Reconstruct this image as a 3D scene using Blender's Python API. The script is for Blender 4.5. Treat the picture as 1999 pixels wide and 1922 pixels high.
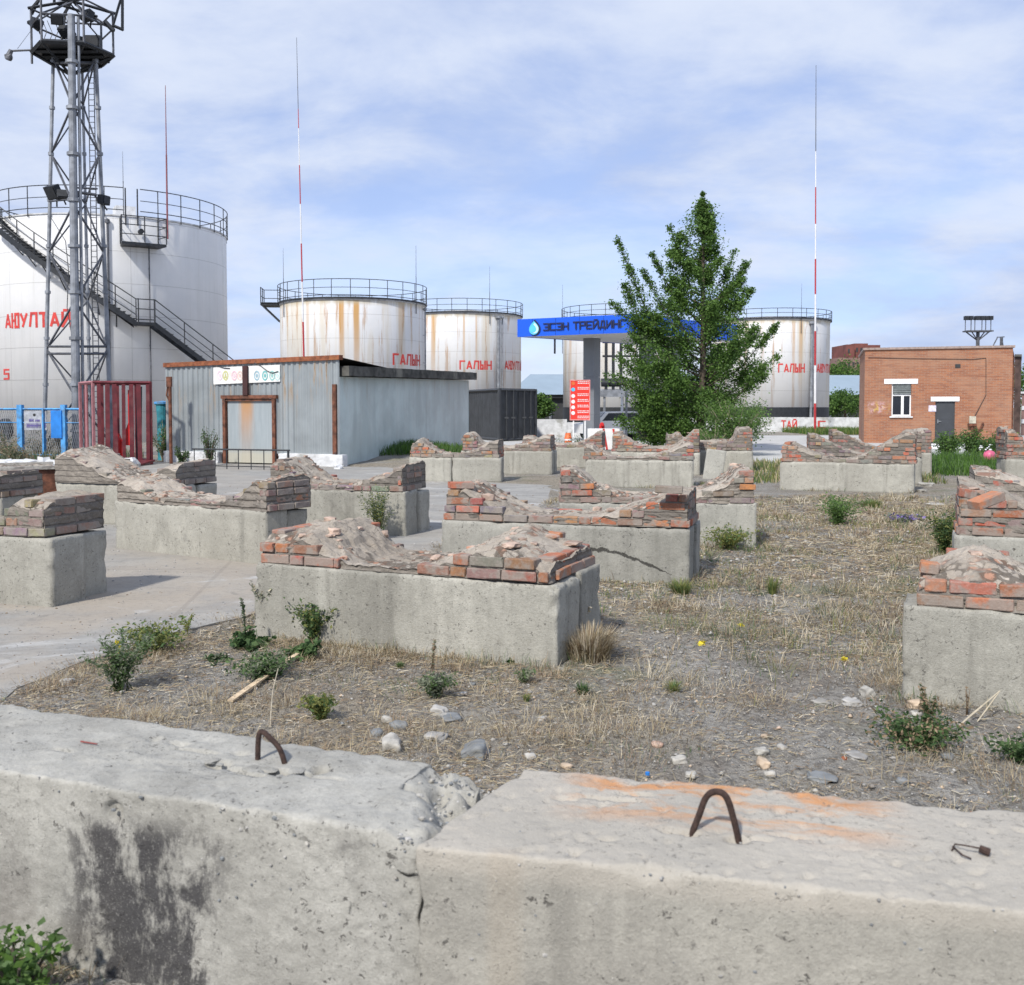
import bpy, math, random
import numpy as np
from mathutils import Vector, Matrix, noise
C = bpy.context
for o in list(bpy.data.objects): bpy.data.objects.remove(o)
COL = C.scene.collection
R = math.radians
random.seed(7)

# ---------------------------------------------------------------- camera
PITCH = R(2.5)
EYE = 1.65
cam = bpy.data.cameras.new('camera'); camo = bpy.data.objects.new('camera', cam); COL.objects.link(camo)
camo.location = (0, 0, EYE); camo.rotation_euler = (R(90) - PITCH, 0, 0)
cam.sensor_width = 36; cam.lens = 36.02; cam.shift_y = -79 / 1999; cam.clip_start = .05; cam.clip_end = 4000
cam.dof.use_dof = True; cam.dof.focus_distance = 11.0; cam.dof.aperture_fstop = 6.3
C.scene.camera = camo
C.scene.render.resolution_x = 1024; C.scene.render.resolution_y = 985

# ---------------------------------------------------------------- light
SUN_EL, SUN_AZ = R(44), math.atan2(-.47, -.88)      # sun stands left of and behind the camera
sdir = Vector((math.sin(SUN_AZ) * math.cos(SUN_EL), math.cos(SUN_AZ) * math.cos(SUN_EL), math.sin(SUN_EL)))
sun = bpy.data.lights.new('sun', 'SUN'); sun.energy = 3.5; sun.angle = R(3.0); sun.color = (1, .95, .87)
suno = bpy.data.objects.new('sun', sun); COL.objects.link(suno)
suno.rotation_euler = sdir.to_track_quat('Z', 'Y').to_euler()
C.scene.view_settings.view_transform = 'Standard'; C.scene.view_settings.look = 'None'
C.scene.view_settings.exposure = 0.36; C.scene.view_settings.gamma = 1

class NT:
    """small helper to write node trees"""
    def __init__(s, nt): s.t = nt; s.n = nt.nodes; s.l = nt.links
    def set(s, sock, v):
        if isinstance(v, bpy.types.NodeSocket): s.l.new(v, sock)
        elif isinstance(v, (tuple, list)) and len(v) == 3 and sock.type == 'RGBA': sock.default_value = (*v, 1)
        else: sock.default_value = v
    def math(s, op, a, b=0.0, clamp=False):
        n = s.n.new('ShaderNodeMath'); n.operation = op; n.use_clamp = clamp
        s.set(n.inputs[0], a); s.set(n.inputs[1], b); return n.outputs[0]
    def vmath(s, op, a, b=(0, 0, 0)):
        n = s.n.new('ShaderNodeVectorMath'); n.operation = op
        s.set(n.inputs[0], a); s.set(n.inputs[1], b); return n.outputs[0]
    def coord(s, kind='Object'):
        return s.n.new('ShaderNodeTexCoord').outputs[kind]
    def rnd(s): return s.n.new('ShaderNodeObjectInfo').outputs['Random']
    def pos(s): return s.n.new('ShaderNodeNewGeometry').outputs['Position']
    def sep(s, v):
        n = s.n.new('ShaderNodeSeparateXYZ'); s.l.new(v, n.inputs[0]); return n.outputs
    def comb(s, x, y, z):
        n = s.n.new('ShaderNodeCombineXYZ')
        for i, v in enumerate((x, y, z)): s.set(n.inputs[i], v)
        return n.outputs[0]
    def noise(s, vec, scale, detail=4, rough=.55, dist=0.0, color=False):
        n = s.n.new('ShaderNodeTexNoise'); s.l.new(vec, n.inputs['Vector'])
        n.inputs['Scale'].default_value = scale; n.inputs['Detail'].default_value = detail
        n.inputs['Roughness'].default_value = rough; n.inputs['Distortion'].default_value = dist
        return n.outputs['Color' if color else 'Fac']
    def voro(s, vec, scale, feature='F1', out='Distance'):
        n = s.n.new('ShaderNodeTexVoronoi'); n.feature = feature; s.l.new(vec, n.inputs['Vector'])
        n.inputs['Scale'].default_value = scale; return n.outputs[out]
    def scale(s, vec, k): return s.vmath('MULTIPLY', vec, k)
    def step(s, v, lo, hi, a=0.0, b=1.0):
        n = s.n.new('ShaderNodeMapRange'); n.interpolation_type = 'SMOOTHSTEP'; s.set(n.inputs[0], v)
        n.inputs[1].default_value = lo; n.inputs[2].default_value = hi; n.inputs[3].default_value = a; n.inputs[4].default_value = b
        return n.outputs[0]
    def mix(s, f, a, b, mode='MIX'):
        n = s.n.new('ShaderNodeMix'); n.data_type = 'RGBA'; n.blend_type = mode
        s.set(n.inputs[0], f); s.set(n.inputs[6], a); s.set(n.inputs[7], b); return n.outputs[2]
    def bump(s, h, strength=.5, dist=.01, prev=None):
        n = s.n.new('ShaderNodeBump'); n.inputs['Strength'].default_value = strength; n.inputs['Distance'].default_value = dist
        s.l.new(h, n.inputs['Height'])
        if prev: s.l.new(prev, n.inputs['Normal'])
        return n.outputs[0]
    def attr(s, name, out='Color'):
        n = s.n.new('ShaderNodeAttribute'); n.attribute_name = name; return n.outputs[out]

# world: Nishita sky seen through broken thin cloud
world = bpy.data.worlds.new('World'); C.scene.world = world; world.use_nodes = True
w = NT(world.node_tree); world.node_tree.nodes.clear()
sky = w.n.new('ShaderNodeTexSky'); sky.sky_type = 'NISHITA'; sky.sun_disc = False
sky.sun_elevation = SUN_EL; sky.sun_rotation = SUN_AZ; sky.altitude = 1300; sky.dust_density = .6; sky.ozone_density = 2.0
gen = w.coord('Generated'); x, y, z = w.sep(gen)
den = w.math('ADD', w.math('MAXIMUM', z, 0.0), .24)
pl = w.comb(w.math('DIVIDE', x, den), w.math('DIVIDE', y, den), 0.0)
pl = w.vmath('ADD', pl, (3.1, 1.7, 0))
n1 = w.noise(pl, .8, 7, .58, .2); n2 = w.noise(w.scale(pl, (1, 1.15, 1)), 2.6, 9, .6, .25); n3 = w.noise(pl, .28, 3, .5)
cov = w.step(w.math('ADD', w.math('MULTIPLY', n1, .62), w.math('MULTIPLY', n2, .38)), .38, .58, .62, 1.0)
n4 = w.noise(w.scale(pl, (.8, 1.2, 1)), 1.2, 7, .58, .2); shade = w.step(w.math('ADD', w.math('MULTIPLY', n2, .40), w.math('MULTIPLY', n4, .60)), .38, .60)
ccol = w.mix(shade, (3.8, 4.65, 6.75), (5.7, 6.3, 7.6))
skyc = w.mix(1.0, sky.outputs[0], (1.2, 1.22, 1.45), 'MULTIPLY')
final = w.mix(cov, skyc, ccol)
bg = w.n.new('ShaderNodeBackground'); bg.inputs['Strength'].default_value = .1; w.l.new(final, bg.inputs['Color'])
wo = w.n.new('ShaderNodeOutputWorld'); w.l.new(bg.outputs[0], wo.inputs[0])

# ---------------------------------------------------------------- pixel <-> world
def ray(px, py):
    u = (px - 999.5) / 2000; v = (882 - py) / 2000
    return Vector((u, math.cos(PITCH) + v * math.sin(PITCH), -math.sin(PITCH) + v * math.cos(PITCH)))
def G(px, py, h=0.0):
    d = ray(px, py); t = (EYE - h) / -d.z
    return Vector((d.x * t, d.y * t, h))
def W(px, py, Y):
    d = ray(px, py); t = Y / d.y
    return Vector((d.x * t, Y, EYE + d.z * t))

# ---------------------------------------------------------------- materials
MATS = {}
def mat(name):
    m = bpy.data.materials.new(name); m.use_nodes = True
    t = NT(m.node_tree); b = m.node_tree.nodes['Principled BSDF']; MATS[name] = m
    return m, t, b
def simple(name, col, rough=.6, metal=0.0, var=.25, scale=8.0, bump=.0, dirt=None):
    m, t, b = mat(name)
    v = t.vmath('ADD', t.coord(), t.comb(t.math('MULTIPLY', t.rnd(), 37.0), t.math('MULTIPLY', t.rnd(), 11.0), 0.0))
    n = t.noise(v, scale, 5, .6)
    lo = tuple(c * (1 - var) for c in col); hi = tuple(min(1, c * (1 + var)) for c in col)
    c = t.mix(t.step(n, .3, .7), lo, hi)
    if dirt:
        n2 = t.noise(v, scale * .35, 6, .65); c = t.mix(t.step(n2, .52, .68), c, dirt)
    t.set(b.inputs['Base Color'], c); b.inputs['Roughness'].default_value = rough; b.inputs['Metallic'].default_value = metal
    if bump: t.set(b.inputs['Normal'], t.bump(t.noise(v, scale * 4, 5, .6), bump, .01))
    return m

def concrete(name, a, bcol, streak=.5, pit=.5, grime=(.12, .115, .11), extra=None, bscale=1.0, cracks=False, courses=False):
    m, t, b = mat(name)
    r = t.rnd()
    v = t.vmath('ADD', t.coord(), t.comb(t.math('MULTIPLY', r, 53.0), t.math('MULTIPLY', r, 17.0), t.math('MULTIPLY', r, 29.0)))
    big = t.noise(v, 1.6, 5, .6, .3); mid = t.noise(v, 9, 6, .65); fine = t.noise(v, 70, 4, .7)
    c = t.mix(t.step(big, .32, .68), a, bcol)
    c = t.mix(t.step(mid, .35, .7, 0, .4), c, tuple(k * .72 for k in a))
    c = t.mix(t.step(mid, .56, .78, 0, .45), c, tuple(min(1, k * 1.45) for k in bcol))
    st = t.noise(t.scale(v, (7, 7, .55)), 1, 5, .6)
    c = t.mix(t.step(st, .52, .72, 0, streak), c, tuple(k * .55 for k in a))
    st2 = t.noise(t.scale(v, (4, 4, .4)), 1.3, 4, .5)
    c = t.mix(t.step(st2, .58, .7, 0, streak * .8), c, tuple(min(1, k * 1.25) for k in bcol))
    gr = t.noise(v, 3.1, 8, .72, .6)
    c = t.mix(t.step(gr, .6, .74, 0, .55), c, grime)
    c = t.mix(t.step(fine, .3, .75, 0, .35), c, tuple(k * .6 for k in a))
    pn = t.noise(v, 5, 3, .5)
    pits = t.math('MULTIPLY', t.step(t.noise(v, 34, 3, .75, .4), .60, .68), t.step(pn, .40, .56))
    pits2 = t.math('MULTIPLY', t.step(t.noise(v, 95, 2, .7, .3), .66, .74), t.step(t.noise(v, 8, 3, .5), .40, .55))
    pp = t.math('MAXIMUM', pits, t.math('MULTIPLY', pits2, .6))
    c = t.mix(t.math('MULTIPLY', pp, pit), c, (.065, .06, .055)); c = t.mix(t.step(t.noise(v, 1.1, 6, .7, .5), .54, .70, 0, .38), c, tuple(k * .5 for k in a))
    if cracks:
        cv = t.n.new('ShaderNodeTexVoronoi'); cv.feature = 'DISTANCE_TO_EDGE'; cv.inputs['Scale'].default_value = 5.5
        t.set(cv.inputs['Vector'], t.vmath('ADD', v, t.scale(t.noise(v, 9, 4, .6, 0, True), (.16, .16, .16))))
        ck = t.math('MULTIPLY', t.step(cv.outputs['Distance'], .006, .022, 1, 0), t.step(t.noise(v, 2.4, 3, .5), .44, .56)); c = t.mix(t.math('MULTIPLY', ck, .8), c, (.10, .085, .07))
        vv = t.vmath('ADD', v, t.scale(t.noise(v, 14, 3, .6, 0, True), (.07, .07, .07))); r1 = t.voro(vv, 17, 'F1', 'Color'); r2 = t.voro(vv, 17, 'F1', 'Distance'); rs = t.sep(r1)
        rc = t.mix(t.step(rs[0], .70, .72), t.mix(rs[1], (.22, .195, .17), (.56, .50, .43)), (.40, .19, .12)); rmask = t.math('MULTIPLY', t.step(t.noise(v, 1.7, 4, .6), .46, .56), t.step(rs[2], .25, .3)); c = t.mix(t.math('MULTIPLY', rmask, .75), c, rc)
        c = t.mix(t.math('MULTIPLY', rmask, t.step(r2, .30, .48, 0, .8)), c, (.09, .075, .06))
    vr_ = t.math('ADD', .84, t.math('MULTIPLY', r, .24)); c = t.mix(1.0, c, t.comb(vr_, vr_, t.math('SUBTRACT', vr_, .01)), 'MULTIPLY')
    if extra: c = extra(t, c)
    t.set(b.inputs['Base Color'], c); b.inputs['Roughness'].default_value = .93
    b.inputs['Specular IOR Level'].default_value = .25
    h = t.math('SUBTRACT', t.math('ADD', t.math('MULTIPLY', mid, .8), t.math('MULTIPLY', fine, .35)), t.math('MULTIPLY', pp, .5))
    grain = t.noise(v, 130, 3, .8); gran2 = t.noise(v, 38, 4, .8)
    h2 = t.math('ADD', gran2, t.math('MULTIPLY', grain, .7))
    if courses:
        zz = t.math('ADD', t.sep(t.coord())[2], t.math('MULTIPLY', t.noise(v, 6, 3, .6), .03)); cf = t.math('ABSOLUTE', t.math('SUBTRACT', t.math('FRACT', t.math('MULTIPLY', zz, 1 / .079)), .5)); cl_ = t.step(cf, .36, .47); h = t.math('SUBTRACT', h, t.math('MULTIPLY', cl_, 1.0)); c = t.mix(t.math('MULTIPLY', cl_, .55), c, (.07, .062, .055))
    c = t.mix(t.math('MULTIPLY', t.step(gran2, .56, .68), t.step(t.noise(v, 3.4, 4, .6), .42, .62, .15, .8)), c, tuple(k * .40 for k in a)); c = t.mix(t.step(grain, .55, .75, 0, .4), c, tuple(min(1, k * 1.3) for k in bcol))
    t.set(b.inputs['Base Color'], c)
    t.set(b.inputs['Normal'], t.bump(h2, .55, .010 * bscale, t.bump(h, .6, .013 * bscale)))
    return m

M_conc = concrete('block_concrete', (.355, .343, .302), (.475, .462, .41), .5, .7)
M_concg = concrete('grey_block_concrete', (.32, .315, .285), (.46, .45, .405), .45, .9)
M_mortar = concrete('mortar', (.20, .18, .16), (.32, .285, .245), .0, .6, grime=(.11, .10, .09), courses=True)
def arch_extra(t, c):
    o = t.coord(); x, y, z = t.sep(o); n = t.noise(o, 9, 5, .7)
    arc = t.math('SUBTRACT', .33, t.math('MULTIPLY', .36, t.math('POWER', t.math('MAXIMUM', t.math('SUBTRACT', x, 1.65), 0.0), 1.3)))
    dz = t.math('ABSOLUTE', t.math('SUBTRACT', t.math('ADD', z, t.math('MULTIPLY', t.math('SUBTRACT', n, .5), .12)), arc)); wx = t.math('MULTIPLY', t.step(x, 1.05, 1.5, .25, 1), t.step(x, 2.15, 2.28, 1, 0))
    m = t.math('MULTIPLY', t.math('MULTIPLY', t.step(t.math('DIVIDE', dz, t.math('ADD', wx, .02)), .010, .020, 1, 0), t.step(y, .03, .08, 1, 0)), t.step(x, 1.0, 1.1)); return t.mix(t.math('MULTIPLY', m, .9), c, (.035, .033, .03))
M_arch = concrete('cracked_grey_concrete', (.30, .295, .265), (.43, .42, .38), .45, .9, extra=arch_extra)
M_pale = concrete('pale_screed', (.34, .295, .245), (.48, .43, .37), .0, .6, grime=(.24, .19, .15), cracks=True)
M_rub = simple('rubble', (.40, .30, .24), .95, 0, .4, 6, .6, dirt=(.42, .17, .09))

def f1_extra(t, c):
    o = t.coord(); x, y, z = t.sep(o)
    n = t.noise(t.scale(o, (1, 1, .5)), 8, 8, .78, .25); n2 = t.noise(o, 2.2, 4, .6, .3)
    inx = t.math('MULTIPLY', t.step(x, 1.16, 1.34), t.step(x, 1.70, 1.86, 1, 0))
    inz = t.math('MULTIPLY', t.step(z, .44, .53, 1, 0), t.step(y, .02, .06, 1, 0))
    mk = t.math('MULTIPLY', t.math('MULTIPLY', inx, inz), t.step(t.math('ADD', t.math('MULTIPLY', n, .75), t.math('MULTIPLY', n2, .35)), .50, .60))
    c = t.mix(t.math('MULTIPLY', mk, .95), c, (.05, .048, .05))
    inx2 = t.step(x, 1.15, 1.5, 1, 0)
    mk2 = t.math('MULTIPLY', t.math('MULTIPLY', inx2, t.step(y, .02, .06, 1, 0)), t.step(n2, .45, .7))
    c = t.mix(t.math('MULTIPLY', mk2, .65), c, (.15, .135, .12))
    return c
def f2_extra(t, c):
    o = t.coord(); x, y, z = t.sep(o)
    n = t.noise(t.scale(o, (.6, 1.6, 1)), 5, 7, .7, .7); n2 = t.noise(o, 2.0, 4, .6, .4)
    a = t.math('MULTIPLY', t.step(x, .22, .42), t.step(x, 1.02, 1.25, 1, 0))
    a = t.math('MULTIPLY', a, t.step(y, .20, .44)); a = t.math('MULTIPLY', a, t.step(z, .5, .55))
    c = t.mix(t.math('MULTIPLY', t.step(z, .5, .55), .65), c, t.mix(t.step(n2, .35, .65), (.40, .37, .32), (.47, .43, .37)))
    c = t.mix(t.math('MULTIPLY', a, t.step(n, .44, .60, 0, .9)), c, (.50, .24, .10))
    d = t.math('MULTIPLY', t.step(x, .16, .20), t.math('MULTIPLY', t.step(x, .24, .29, 1, 0), t.step(y, .02, .06, 1, 0)))
    c = t.mix(t.math('MULTIPLY', d, .14), c, (.36, .26, .16))
    return c
M_f1 = concrete('kerb_block_concrete', (.33, .32, .29), (.45, .438, .40), .35, .8, extra=f1_extra, bscale=.65)
M_f2 = concrete('rust_stained_block_concrete', (.335, .32, .285), (.445, .425, .375), .35, .8, extra=f2_extra, bscale=.65)

def brickmat():
    m, t, b = mat('cradle_brick')
    v = t.coord(); col = t.attr('Col')
    n = t.noise(v, 14, 6, .7); n2 = t.noise(v, 4.5, 5, .65); f = t.noise(v, 60, 4, .7)
    c = t.mix(t.step(n, .3, .75, 0, .5), col, (.16, .11, .09))
    c = t.mix(t.step(n2, .44, .58, 0, .85), c, (.275, .245, .215))
    c = t.mix(t.step(f, .4, .8, 0, .3), c, (.42, .37, .33))
    t.set(b.inputs['Base Color'], c); b.inputs['Roughness'].default_value = .95
    b.inputs['Specular IOR Level'].default_value = .2
    t.set(b.inputs['Normal'], t.bump(t.math('ADD', n, t.math('MULTIPLY', f, .5)), .8, .01))
    return m
M_brick = brickmat()

M_steel = simple('galvanised_steel', (.24, .255, .28), .55, .3, .3, 3, .0)
M_steeld = simple('weathered_dark_steel', (.10, .105, .12), .6, .2, .35, 5)
M_black = simple('black_painted_steel', (.022, .025, .03), .55, .1, .3, 6)
M_rust = simple('rusty_steel', (.14, .055, .032), .9, 0, .5, 7, .3, dirt=(.05, .03, .025))
M_rustor = simple('orange_rusty_steel', (.22, .075, .035), .9, 0, .4, 9, .3, dirt=(.30, .12, .045))
M_rebar = simple('rebar_steel', (.055, .032, .025), .8, .2, .4, 60, .5)
M_red = simple('red_paint', (.55, .05, .04), .5, 0, .2, 4)
M_white = simple('white_paint', (.78, .79, .80), .6, 0, .06, 4)
M_offwhite = simple('whitewashed_masonry', (.58, .59, .60), .9, 0, .15, 4, .5, dirt=(.33, .33, .31))
M_blue = simple('blue_paint', (.08, .30, .62), .55, 0, .25, 5, dirt=(.12, .16, .2))
M_dblue = simple('bright_blue_sheet', (.02, .20, .62), .6, 0, .2, 3)
M_fascia = simple('canopy_blue', (.010, .105, .68), .35, 0, .03, 1)
M_navy = simple('dark_lettering', (.015, .02, .06), .4, 0, .1, 1)
M_cyan = simple('cyan_logo', (.10, .55, .85), .4, 0, .1, 1)
M_green = simple('pale_green_logo', (.55, .85, .80), .4, 0, .1, 1)
M_maroon = simple('maroon_paint', (.115, .014, .02), .6, 0, .3, 5, dirt=(.15, .05, .05))
M_maroon_sunlit = simple('faded_pink_paint', (.33, .14, .15), .7, 0, .2, 9)  # lighter copy of the maroon: sunlight on the stand's left end put into colour
M_cont = simple('dark_grey_container_paint', (.040, .044, .050), .6, 0, .2, 2)
M_soffit = simple('canopy_soffit', (.55, .55, .54), .7, 0, .05, 2)
M_clad = simple('grey_cladding', (.20, .215, .235), .4, .2, .08, 1)
M_tar = simple('tar_roof', (.08, .078, .07), .95, 0, .5, 3, .6, dirt=(.22, .21, .18))
M_dark = simple('dark_wall', (.035, .037, .04), .8, 0, .3, .6)
M_roofb = simple('pale_blue_roof_sheet', (.25, .32, .385), .6, 0, .06, .4)
M_glass = simple('dark_window_glass', (.012, .016, .025), .12, 0, .2, 1)
M_doorm = simple('dark_steel_door_paint', (.045, .05, .058), .5, 0, .1, 3)
M_wood = simple('pale_weathered_wood', (.58, .45, .30), .85, 0, .2, 20)
M_stone = simple('grey_stone', (.36, .35, .33), .9, 0, .3, 9, .4)
M_stoned = simple('dark_blue_grey_stone', (.20, .21, .215), .85, 0, .25, 9, .3)
M_stonew = simple('pale_concrete_chunk', (.37, .355, .32), .95, 0, .3, 14, .6, dirt=(.22, .20, .18))
M_stonet = simple('tan_stone', (.48, .38, .28), .95, 0, .25, 9, .4)
M_orange = simple('orange_plastic', (.75, .16, .05), .5, 0, .1, 3)
M_pink = simple('pink_plastic', (.62, .12, .22), .45, 0, .2, 2, dirt=(.7, .25, .2))
M_fred = simple('fire_red_paint', (.60, .02, .02), .4, 0, .1, 3)
M_teal = simple('teal_barrel_paint', (.03, .20, .25), .6, 0, .3, 4)
M_frb = simple('far_red_brick', (.17, .06, .05), .9, 0, .3, .3)
M_farg = simple('far_grey_brick', (.24, .15, .13), .9, 0, .2, .3)
M_bark = simple('bark', (.09, .07, .055), .95, 0, .4, 12, .6)
M_palebark = simple('pale_bare_stem', (.36, .30, .22), .9, 0, .3, 12)

def leafmat(name, a, b_, tr=.45):
    m, t, b = mat(name)
    v = t.pos(); c = t.mix(t.step(t.noise(v, 2.1, 4, .6), .35, .65), a, b_)
    c2 = t.mix(t.step(t.noise(v, 23, 3, .6), .3, .7, 0, .5), c, tuple(k * 1.5 for k in b_))
    t.set(b.inputs['Base Color'], c2); b.inputs['Roughness'].default_value = .6
    b.inputs['Specular IOR Level'].default_value = .25
    tl = t.n.new('ShaderNodeBsdfTranslucent'); t.l.new(c2, tl.inputs[0])
    mx = t.n.new('ShaderNodeMixShader'); mx.inputs[0].default_value = tr
    t.l.new(b.outputs[0], mx.inputs[1]); t.l.new(tl.outputs[0], mx.inputs[2])
    t.l.new(mx.outputs[0], t.n['Material Output'].inputs[0])
    return m
M_leaf = leafmat('tree_leaf', (.075, .15, .032), (.14, .24, .055))
M_leafd = leafmat('tree_leaf_dark', (.042, .09, .026), (.07, .13, .035))
M_leafl = leafmat('tree_leaf_light', (.10, .18, .045), (.15, .25, .07))
M_wg = leafmat('weed_green', (.07, .12, .05), (.12, .19, .07))
M_wd = leafmat('weed_dark_green', (.035, .07, .03), (.06, .11, .04))
M_wy = leafmat('weed_yellow_green', (.16, .19, .06), (.24, .25, .08))
M_wgr = leafmat('weed_grey_green', (.17, .20, .14), (.24, .26, .18))
M_gg = leafmat('lush_grass', (.06, .14, .02), (.11, .21, .035))
M_straw = leafmat('dry_straw', (.26, .215, .13), (.40, .335, .215), .2)
M_strawd = leafmat('brown_straw', (.17, .125, .08), (.27, .20, .13), .2)
M_strawl = leafmat('bleached_straw', (.42, .37, .27), (.54, .48, .37), .2)
M_yel = leafmat('yellow_flower', (.6, .5, .03), (.7, .6, .05), .2)
M_pur = leafmat('purple_flower', (.16, .12, .30), (.22, .17, .38), .2)
M_wh = leafmat('white_seed_head', (.6, .58, .52), (.7, .68, .6), .2)

# ---------------------------------------------------------------- mesh builder
class MB:
    def __init__(s): s.v = []; s.f = []; s.m = []; s.c = []; s.cur = 0; s.col = (1, 1, 1)
    def add(s, vs, fs):
        k = len(s.v); s.v += [tuple(p) for p in vs]
        for f in fs: s.f.append(tuple(i + k for i in f)); s.m.append(s.cur); s.c.append(s.col)
    def box(s, lo, hi, M=None):
        x0, y0, z0 = lo; x1, y1, z1 = hi
        vs = [(x0, y0, z0), (x1, y0, z0), (x1, y1, z0), (x0, y1, z0), (x0, y0, z1), (x1, y0, z1), (x1, y1, z1), (x0, y1, z1)]
        if M is not None: vs = [M @ Vector(p) for p in vs]
        s.add(vs, [(0, 3, 2, 1), (4, 5, 6, 7), (0, 1, 5, 4), (1, 2, 6, 5), (2, 3, 7, 6), (3, 0, 4, 7)])
    def tube(s, a, b, r0, r1=None, n=6, cap=True):
        a = Vector(a); b = Vector(b); r1 = r0 if r1 is None else r1
        d = (b - a)
        if d.length < 1e-6: return
        d.normalize(); u = d.orthogonal().normalized(); w_ = d.cross(u)
        vs = []
        for p, r in ((a, r0), (b, r1)):
            for i in range(n):
                t = 2 * math.pi * (i + .5) / n; vs.append(p + (u * math.cos(t) + w_ * math.sin(t)) * r)
        fs = [(i, (i + 1) % n, n + (i + 1) % n, n + i) for i in range(n)]
        if cap: fs += [tuple(range(n))[::-1], tuple(range(n, 2 * n))]
        s.add(vs, fs)
    def path(s, pts, r, n=6):
        pts = [Vector(p) for p in pts]; rs = r if isinstance(r, (list, tuple)) else [r] * len(pts)
        vs = []; u = None
        for i, p in enumerate(pts):
            d = (pts[min(i + 1, len(pts) - 1)] - pts[max(i - 1, 0)]).normalized()
            if u is None: u = d.orthogonal().normalized()
            else: u = (u - d * u.dot(d)).normalized()
            w_ = d.cross(u)
            for k in range(n):
                t = 2 * math.pi * k / n; vs.append(p + (u * math.cos(t) + w_ * math.sin(t)) * rs[i])
        fs = [(j * n + k, j * n + (k + 1) % n, (j + 1) * n + (k + 1) % n, (j + 1) * n + k) for j in range(len(pts) - 1) for k in range(n)]
        fs += [tuple(range(n))[::-1], tuple(range((len(pts) - 1) * n, len(pts) * n))]
        s.add(vs, fs)
    def quad(s, a, b, c, d): s.add([a, b, c, d], [(0, 1, 2, 3)])
    def slab(s, pts, th):       # planar polygon pts extruded along -normal
        pts = [Vector(p) for p in pts]; nrm = (pts[1] - pts[0]).cross(pts[2] - pts[0]).normalized()
        n = len(pts); vs = pts + [p - nrm * th for p in pts]
        s.add(vs, [tuple(range(n)), tuple(range(n, 2 * n))[::-1]] + [(i, n + i, n + (i + 1) % n, (i + 1) % n) for i in range(n)])
    def lathe(s, prof, c=(0, 0, 0), n=24, a0=0, a1=2 * math.pi, M=None):
        full = abs(a1 - a0 - 2 * math.pi) < 1e-4; cnt = n if full else n + 1
        vs = []
        for r, z in prof:
            for i in range(cnt):
                t = a0 + (a1 - a0) * i / n; p = Vector((c[0] + r * math.cos(t), c[1] + r * math.sin(t), c[2] + z))
                vs.append(M @ p if M is not None else p)
        fs = []
        for j in range(len(prof) - 1):
            for i in range(n):
                i2 = (i + 1) % cnt; fs.append((j * cnt + i, j * cnt + i2, (j + 1) * cnt + i2, (j + 1) * cnt + i))
        s.add(vs, fs)
    def rock(s, c, size, rnd, det=1, flat=.6, rz=None):
        vs, fs = ICO[det]; sx, sy, sz = (size * rnd.uniform(.7, 1.3), size * rnd.uniform(.7, 1.2), size * flat * rnd.uniform(.7, 1.2))
        a = rnd.uniform(0, 6.28) if rz is None else rz; off = Vector((rnd.uniform(-50, 50),) * 3); out = []
        for p in vs:
            k = 1 + .45 * noise.noise(Vector(p) * 1.3 + off) + .15 * noise.noise(Vector(p) * 3 + off)
            q = [max(-.78, min(.78, t)) * k for t in p]
            x, y, z = q[0] * sx, q[1] * sy, q[2] * sz
            out.append((c[0] + x * math.cos(a) - y * math.sin(a), c[1] + x * math.sin(a) + y * math.cos(a), c[2] + z))
        s.add(out, fs)
    def build(s, name, mats, parent=None, smooth=False, loc=None, rz=0.0):
        me = bpy.data.meshes.new(name); me.from_pydata(s.v, [], s.f)
        mats = mats if isinstance(mats, (list, tuple)) else [mats]
        for m in mats: me.materials.append(m)
        if any(s.m): me.polygons.foreach_set('material_index', s.m)
        if any(c != (1, 1, 1) for c in s.c):
            at = me.color_attributes.new('Col', 'FLOAT_COLOR', 'CORNER')
            arr = np.repeat(np.array([(*c, 1) for c in s.c], dtype=np.float32), [len(f) for f in s.f], axis=0)
            at.data.foreach_set('color', arr.ravel())
        if smooth: me.polygons.foreach_set('use_smooth', [True] * len(me.polygons))
        me.update()
        o = bpy.data.objects.new(name, me); COL.objects.link(o)
        if parent: o.parent = parent
        if loc is not None: o.location = loc; o.rotation_euler.z = rz
        return o

def ico(det):
    import bmesh
    bm = bmesh.new(); bmesh.ops.create_icosphere(bm, subdivisions=det, radius=1)
    vs = [tuple(v.co) for v in bm.verts]; fs = [tuple(v.index for v in f.verts) for f in bm.faces]; bm.free(); return vs, fs
ICO = {1: ico(1), 2: ico(2), 3: ico(3)}

def tag(o, label=None, cat=None, group=None, kind=None):
    if label: o['label'] = label
    if cat: o['category'] = cat
    if group: o['group'] = group
    if kind: o['kind'] = kind
    return o
def thing(name, label, cat, loc=(0, 0, 0), rz=0.0, group=None):
    o = bpy.data.objects.new(name, None); COL.objects.link(o); o.empty_display_size = .2
    o.location = loc; o.rotation_euler.z = rz
    return tag(o, label, cat, group)
def npmesh(name, verts, faces4, mats, midx=None, parent=None):
    """numpy verts (n,3) and faces (m,k) to an object"""
    me = bpy.data.meshes.new(name); n, k = faces4.shape
    me.vertices.add(len(verts)); me.vertices.foreach_set('co', verts.astype(np.float32).ravel())
    me.loops.add(n * k); me.loops.foreach_set('vertex_index', faces4.astype(np.int32).ravel())
    me.polygons.add(n); me.polygons.foreach_set('loop_start', (np.arange(n) * k).astype(np.int32))
    me.polygons.foreach_set('loop_total', np.full(n, k, dtype=np.int32))
    for m in mats: me.materials.append(m)
    if midx is not None: me.polygons.foreach_set('material_index', midx.astype(np.int32))
    me.update(calc_edges=True); me.validate()
    o = bpy.data.objects.new(name, me); COL.objects.link(o)
    if parent: o.parent = parent
    return o
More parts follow.
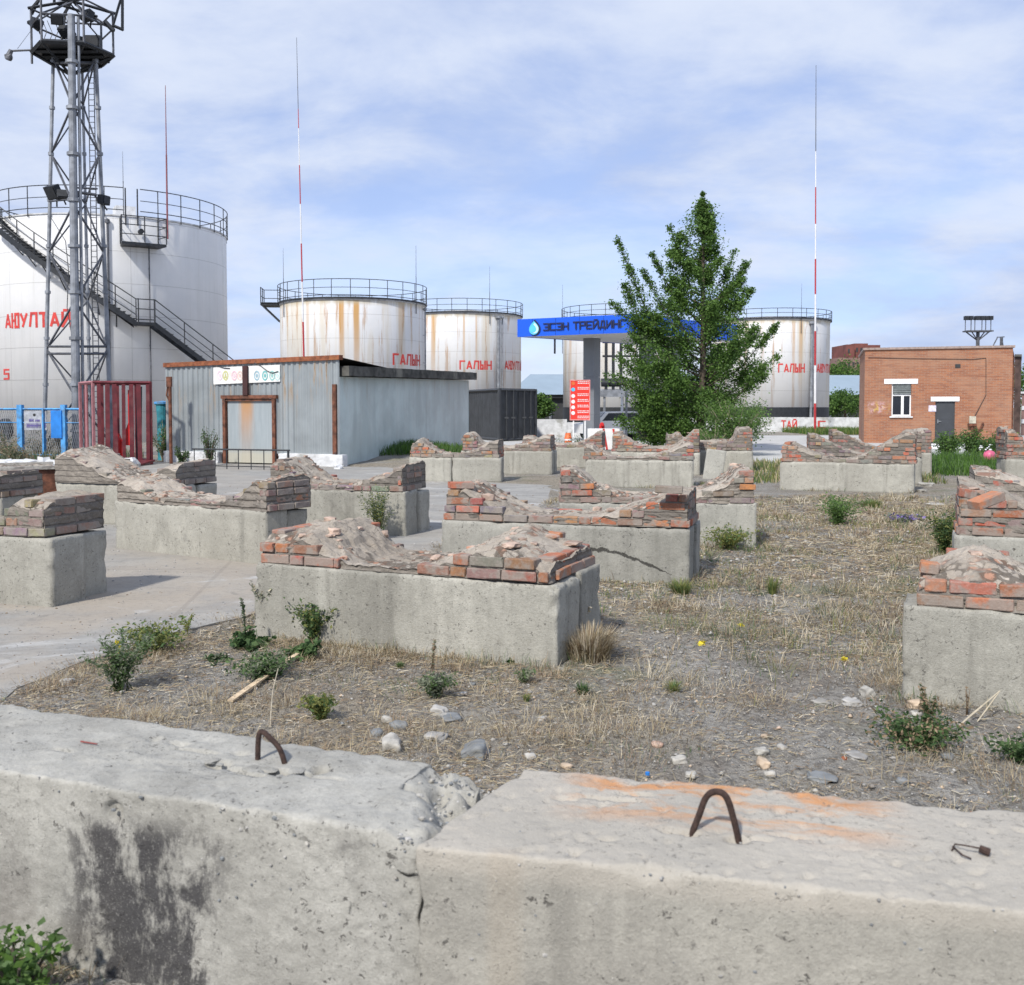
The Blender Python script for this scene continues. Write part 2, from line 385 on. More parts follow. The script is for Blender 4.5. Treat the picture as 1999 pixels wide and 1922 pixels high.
def fbm(p, sc, octs=3):
    v = Vector(p) * sc; a = 1; t = 0
    for _ in range(octs): t += a * noise.noise(v); v = v * 2.1 + Vector((3, 7, 1)); a *= .5
    return t

# ---------------------------------------------------------------- ground
PAD = [(-30, 3.0), (-4.2, 4.9), (-2.95, 5.75), (-2.75, 6.6), (-2.45, 7.4), (-2.1, 8.2), (-1.2, 9.3), (-.85, 11), (-.75, 13), (.1, 15.5), (.8, 18.5), (.9, 21.5), (-1.5, 23.2), (-2.6, 25.5), (-3.4, 28.2), (-10, 31), (-14, 30), (-30, 31)]
APR = [(6.0, 31), (7.6, 30), (12.3, 31), (14.2, 30.2), (40, 31), (40, 60), (6, 60), (-2, 62), (-2, 44), (5, 40)]
def in_poly(X, Y, poly):
    ins = np.zeros(X.shape, bool); dist = np.full(X.shape, 1e9); n = len(poly)
    for i in range(n):
        x0, y0 = poly[i]; x1, y1 = poly[(i + 1) % n]
        c = ((y0 > Y) != (y1 > Y)) & (X < (x1 - x0) * (Y - y0) / (y1 - y0 + 1e-12) + x0); ins ^= c
        dx, dy = x1 - x0, y1 - y0; t = np.clip(((X - x0) * dx + (Y - y0) * dy) / (dx * dx + dy * dy), 0, 1)
        dist = np.minimum(dist, np.hypot(X - x0 - t * dx, Y - y0 - t * dy))
    return np.where(ins, dist, -dist)
def hnoise(X, Y):
    f = lambda a, b, s, k: np.sin(a * s + 1.3 * np.sin(b * s * .83 + k) + k) * np.cos(b * s * 1.1 + 1.1 * np.sin(a * s * .71 - k))
    return f(X, Y, .9, .4) * .5 + f(Y, X, 2.3, 1.9) * .3 + f(X + Y, Y - X, 5.1, 2.7) * .2 + f(X - Y, X, 13., 5.) * .12 + f(Y, X + Y, 29., 8.) * .07
def ground_h(X, Y):
    X = np.asarray(X, float); Y = np.asarray(Y, float)
    h = hnoise(X, Y) * .022
    d = np.maximum(in_poly(X, Y, PAD), in_poly(X, Y, APR))
    k = np.clip((d - .10) / .25, 0, 1)
    h = h * (1 - k) - .035 * k
    far = np.clip((np.hypot(X, Y) - 60) / 40, 0, 1); h = h * (1 - far) - .02 * far
    mound = .34 * np.exp(-(((X + 3.3) / 2.6) ** 2 + ((Y - 33.3) / 2.6) ** 2) * 1.3); return h + mound

def gh(x, y): return float(ground_h(np.array([x]), np.array([y]))[0])
def axis(lo, hi, fine, flo, fhi, grow=1.13):
    a = list(np.arange(flo, fhi, fine)); s = fine
    while a[-1] < hi: s *= grow; a.append(a[-1] + s)
    s = fine
    while a[0] > lo: s *= grow; a.insert(0, a[0] - s)
    return np.array(a)
gx = axis(-1500, 1500, .045, -4.5, 6.5); gy = axis(-60, 3000, .05, 2.2, 14)
GX, GY = np.meshgrid(gx, gy); GZ = ground_h(GX, GY)
rng = np.random.default_rng(3)
near = np.clip(1 - (GY - 12) / 6, 0, 1) * (in_poly(GX, GY, PAD) < 0) * (GY < 20) * (np.abs(GX) < 9)
GZ = GZ + near * rng.normal(0, .0065, GZ.shape)
ny, nx = GX.shape; idx = np.arange(nx * ny).reshape(ny, nx)
F = np.stack([idx[:-1, :-1], idx[:-1, 1:], idx[1:, 1:], idx[1:, :-1]], -1).reshape(-1, 4)

def groundmat():
    m, t, b = mat('dry_gravel_soil')
    p = t.pos(); x, y, z = t.sep(p)
    big = t.noise(p, .35, 5, .6, .4); mid = t.noise(p, 2.2, 6, .65, .2); fin = t.noise(p, 22, 5, .7); vf = t.noise(p, 95, 3, .7)
    c = t.mix(t.step(mid, .35, .65), (.26, .25, .23), (.37, .355, .325))
    c = t.mix(t.step(big, .42, .62, 0, .75), c, (.33, .28, .205)); c = t.mix(t.step(t.noise(t.vmath('ADD', p, (5, 9, 0)), 1.1, 6, .7, .6), .5, .66, 0, .7), c, (.20, .165, .13))
    c = t.mix(t.step(fin, .44, .62, 0, .75), c, (.115, .105, .092)); c = t.mix(t.step(t.noise(p, 48, 4, .75), .52, .66, 0, .7), c, (.38, .355, .31))
    c = t.mix(t.step(vf, .55, .75, 0, .7), c, (.44, .41, .36))
    vr = t.voro(p, 38); vc = t.voro(p, 38, 'F1', 'Color')
    st = t.math('MULTIPLY', t.step(vr, .18, .3, 1, 0), t.step(t.sep(vc)[0], .5, .6))
    c = t.mix(st, c, t.mix(t.sep(vc)[1], (.22, .21, .20), (.52, .49, .45)))
    gr = t.noise(t.vmath('ADD', p, (11, 4, 0)), .5, 6, .7, .5)
    c = t.mix(t.step(gr, .55, .70, 0, .45), c, (.15, .17, .07))
    far = t.step(y, 60, 140)
    c = t.mix(far, c, (.2, .19, .14))
    t.set(b.inputs['Base Color'], c); b.inputs['Roughness'].default_value = 1; b.inputs['Specular IOR Level'].default_value = .1
    h = t.math('ADD', t.math('MULTIPLY', fin, .6), t.math('ADD', t.math('MULTIPLY', vf, .3), t.math('MULTIPLY', st, .35)))
    t.set(b.inputs['Normal'], t.bump(h, 1.0, .05))
    return m
g = npmesh('ground', np.stack([GX, GY, GZ], -1).reshape(-1, 3), F, [groundmat()])
g.data.polygons.foreach_set('use_smooth', [True] * len(g.data.polygons)); tag(g, kind='structure')

def padmat(name, a, b_, c_, white, joint):
    m, t, b = mat(name); p = t.pos(); x, y, z = t.sep(p)
    big = t.noise(p, .28, 5, .6, .6); mid = t.noise(t.scale(p, (1, 1.6, 1)), 1.3, 7, .7, .5); fin = t.noise(p, 16, 6, .7); vf = t.noise(p, 80, 3, .7)
    c = t.mix(t.step(mid, .35, .65), a, b_)
    sand = t.math('MULTIPLY', t.step(big, .40, .58), t.step(y, 9, 13, 1, .35))
    c = t.mix(t.math('MULTIPLY', sand, .7), c, c_)
    c = t.mix(t.step(t.noise(p, .9, 8, .72, .8), .55, .66, 0, .8), c, white)
    c = t.mix(t.step(t.noise(t.vmath('ADD', p, (7, 3, 0)), 1.7, 8, .75, .6), .56, .7, 0, .6), c, tuple(k * .6 for k in a))
    c = t.mix(t.step(fin, .5, .75, 0, .5), c, tuple(k * .55 for k in a))
    c = t.mix(t.step(vf, .58, .72, 0, .5), c, tuple(min(1, k * 1.3) for k in b_))
    if joint:
        jn = t.math('ADD', y, t.math('MULTIPLY', t.noise(p, .6, 3, .5), .25))
        jj = t.math('ABSOLUTE', t.math('SUBTRACT', t.math('FRACT', t.math('MULTIPLY', jn, 1 / 3.0)), .5))
        jx = t.math('ABSOLUTE', t.math('SUBTRACT', t.math('FRACT', t.math('MULTIPLY', t.math('ADD', x, t.math('MULTIPLY', y, .12)), 1 / 3.4)), .5))
        jm = t.math('MAXIMUM', t.step(jj, .004, .009, 1, 0), t.step(jx, .004, .008, 1, 0))
        c = t.mix(t.math('MULTIPLY', jm, .28), c, (.20, .18, .16))
    t.set(b.inputs['Base Color'], c); b.inputs['Roughness'].default_value = .95; b.inputs['Specular IOR Level'].default_value = .2
    t.set(b.inputs['Normal'], t.bump(t.math('ADD', fin, t.math('MULTIPLY', vf, .4)), .5, .012))
    return m
def sheet(name, poly, z, m, jit, seed):
    rnd = random.Random(seed); pts = []
    for i in range(len(poly)):
        a = Vector(poly[i]); b_ = Vector(poly[(i + 1) % len(poly)]); n = max(1, int((b_ - a).length / .18)) if (b_ - a).length < 8 else int((b_ - a).length)
        nn = Vector((-(b_ - a).y, (b_ - a).x)).normalized()
        for k in range(n):
            p = a.lerp(b_, k / n); q = jit * (noise.noise(Vector((p.x * 1.3, p.y * 1.3, seed))) * 2.4 + noise.noise(Vector((p.x * 6, p.y * 6, seed))) * .8)
            pts.append(p + nn * q)
    import bmesh
    bm = bmesh.new(); f = bm.faces.new([bm.verts.new((p.x, p.y, z)) for p in pts])
    r = bmesh.ops.extrude_face_region(bm, geom=[f]); bmesh.ops.translate(bm, verts=[v for v in r['geom'] if isinstance(v, bmesh.types.BMVert)], vec=(0, 0, -.09))
    bmesh.ops.recalc_face_normals(bm, faces=bm.faces[:])
    bmesh.ops.triangulate(bm, faces=[f for f in bm.faces if len(f.verts) > 4])
    me = bpy.data.meshes.new(name); bm.to_mesh(me); bm.free(); me.materials.append(m)
    o = bpy.data.objects.new(name, me); COL.objects.link(o); return tag(o, kind='structure')
sheet('concrete_yard', PAD, .004, padmat('yard_concrete', (.255, .25, .238), (.33, .322, .30), (.37, .315, .25), (.46, .455, .44), True), .10, 3)
sheet('concrete_apron', APR, .004, padmat('apron_concrete', (.42, .42, .41), (.50, .50, .49), (.42, .41, .39), (.58, .58, .58), True), .12, 5)
# ---------------------------------------------------------------- rough cast concrete blocks
def rough_block(L, Wd, H, cell, amp, r0, chip, seed, disp=None):
    nx = max(3, int(L / cell)); ny_ = max(3, int(Wd / cell)); nz = max(3, int(H / cell))
    vid = {}; vs = []; fs = []
    def V(i, j, k):
        key = (i, j, k)
        if key not in vid:
            vid[key] = len(vs); vs.append((L * i / nx, Wd * j / ny_, H * k / nz))
        return vid[key]
    for i in range(nx):
        for j in range(ny_):
            fs.append((V(i, j, nz), V(i + 1, j, nz), V(i + 1, j + 1, nz), V(i, j + 1, nz)))
            fs.append((V(i, j, 0), V(i, j + 1, 0), V(i + 1, j + 1, 0), V(i + 1, j, 0)))
        for k in range(nz):
            fs.append((V(i, 0, k), V(i + 1, 0, k), V(i + 1, 0, k + 1), V(i, 0, k + 1)))
            fs.append((V(i, ny_, k), V(i, ny_, k + 1), V(i + 1, ny_, k + 1), V(i + 1, ny_, k)))
    for j in range(ny_):
        for k in range(nz):
            fs.append((V(0, j, k), V(0, j, k + 1), V(0, j + 1, k + 1), V(0, j + 1, k)))
            fs.append((V(nx, j, k), V(nx, j + 1, k), V(nx, j + 1, k + 1), V(nx, j, k + 1)))
    off = Vector((seed * 3.7, seed * 1.9, seed * .7)); out = []
    for p in vs:
        p = Vector(p); q = p + off
        r = r0 + chip * max(0, noise.noise(q * 4.2) + .6 * noise.noise(q * 11) + .5 * noise.noise(q * 24) - .05) * 1.3
        inner = Vector((min(max(p.x, r), L - r), min(max(p.y, r), Wd - r), min(max(p.z, 0 if p.z < H / 2 else r), H - r)))
        d = p - inner
        if d.length > 1e-6: p = inner + d.normalized() * min(r, d.length)
        n = noise.noise(q * 2.2) * .5 + noise.noise(q * 7) * .35 + noise.noise(q * 23) * .22
        nd = d.normalized() if d.length > 1e-6 else Vector((0, 0, 0))
        if nd.length == 0:
            nd = Vector((-1 if p.x < .001 else (1 if p.x > L - .001 else 0), -1 if p.y < .001 else (1 if p.y > Wd - .001 else 0), 1 if p.z > H - .001 else 0))
        p = p + nd * n * amp
        if disp: p = disp(p, q)
        out.append(p)
    b = MB(); b.add(out, fs); return b

# ---- the two long blocks at the photographer's feet
def crater(p, cx, cy, rx, ry, dep, q):
    d = math.hypot((p.x - cx) / rx, (p.y - cy) / ry) + .35 * noise.noise(q * 16)
    return dep * max(0, min(1, (1 - d) * 2.5))
def loc_of(ox, oy, a, px, py, h=.56):
    w_ = G(px, py, h); dx, dy = w_.x - ox, w_.y - oy; c, s = math.cos(a), math.sin(a); return dx * c + dy * s, -dx * s + dy * c
F1A = R(-20.5); F2A = R(-13.5)
CR1 = [(*loc_of(-2.475, 3.39, F1A, px, py), rx, ry, dp) for px, py, rx, ry, dp in ((545, 1506, .045, .03, .05), (625, 1502, .035, .03, .045), (490, 1512, .06, .012, .03), (590, 1508, .05, .010, .03), (425, 1490, .05, .03, .035), (455, 1500, .05, .012, .02), (380, 1465, .08, .010, .018), (350, 1450, .05, .02, .014), (300, 1445, .03, .03, .012), (470, 1470, .03, .02, .012), (120, 1465, .06, .010, .012), (640, 1520, .07, .01, .014), (820, 1540, .07, .03, .02), (880, 1530, .05, .04, .03))]
CR2 = [(*loc_of(-.235, 2.5, F2A, px, py), rx, ry, dp) for px, py, rx, ry, dp in ((1180, 1560, .10, .014, .02), (1240, 1552, .06, .012, .018), (1085, 1558, .05, .016, .016), (1345, 1630, .03, .02, .02), (1310, 1625, .04, .02, .012), (1440, 1642, .03, .018, .02), (1480, 1640, .05, .014, .012), (1405, 1600, .03, .006, .008), (1180, 1640, .03, .012, .012), (1730, 1760, .09, .02, .02), (1540, 1632, .07, .01, .012), (1600, 1590, .03, .008, .01))]
def d1(p, q):
    if p.z > .5:
        wz = min(1, (p.z - .5) / .05)
        for (cx, cy, rx, ry, dp) in CR1: p.z -= crater(p, cx, cy, rx, ry, dp, q) * wz
        n3 = noise.noise(q * 4)
        p.z += wz * (.007 * noise.noise(q * 9) + .006 * noise.noise(q * 24) * max(0, .4 + n3) + .005 * noise.noise(q * 48) * max(.2, .4 + n3))
        e = max(0, 1 - (2.4 - p.x) / (.10 + .30 * max(0, p.y - .12) + .05 * noise.noise(q * 7)))
        p.z -= e * (.035 + .10 * max(0, (p.y - .1) / .43)) * max(.1, 1 + .9 * noise.noise(q * 12) + .45 * noise.noise(q * 26) + .25 * noise.noise(q * 52))
    if p.x > 2.2: p.x -= .02 * abs(noise.noise(q * 9)) + .05 * max(0, p.y - .2) * (1 + noise.noise(q * 15))
    if p.y < .05: p.y += .006 * noise.noise(Vector((q.x * 3, 0, q.z * 3))) + crater(Vector((p.x, p.z, 0)), 1.42, .50, .035, .04, .02, q) + .004 * abs(noise.noise(q * 14)) + .003 * noise.noise(q * 40)
    return p
def d2(p, q):
    if p.z > .5:
        wz = min(1, (p.z - .5) / .05)
        p.z += wz * (.006 * noise.noise(q * 2.2) + .0025 * noise.noise(q * 18) + .006 * noise.noise(q * 46) * max(.15, noise.noise(q * 3) + .4) - .006 * max(0, noise.noise(q * 26) - .35) * 4)
        for (cx, cy, rx, ry, dp) in CR2: p.z -= crater(p, cx, cy, rx, ry, dp, q) * wz
        if p.y > .52: p.z -= .02 * max(0, noise.noise(q * 5)) * wz
    if p.x < .4: p.x += (p.y * .22) * (1 - p.x / .4) + .02 * noise.noise(q * 8) * (1 - p.x / .4)
    return p
b1 = rough_block(2.4, .53, .58, .0095, .007, .006, .034, 1, d1).build('concrete_block', M_f1, smooth=True, loc=(-2.475, 3.39, -.02), rz=F1A)
F1 = thing('kerb_block', 'long grey concrete block in the left foreground with black mould stains on its near face', 'concrete block', (-2.475, 3.39, -.02), F1A, 'long concrete blocks across the foreground')
b1.parent = F1; b1.location = (0, 0, 0); b1.rotation_euler.z = 0; b1.name = 'cast_body'
F2 = thing('kerb_block', 'long pale concrete block in the right foreground with orange rust stains on top', 'concrete block', (-.235, 2.50, -.02), F2A, 'long concrete blocks across the foreground')
b2 = rough_block(2.4, .60, .58, .0095, .007, .006, .036, 2, d2).build('cast_body', M_f2, F2, smooth=True)
def rebar(parent, pts, inv):
    b = MB(); pp = []
    P = [inv @ Vector(p) for p in pts]
    for i in range(len(P) - 1):                       # Catmull-Rom
        p0, p1, p2, p3 = P[max(i - 1, 0)], P[i], P[i + 1], P[min(i + 2, len(P) - 1)]
        for k in range(8):
            t = k / 8; pp.append(.5 * ((2 * p1) + (p2 - p0) * t + (2 * p0 - 5 * p1 + 4 * p2 - p3) * t * t + (3 * p1 - p0 - 3 * p2 + p3) * t ** 3))
    pp.append(P[-1]); b.path(pp, .0085, 10); return b.build('lifting_loop', M_rebar, parent, smooth=True)
C.view_layer.update()
h = .555
a, c_ = G(503, 1486, h), G(564, 1492, h); top = W(512, 1428, a.y + .0)
rebar(F1, [a - Vector((0, 0, .05)), W(504, 1450, a.y), top + Vector((-.004, 0, 0)), W(527, 1440, (a.y + c_.y) / 2), W(548, 1466, c_.y), c_ - Vector((0, 0, .05))], F1.matrix_world.inverted())
a, c_ = G(1348, 1627, h), G(1444, 1640, h)
rebar(F2, [a - Vector((.02, 0, .06)), W(1362, 1598, a.y), W(1378, 1557, a.y), W(1397, 1545, (a.y + c_.y) / 2), W(1418, 1556, c_.y), W(1434, 1606, c_.y), c_ - Vector((-.01, 0, .06))], F2.matrix_world.inverted())
# pebbles of the aggregate showing at the worn edges
for Fo, Lx, Wy, sd_, mm in ((F1, 2.4, .53, 31, (M_stone, M_stoned, M_stonew)), (F2, 2.4, .60, 32, (M_stone, M_stoned, M_stonew))):
    rnd = random.Random(sd_); b = MB()
    for i in range(520):
        k = rnd.random(); x = rnd.uniform(.02, Lx - .02); b.cur = rnd.choice((0, 0, 1, 2)); s_ = rnd.uniform(.0025, .006) if rnd.random() < .85 else rnd.uniform(.006, .010)
        if noise.noise(Vector((x * 3, sd_, 0))) < -.1 and rnd.random() < .75: continue
        if k < .5: b.rock((x, rnd.uniform(-.002, .03), .575 - abs(rnd.gauss(0, .012))), s_, rnd, 1, .8)
        elif k < .75: b.rock((x, rnd.uniform(0, .004), rnd.uniform(.30, .57)), s_ * .9, rnd, 1, .8)
        elif Fo is F1: x = Lx - abs(rnd.gauss(0, .10)); b.rock((x, rnd.uniform(.05, Wy), .575 - .12 * max(0, 1 - (Lx - x) / .2) * rnd.random()), s_ * 1.3, rnd, 1, .8)
        else: b.rock((x, rnd.uniform(.02, Wy - .02), .578), s_ * .8, rnd, 1, .5)
    tag(b.build('exposed_aggregate', list(mm), Fo), kind='stuff')
# lifted flakes of screed round the left loop
rnd = random.Random(5); b = MB()
for px, py, sx in ((492, 1498, .05), (520, 1500, .06), (585, 1500, .07), (612, 1494, .03), (415, 1483, .05), (430, 1490, .035), (545, 1512, .02)):
    p = G(px, py, .56); b.rock((p.x, p.y, p.z - .004), sx * .55, rnd, 2, .22)
b.v = [F1.matrix_world.inverted() @ Vector(p) for p in b.v]; tag(b.build('loose_flakes', M_f1, F1), kind='stuff')

def small_metal():
    b = MB(); p = [G(1862, 1648, .575), G(1903, 1652, .585), G(1926, 1660, .578)]
    b.path([G(1858, 1660, .566), G(1864, 1647, .575), G(1890, 1651, .583), G(1915, 1656, .58)], .002, 6)
    b.path([G(1860, 1652, .566), G(1878, 1668, .570), G(1896, 1676, .566)], .002, 6)
    b.tube(G(1912, 1656, .578), G(1932, 1664, .572), .009, .010, 8)
    tag(b.build('bent_wire', M_rebar), 'bent rusty wire with a bolt head lying on the right foreground block', 'wire scrap')
    b = MB(); b.tube(G(158, 1447, .566), G(190, 1452, .566), .003, .002, 6)
    tag(b.build('rusty_nail', simple('reddish_rust', (.22, .06, .05), .9)), 'short reddish rusty nail lying on the left foreground block', 'nail')
small_metal()

# ---------------------------------------------------------------- brick cradles
RED = [(.46, .15, .075), (.40, .13, .075), (.34, .125, .085), (.48, .20, .10)]
DUL = [(.27, .165, .13), (.24, .19, .165), (.32, .20, .155), (.27, .24, .21), (.22, .19, .175)]
TAN = [(.46, .30, .17), (.40, .27, .19), (.36, .30, .24)]
def brick(b, x, y, z, l, w_, hh, rnd, rz=0, tilt=0):
    M = Matrix.Translation((x + l / 2 if not rz else x, y + w_ / 2 if not rz else y, z + hh / 2)) @ Matrix.Rotation(rz + rnd.uniform(-.035, .035), 4, 'Z') @ Matrix.Rotation(tilt + rnd.uniform(-.025, .025), 4, 'Y')
    c = .006; xs = (-l / 2, -l / 2 + c, 0, l / 2 - c, l / 2); ys = (-w_ / 2, -w_ / 2 + c, w_ / 2 - c, w_ / 2); zs = (-hh / 2, -hh / 2 + c, hh / 2 - c, hh / 2)
    vid = {}; vs = []; fs = []
    off = Vector((rnd.uniform(-99, 99), 0, 0)); ch = [rnd.random() < .25 for _ in range(8)]
    def V(i, j, k):
        if (i, j, k) not in vid:
            vid[(i, j, k)] = len(vs); e = (i in (0, 4)) + (j in (0, 3)) + (k in (0, 3))
            s_ = {3: .0, 2: .0}.get(e, 0)
            p = Vector((xs[i], ys[j], zs[k]))
            if e >= 2:
                q = Vector((xs[min(max(i, 1), 3)], ys[min(max(j, 1), 2)], zs[min(max(k, 1), 2)])); p = p.lerp(q, .45 if e == 2 else .75)
            if e == 3 or (e == 2 and rnd.random() < .3):
                ci = (1 if i > 2 else 0) + (2 if j > 1 else 0) + (4 if k > 1 else 0)
                if ch[ci]: p *= rnd.uniform(.84, .95)
            p += Vector((rnd.uniform(-1, 1), rnd.uniform(-1, 1), rnd.uniform(-1, 1))) * .0022
            vs.append(M @ p)
        return vid[(i, j, k)]
    for i in range(4):
        for j in range(3): fs += [(V(i, j, 3), V(i + 1, j, 3), V(i + 1, j + 1, 3), V(i, j + 1, 3)), (V(i, j, 0), V(i, j + 1, 0), V(i + 1, j + 1, 0), V(i + 1, j, 0))]
        for k in range(3): fs += [(V(i, 0, k), V(i + 1, 0, k), V(i + 1, 0, k + 1), V(i, 0, k + 1)), (V(i, 3, k), V(i, 3, k + 1), V(i + 1, 3, k + 1), V(i + 1, 3, k))]
    for j in range(3):
        for k in range(3): fs += [(V(0, j, k), V(0, j, k + 1), V(0, j + 1, k + 1), V(0, j + 1, k)), (V(4, j, k), V(4, j + 1, k), V(4, j + 1, k + 1), V(4, j, k + 1))]
    b.add(vs, fs)

def cradle(label, pL, pR, hb, hl, hm, hr, Wd=.8, red=.3, seed=1, xi=(.05, .05), low=(.36, .58), fine=False, plaster=.28, dropR=0, dropL=0, jag=.45, back=.08, bite=.35, miss=.13, power=1.85, topc=None, halves=False, rub=12, mat_b=None, endw=.16):
    """a concrete strip block (or two) carrying a hollow saddle of brick and mortar"""
    rnd = random.Random(seed * 31 + 5)
    a = Vector((pL[0], pL[1], 0)); c = Vector((pR[0], pR[1], 0)); L = (c - a).length; rz = math.atan2(c.y - a.y, c.x - a.x)
    z0 = -.03; t = thing('brick_cradle', label, 'tank cradle', (a.x, a.y, z0), rz, 'brick topped concrete cradles standing in the yard')
    dist = a.y; cell = .022 if dist < 8 else (.035 if dist < 14 else .06)
    w1 = Wd * rnd.uniform(.46, .56); mb = mat_b or M_conc
    xs = [(0, L)] if not halves else [(0, L * .46), (L * .46 + .015, L)]
    for x0, x1 in xs:
        rough_block(x1 - x0, w1, hb - z0, cell, .012, .007, .075, seed + x0, None).build('concrete_block', mb, t, smooth=True, loc=(x0, 0, 0)).rotation_euler = (rnd.uniform(-.008, .008), rnd.uniform(-.006, .006), rnd.uniform(-.006, .006))
    dx = rnd.uniform(-.05, .06); rough_block(L - .06, Wd - w1 - .02, hb - z0 - rnd.uniform(.0, .03), cell, .012, .007, .075, seed + 9, None).build('concrete_block', mb, t, smooth=True, loc=(.03 + dx, w1 + .02, 0)).rotation_euler = (rnd.uniform(-.01, .01), rnd.uniform(-.008, .008), rnd.uniform(-.012, .012))
    H0 = hb - z0
    X0, X1 = xi[0], L - xi[1]; LL = X1 - X0
    def prof(x):
        u = (x - X0) / LL
        if u < 0 or u > 1: return 0
        return prof0(u) - bite * max(0, prof0(u) - .10) * max(0, noise.noise(Vector((x * 3.2, seed * 7.7, 0))) * 2)
    def fy(y): return 1 - back + 1.7 * back * min(1, max(0, y / Wd))
    def prof0(u):
        if u < low[0]:
            k = min(1, (low[0] - u) / (low[0] - endw * .5)); return (hm + (hl - hm) * k ** power) * (1 - dropL * max(0, 1 - u / .16))
        if u > low[1]:
            k = min(1, (u - low[1]) / (1 - endw * .5 - low[1])); return (hm + (hr - hm) * k ** power) * (1 - dropR * max(0, 1 - (1 - u) / .22))
        return hm
    # brick skin
    b = MB(); bh = .072; course = .079; ncol = int(max(hl, hr) * (1 + .7 * back) / course + .4)
    for k in range(ncol):
        zc = k * course
        for side in (0, 1):
            n = 200; inside = [prof(X0 + LL * i / n) * fy(.06 if side == 0 else Wd - .06) > zc + bh * .42 for i in range(n + 1)]; i = 0
            while i <= n:
                if inside[i]:
                    j = i
                    while j < n and inside[j + 1]: j += 1
                    xa, xb = X0 + LL * i / n, X0 + LL * j / n
                    if xb - xa > .1:
                        if xa < X0 + .01: xa += rnd.uniform(-.015, .02) + (.0 if k == 0 else rnd.uniform(0, .03))
                        if xb > X1 - .01: xb -= rnd.uniform(-.015, .02) + (.0 if k == 0 else rnd.uniform(0, .03))
                        x = xa; first = True
                        while x < xb - .05:
                            l = .25 if not (first and k % 2) else .125
                            if rnd.random() < .12: l = .125
                            l = min(l, xb - x) if xb - x > .08 else xb - x
                            pr = rnd.random()
                            near_end = (x - X0 < .35) or (X1 - x < .45)
                            b.col = rnd.choice(RED) if pr < red * (1.6 if near_end else .6) else (rnd.choice(TAN) if pr > .93 else rnd.choice(DUL))
                            b.col = tuple(q * rnd.uniform(.72, 1.15) for q in b.col)
                            if rnd.random() > miss or k == 0:
                                yy = rnd.uniform(-.010, .014) if side == 0 else Wd - .12 - rnd.uniform(-.010, .014)
                                brick(b, x + .004, yy, H0 + zc + .004, l - .012, .12, bh - .008, rnd)
                            x += l; first = False
                        for xe, has in ((xa, i == 0), (xb, j == n)):
                            if has:
                                y = .135
                                while y < Wd - .2:
                                    b.col = rnd.choice(RED if rnd.random() < red else DUL)
                                    brick(b, xe + (.06 if xe == xa else -.06), y + .12, H0 + zc + .004, .235, .115, bh - .008, rnd, rz=math.pi / 2)
                                    y += .25
                    i = j + 1
                else: i += 1
    if b.v:
        xm = X0 + LL * (low[0] + low[1]) / 2
        if hm < .12 and abs(hl) > .1 and abs(hr) > .1:
            for sgn in (-1, 1):
                b2_ = MB(); mp = {}
                for f, cc in zip(b.f, b.c):
                    if (sum(b.v[i][0] for i in f) / len(f) - xm) * sgn > 0:
                        b2_.f.append(tuple(mp.setdefault(i, len(mp)) for i in f)); b2_.m.append(0); b2_.c.append(cc)
                b2_.v = [None] * len(mp)
                for i, k in mp.items(): b2_.v[k] = b.v[i]
                if b2_.v: b2_.build('brickwork', M_brick, t)
        else: b.build('brickwork', M_brick, t)
    # mortar core with screeded hollow top
    res = .022 if dist < 8 else (.035 if dist < 14 else .06)
    nx = int(LL / res); ny_ = max(6, int((Wd - .03) / res)); q0 = Vector((seed * 5.3, seed * 2.1, 0)); vs = []; fs = []
    yl, yh = .016 - plaster * .03, Wd - .016 + plaster * .03
    kz = 12 if fine else 6
    for i in range(nx + 1):
        x = X0 + .02 + (LL - .04) * i / nx; hh = prof(x)
        for j in range(ny_ + 1):
            y = yl + (yh - yl) * j / ny_; p = Vector((x, y, 0)) + q0; hh = prof(x) * fy(y)
            e = min(y - yl, yh - y); zz = hh + .012 + (.014 * noise.noise(p * 3.5) + .016 * noise.noise(p * 10) + .009 * noise.noise(p * 26)) * (1.0 if hh > .03 else .45)
            zz += (.008 * noise.noise(p * 14) + .010 * noise.noise(p * 40)) * (1 if fine else .6)
            st_ = noise.noise(p * 5 + Vector((9, 1, 4))); st3 = noise.noise(p * 11 + Vector((1, 8, 4))); zz += (.026 * max(0, min(1, (st_ - .02) * 14)) + .014 * max(0, min(1, (st3 - .1) * 12))) * (1.0 if hh > .05 else .35) * jag
            zz -= .045 * max(0, 1 - e / .13) ** 1.5 * (1 + noise.noise(p * 8)) * (hh > .05); zz += .05 * max(0, noise.noise(p * 2.2 + Vector((3, 3, 3)))) * (hh > .12)
            vs.append((x, y, H0 + max(.004, zz)))
    W1 = ny_ + 1
    for i in range(nx):
        for j in range(ny_): fs.append((i * W1 + j, (i + 1) * W1 + j, (i + 1) * W1 + j + 1, i * W1 + j + 1))
    b = MB(); b.add(vs, fs)
    # sides
    def wall(seq, nrm, mi):
        cols = []; k0 = len(b.v)
        b.cur = mi
        for pt in seq:
            topz = pt[2]
            for k in range(kz + 1):
                f = 1 - k / kz; z = H0 - .002 + (topz - H0) * f; q = Vector((pt[0], pt[1], z)) + q0
                o = (.012 * noise.noise(q * 6) + .012 * noise.noise(q * 17) + .008 * noise.noise(q * 40) - .008 * max(0, math.sin((z - H0) * 2 * math.pi / .079 + 1.2 * noise.noise(q * 5)))) if 0 < k else 0
                cols.append((pt[0] + nrm[0] * o, pt[1] + nrm[1] * o, z))
        fs2 = []
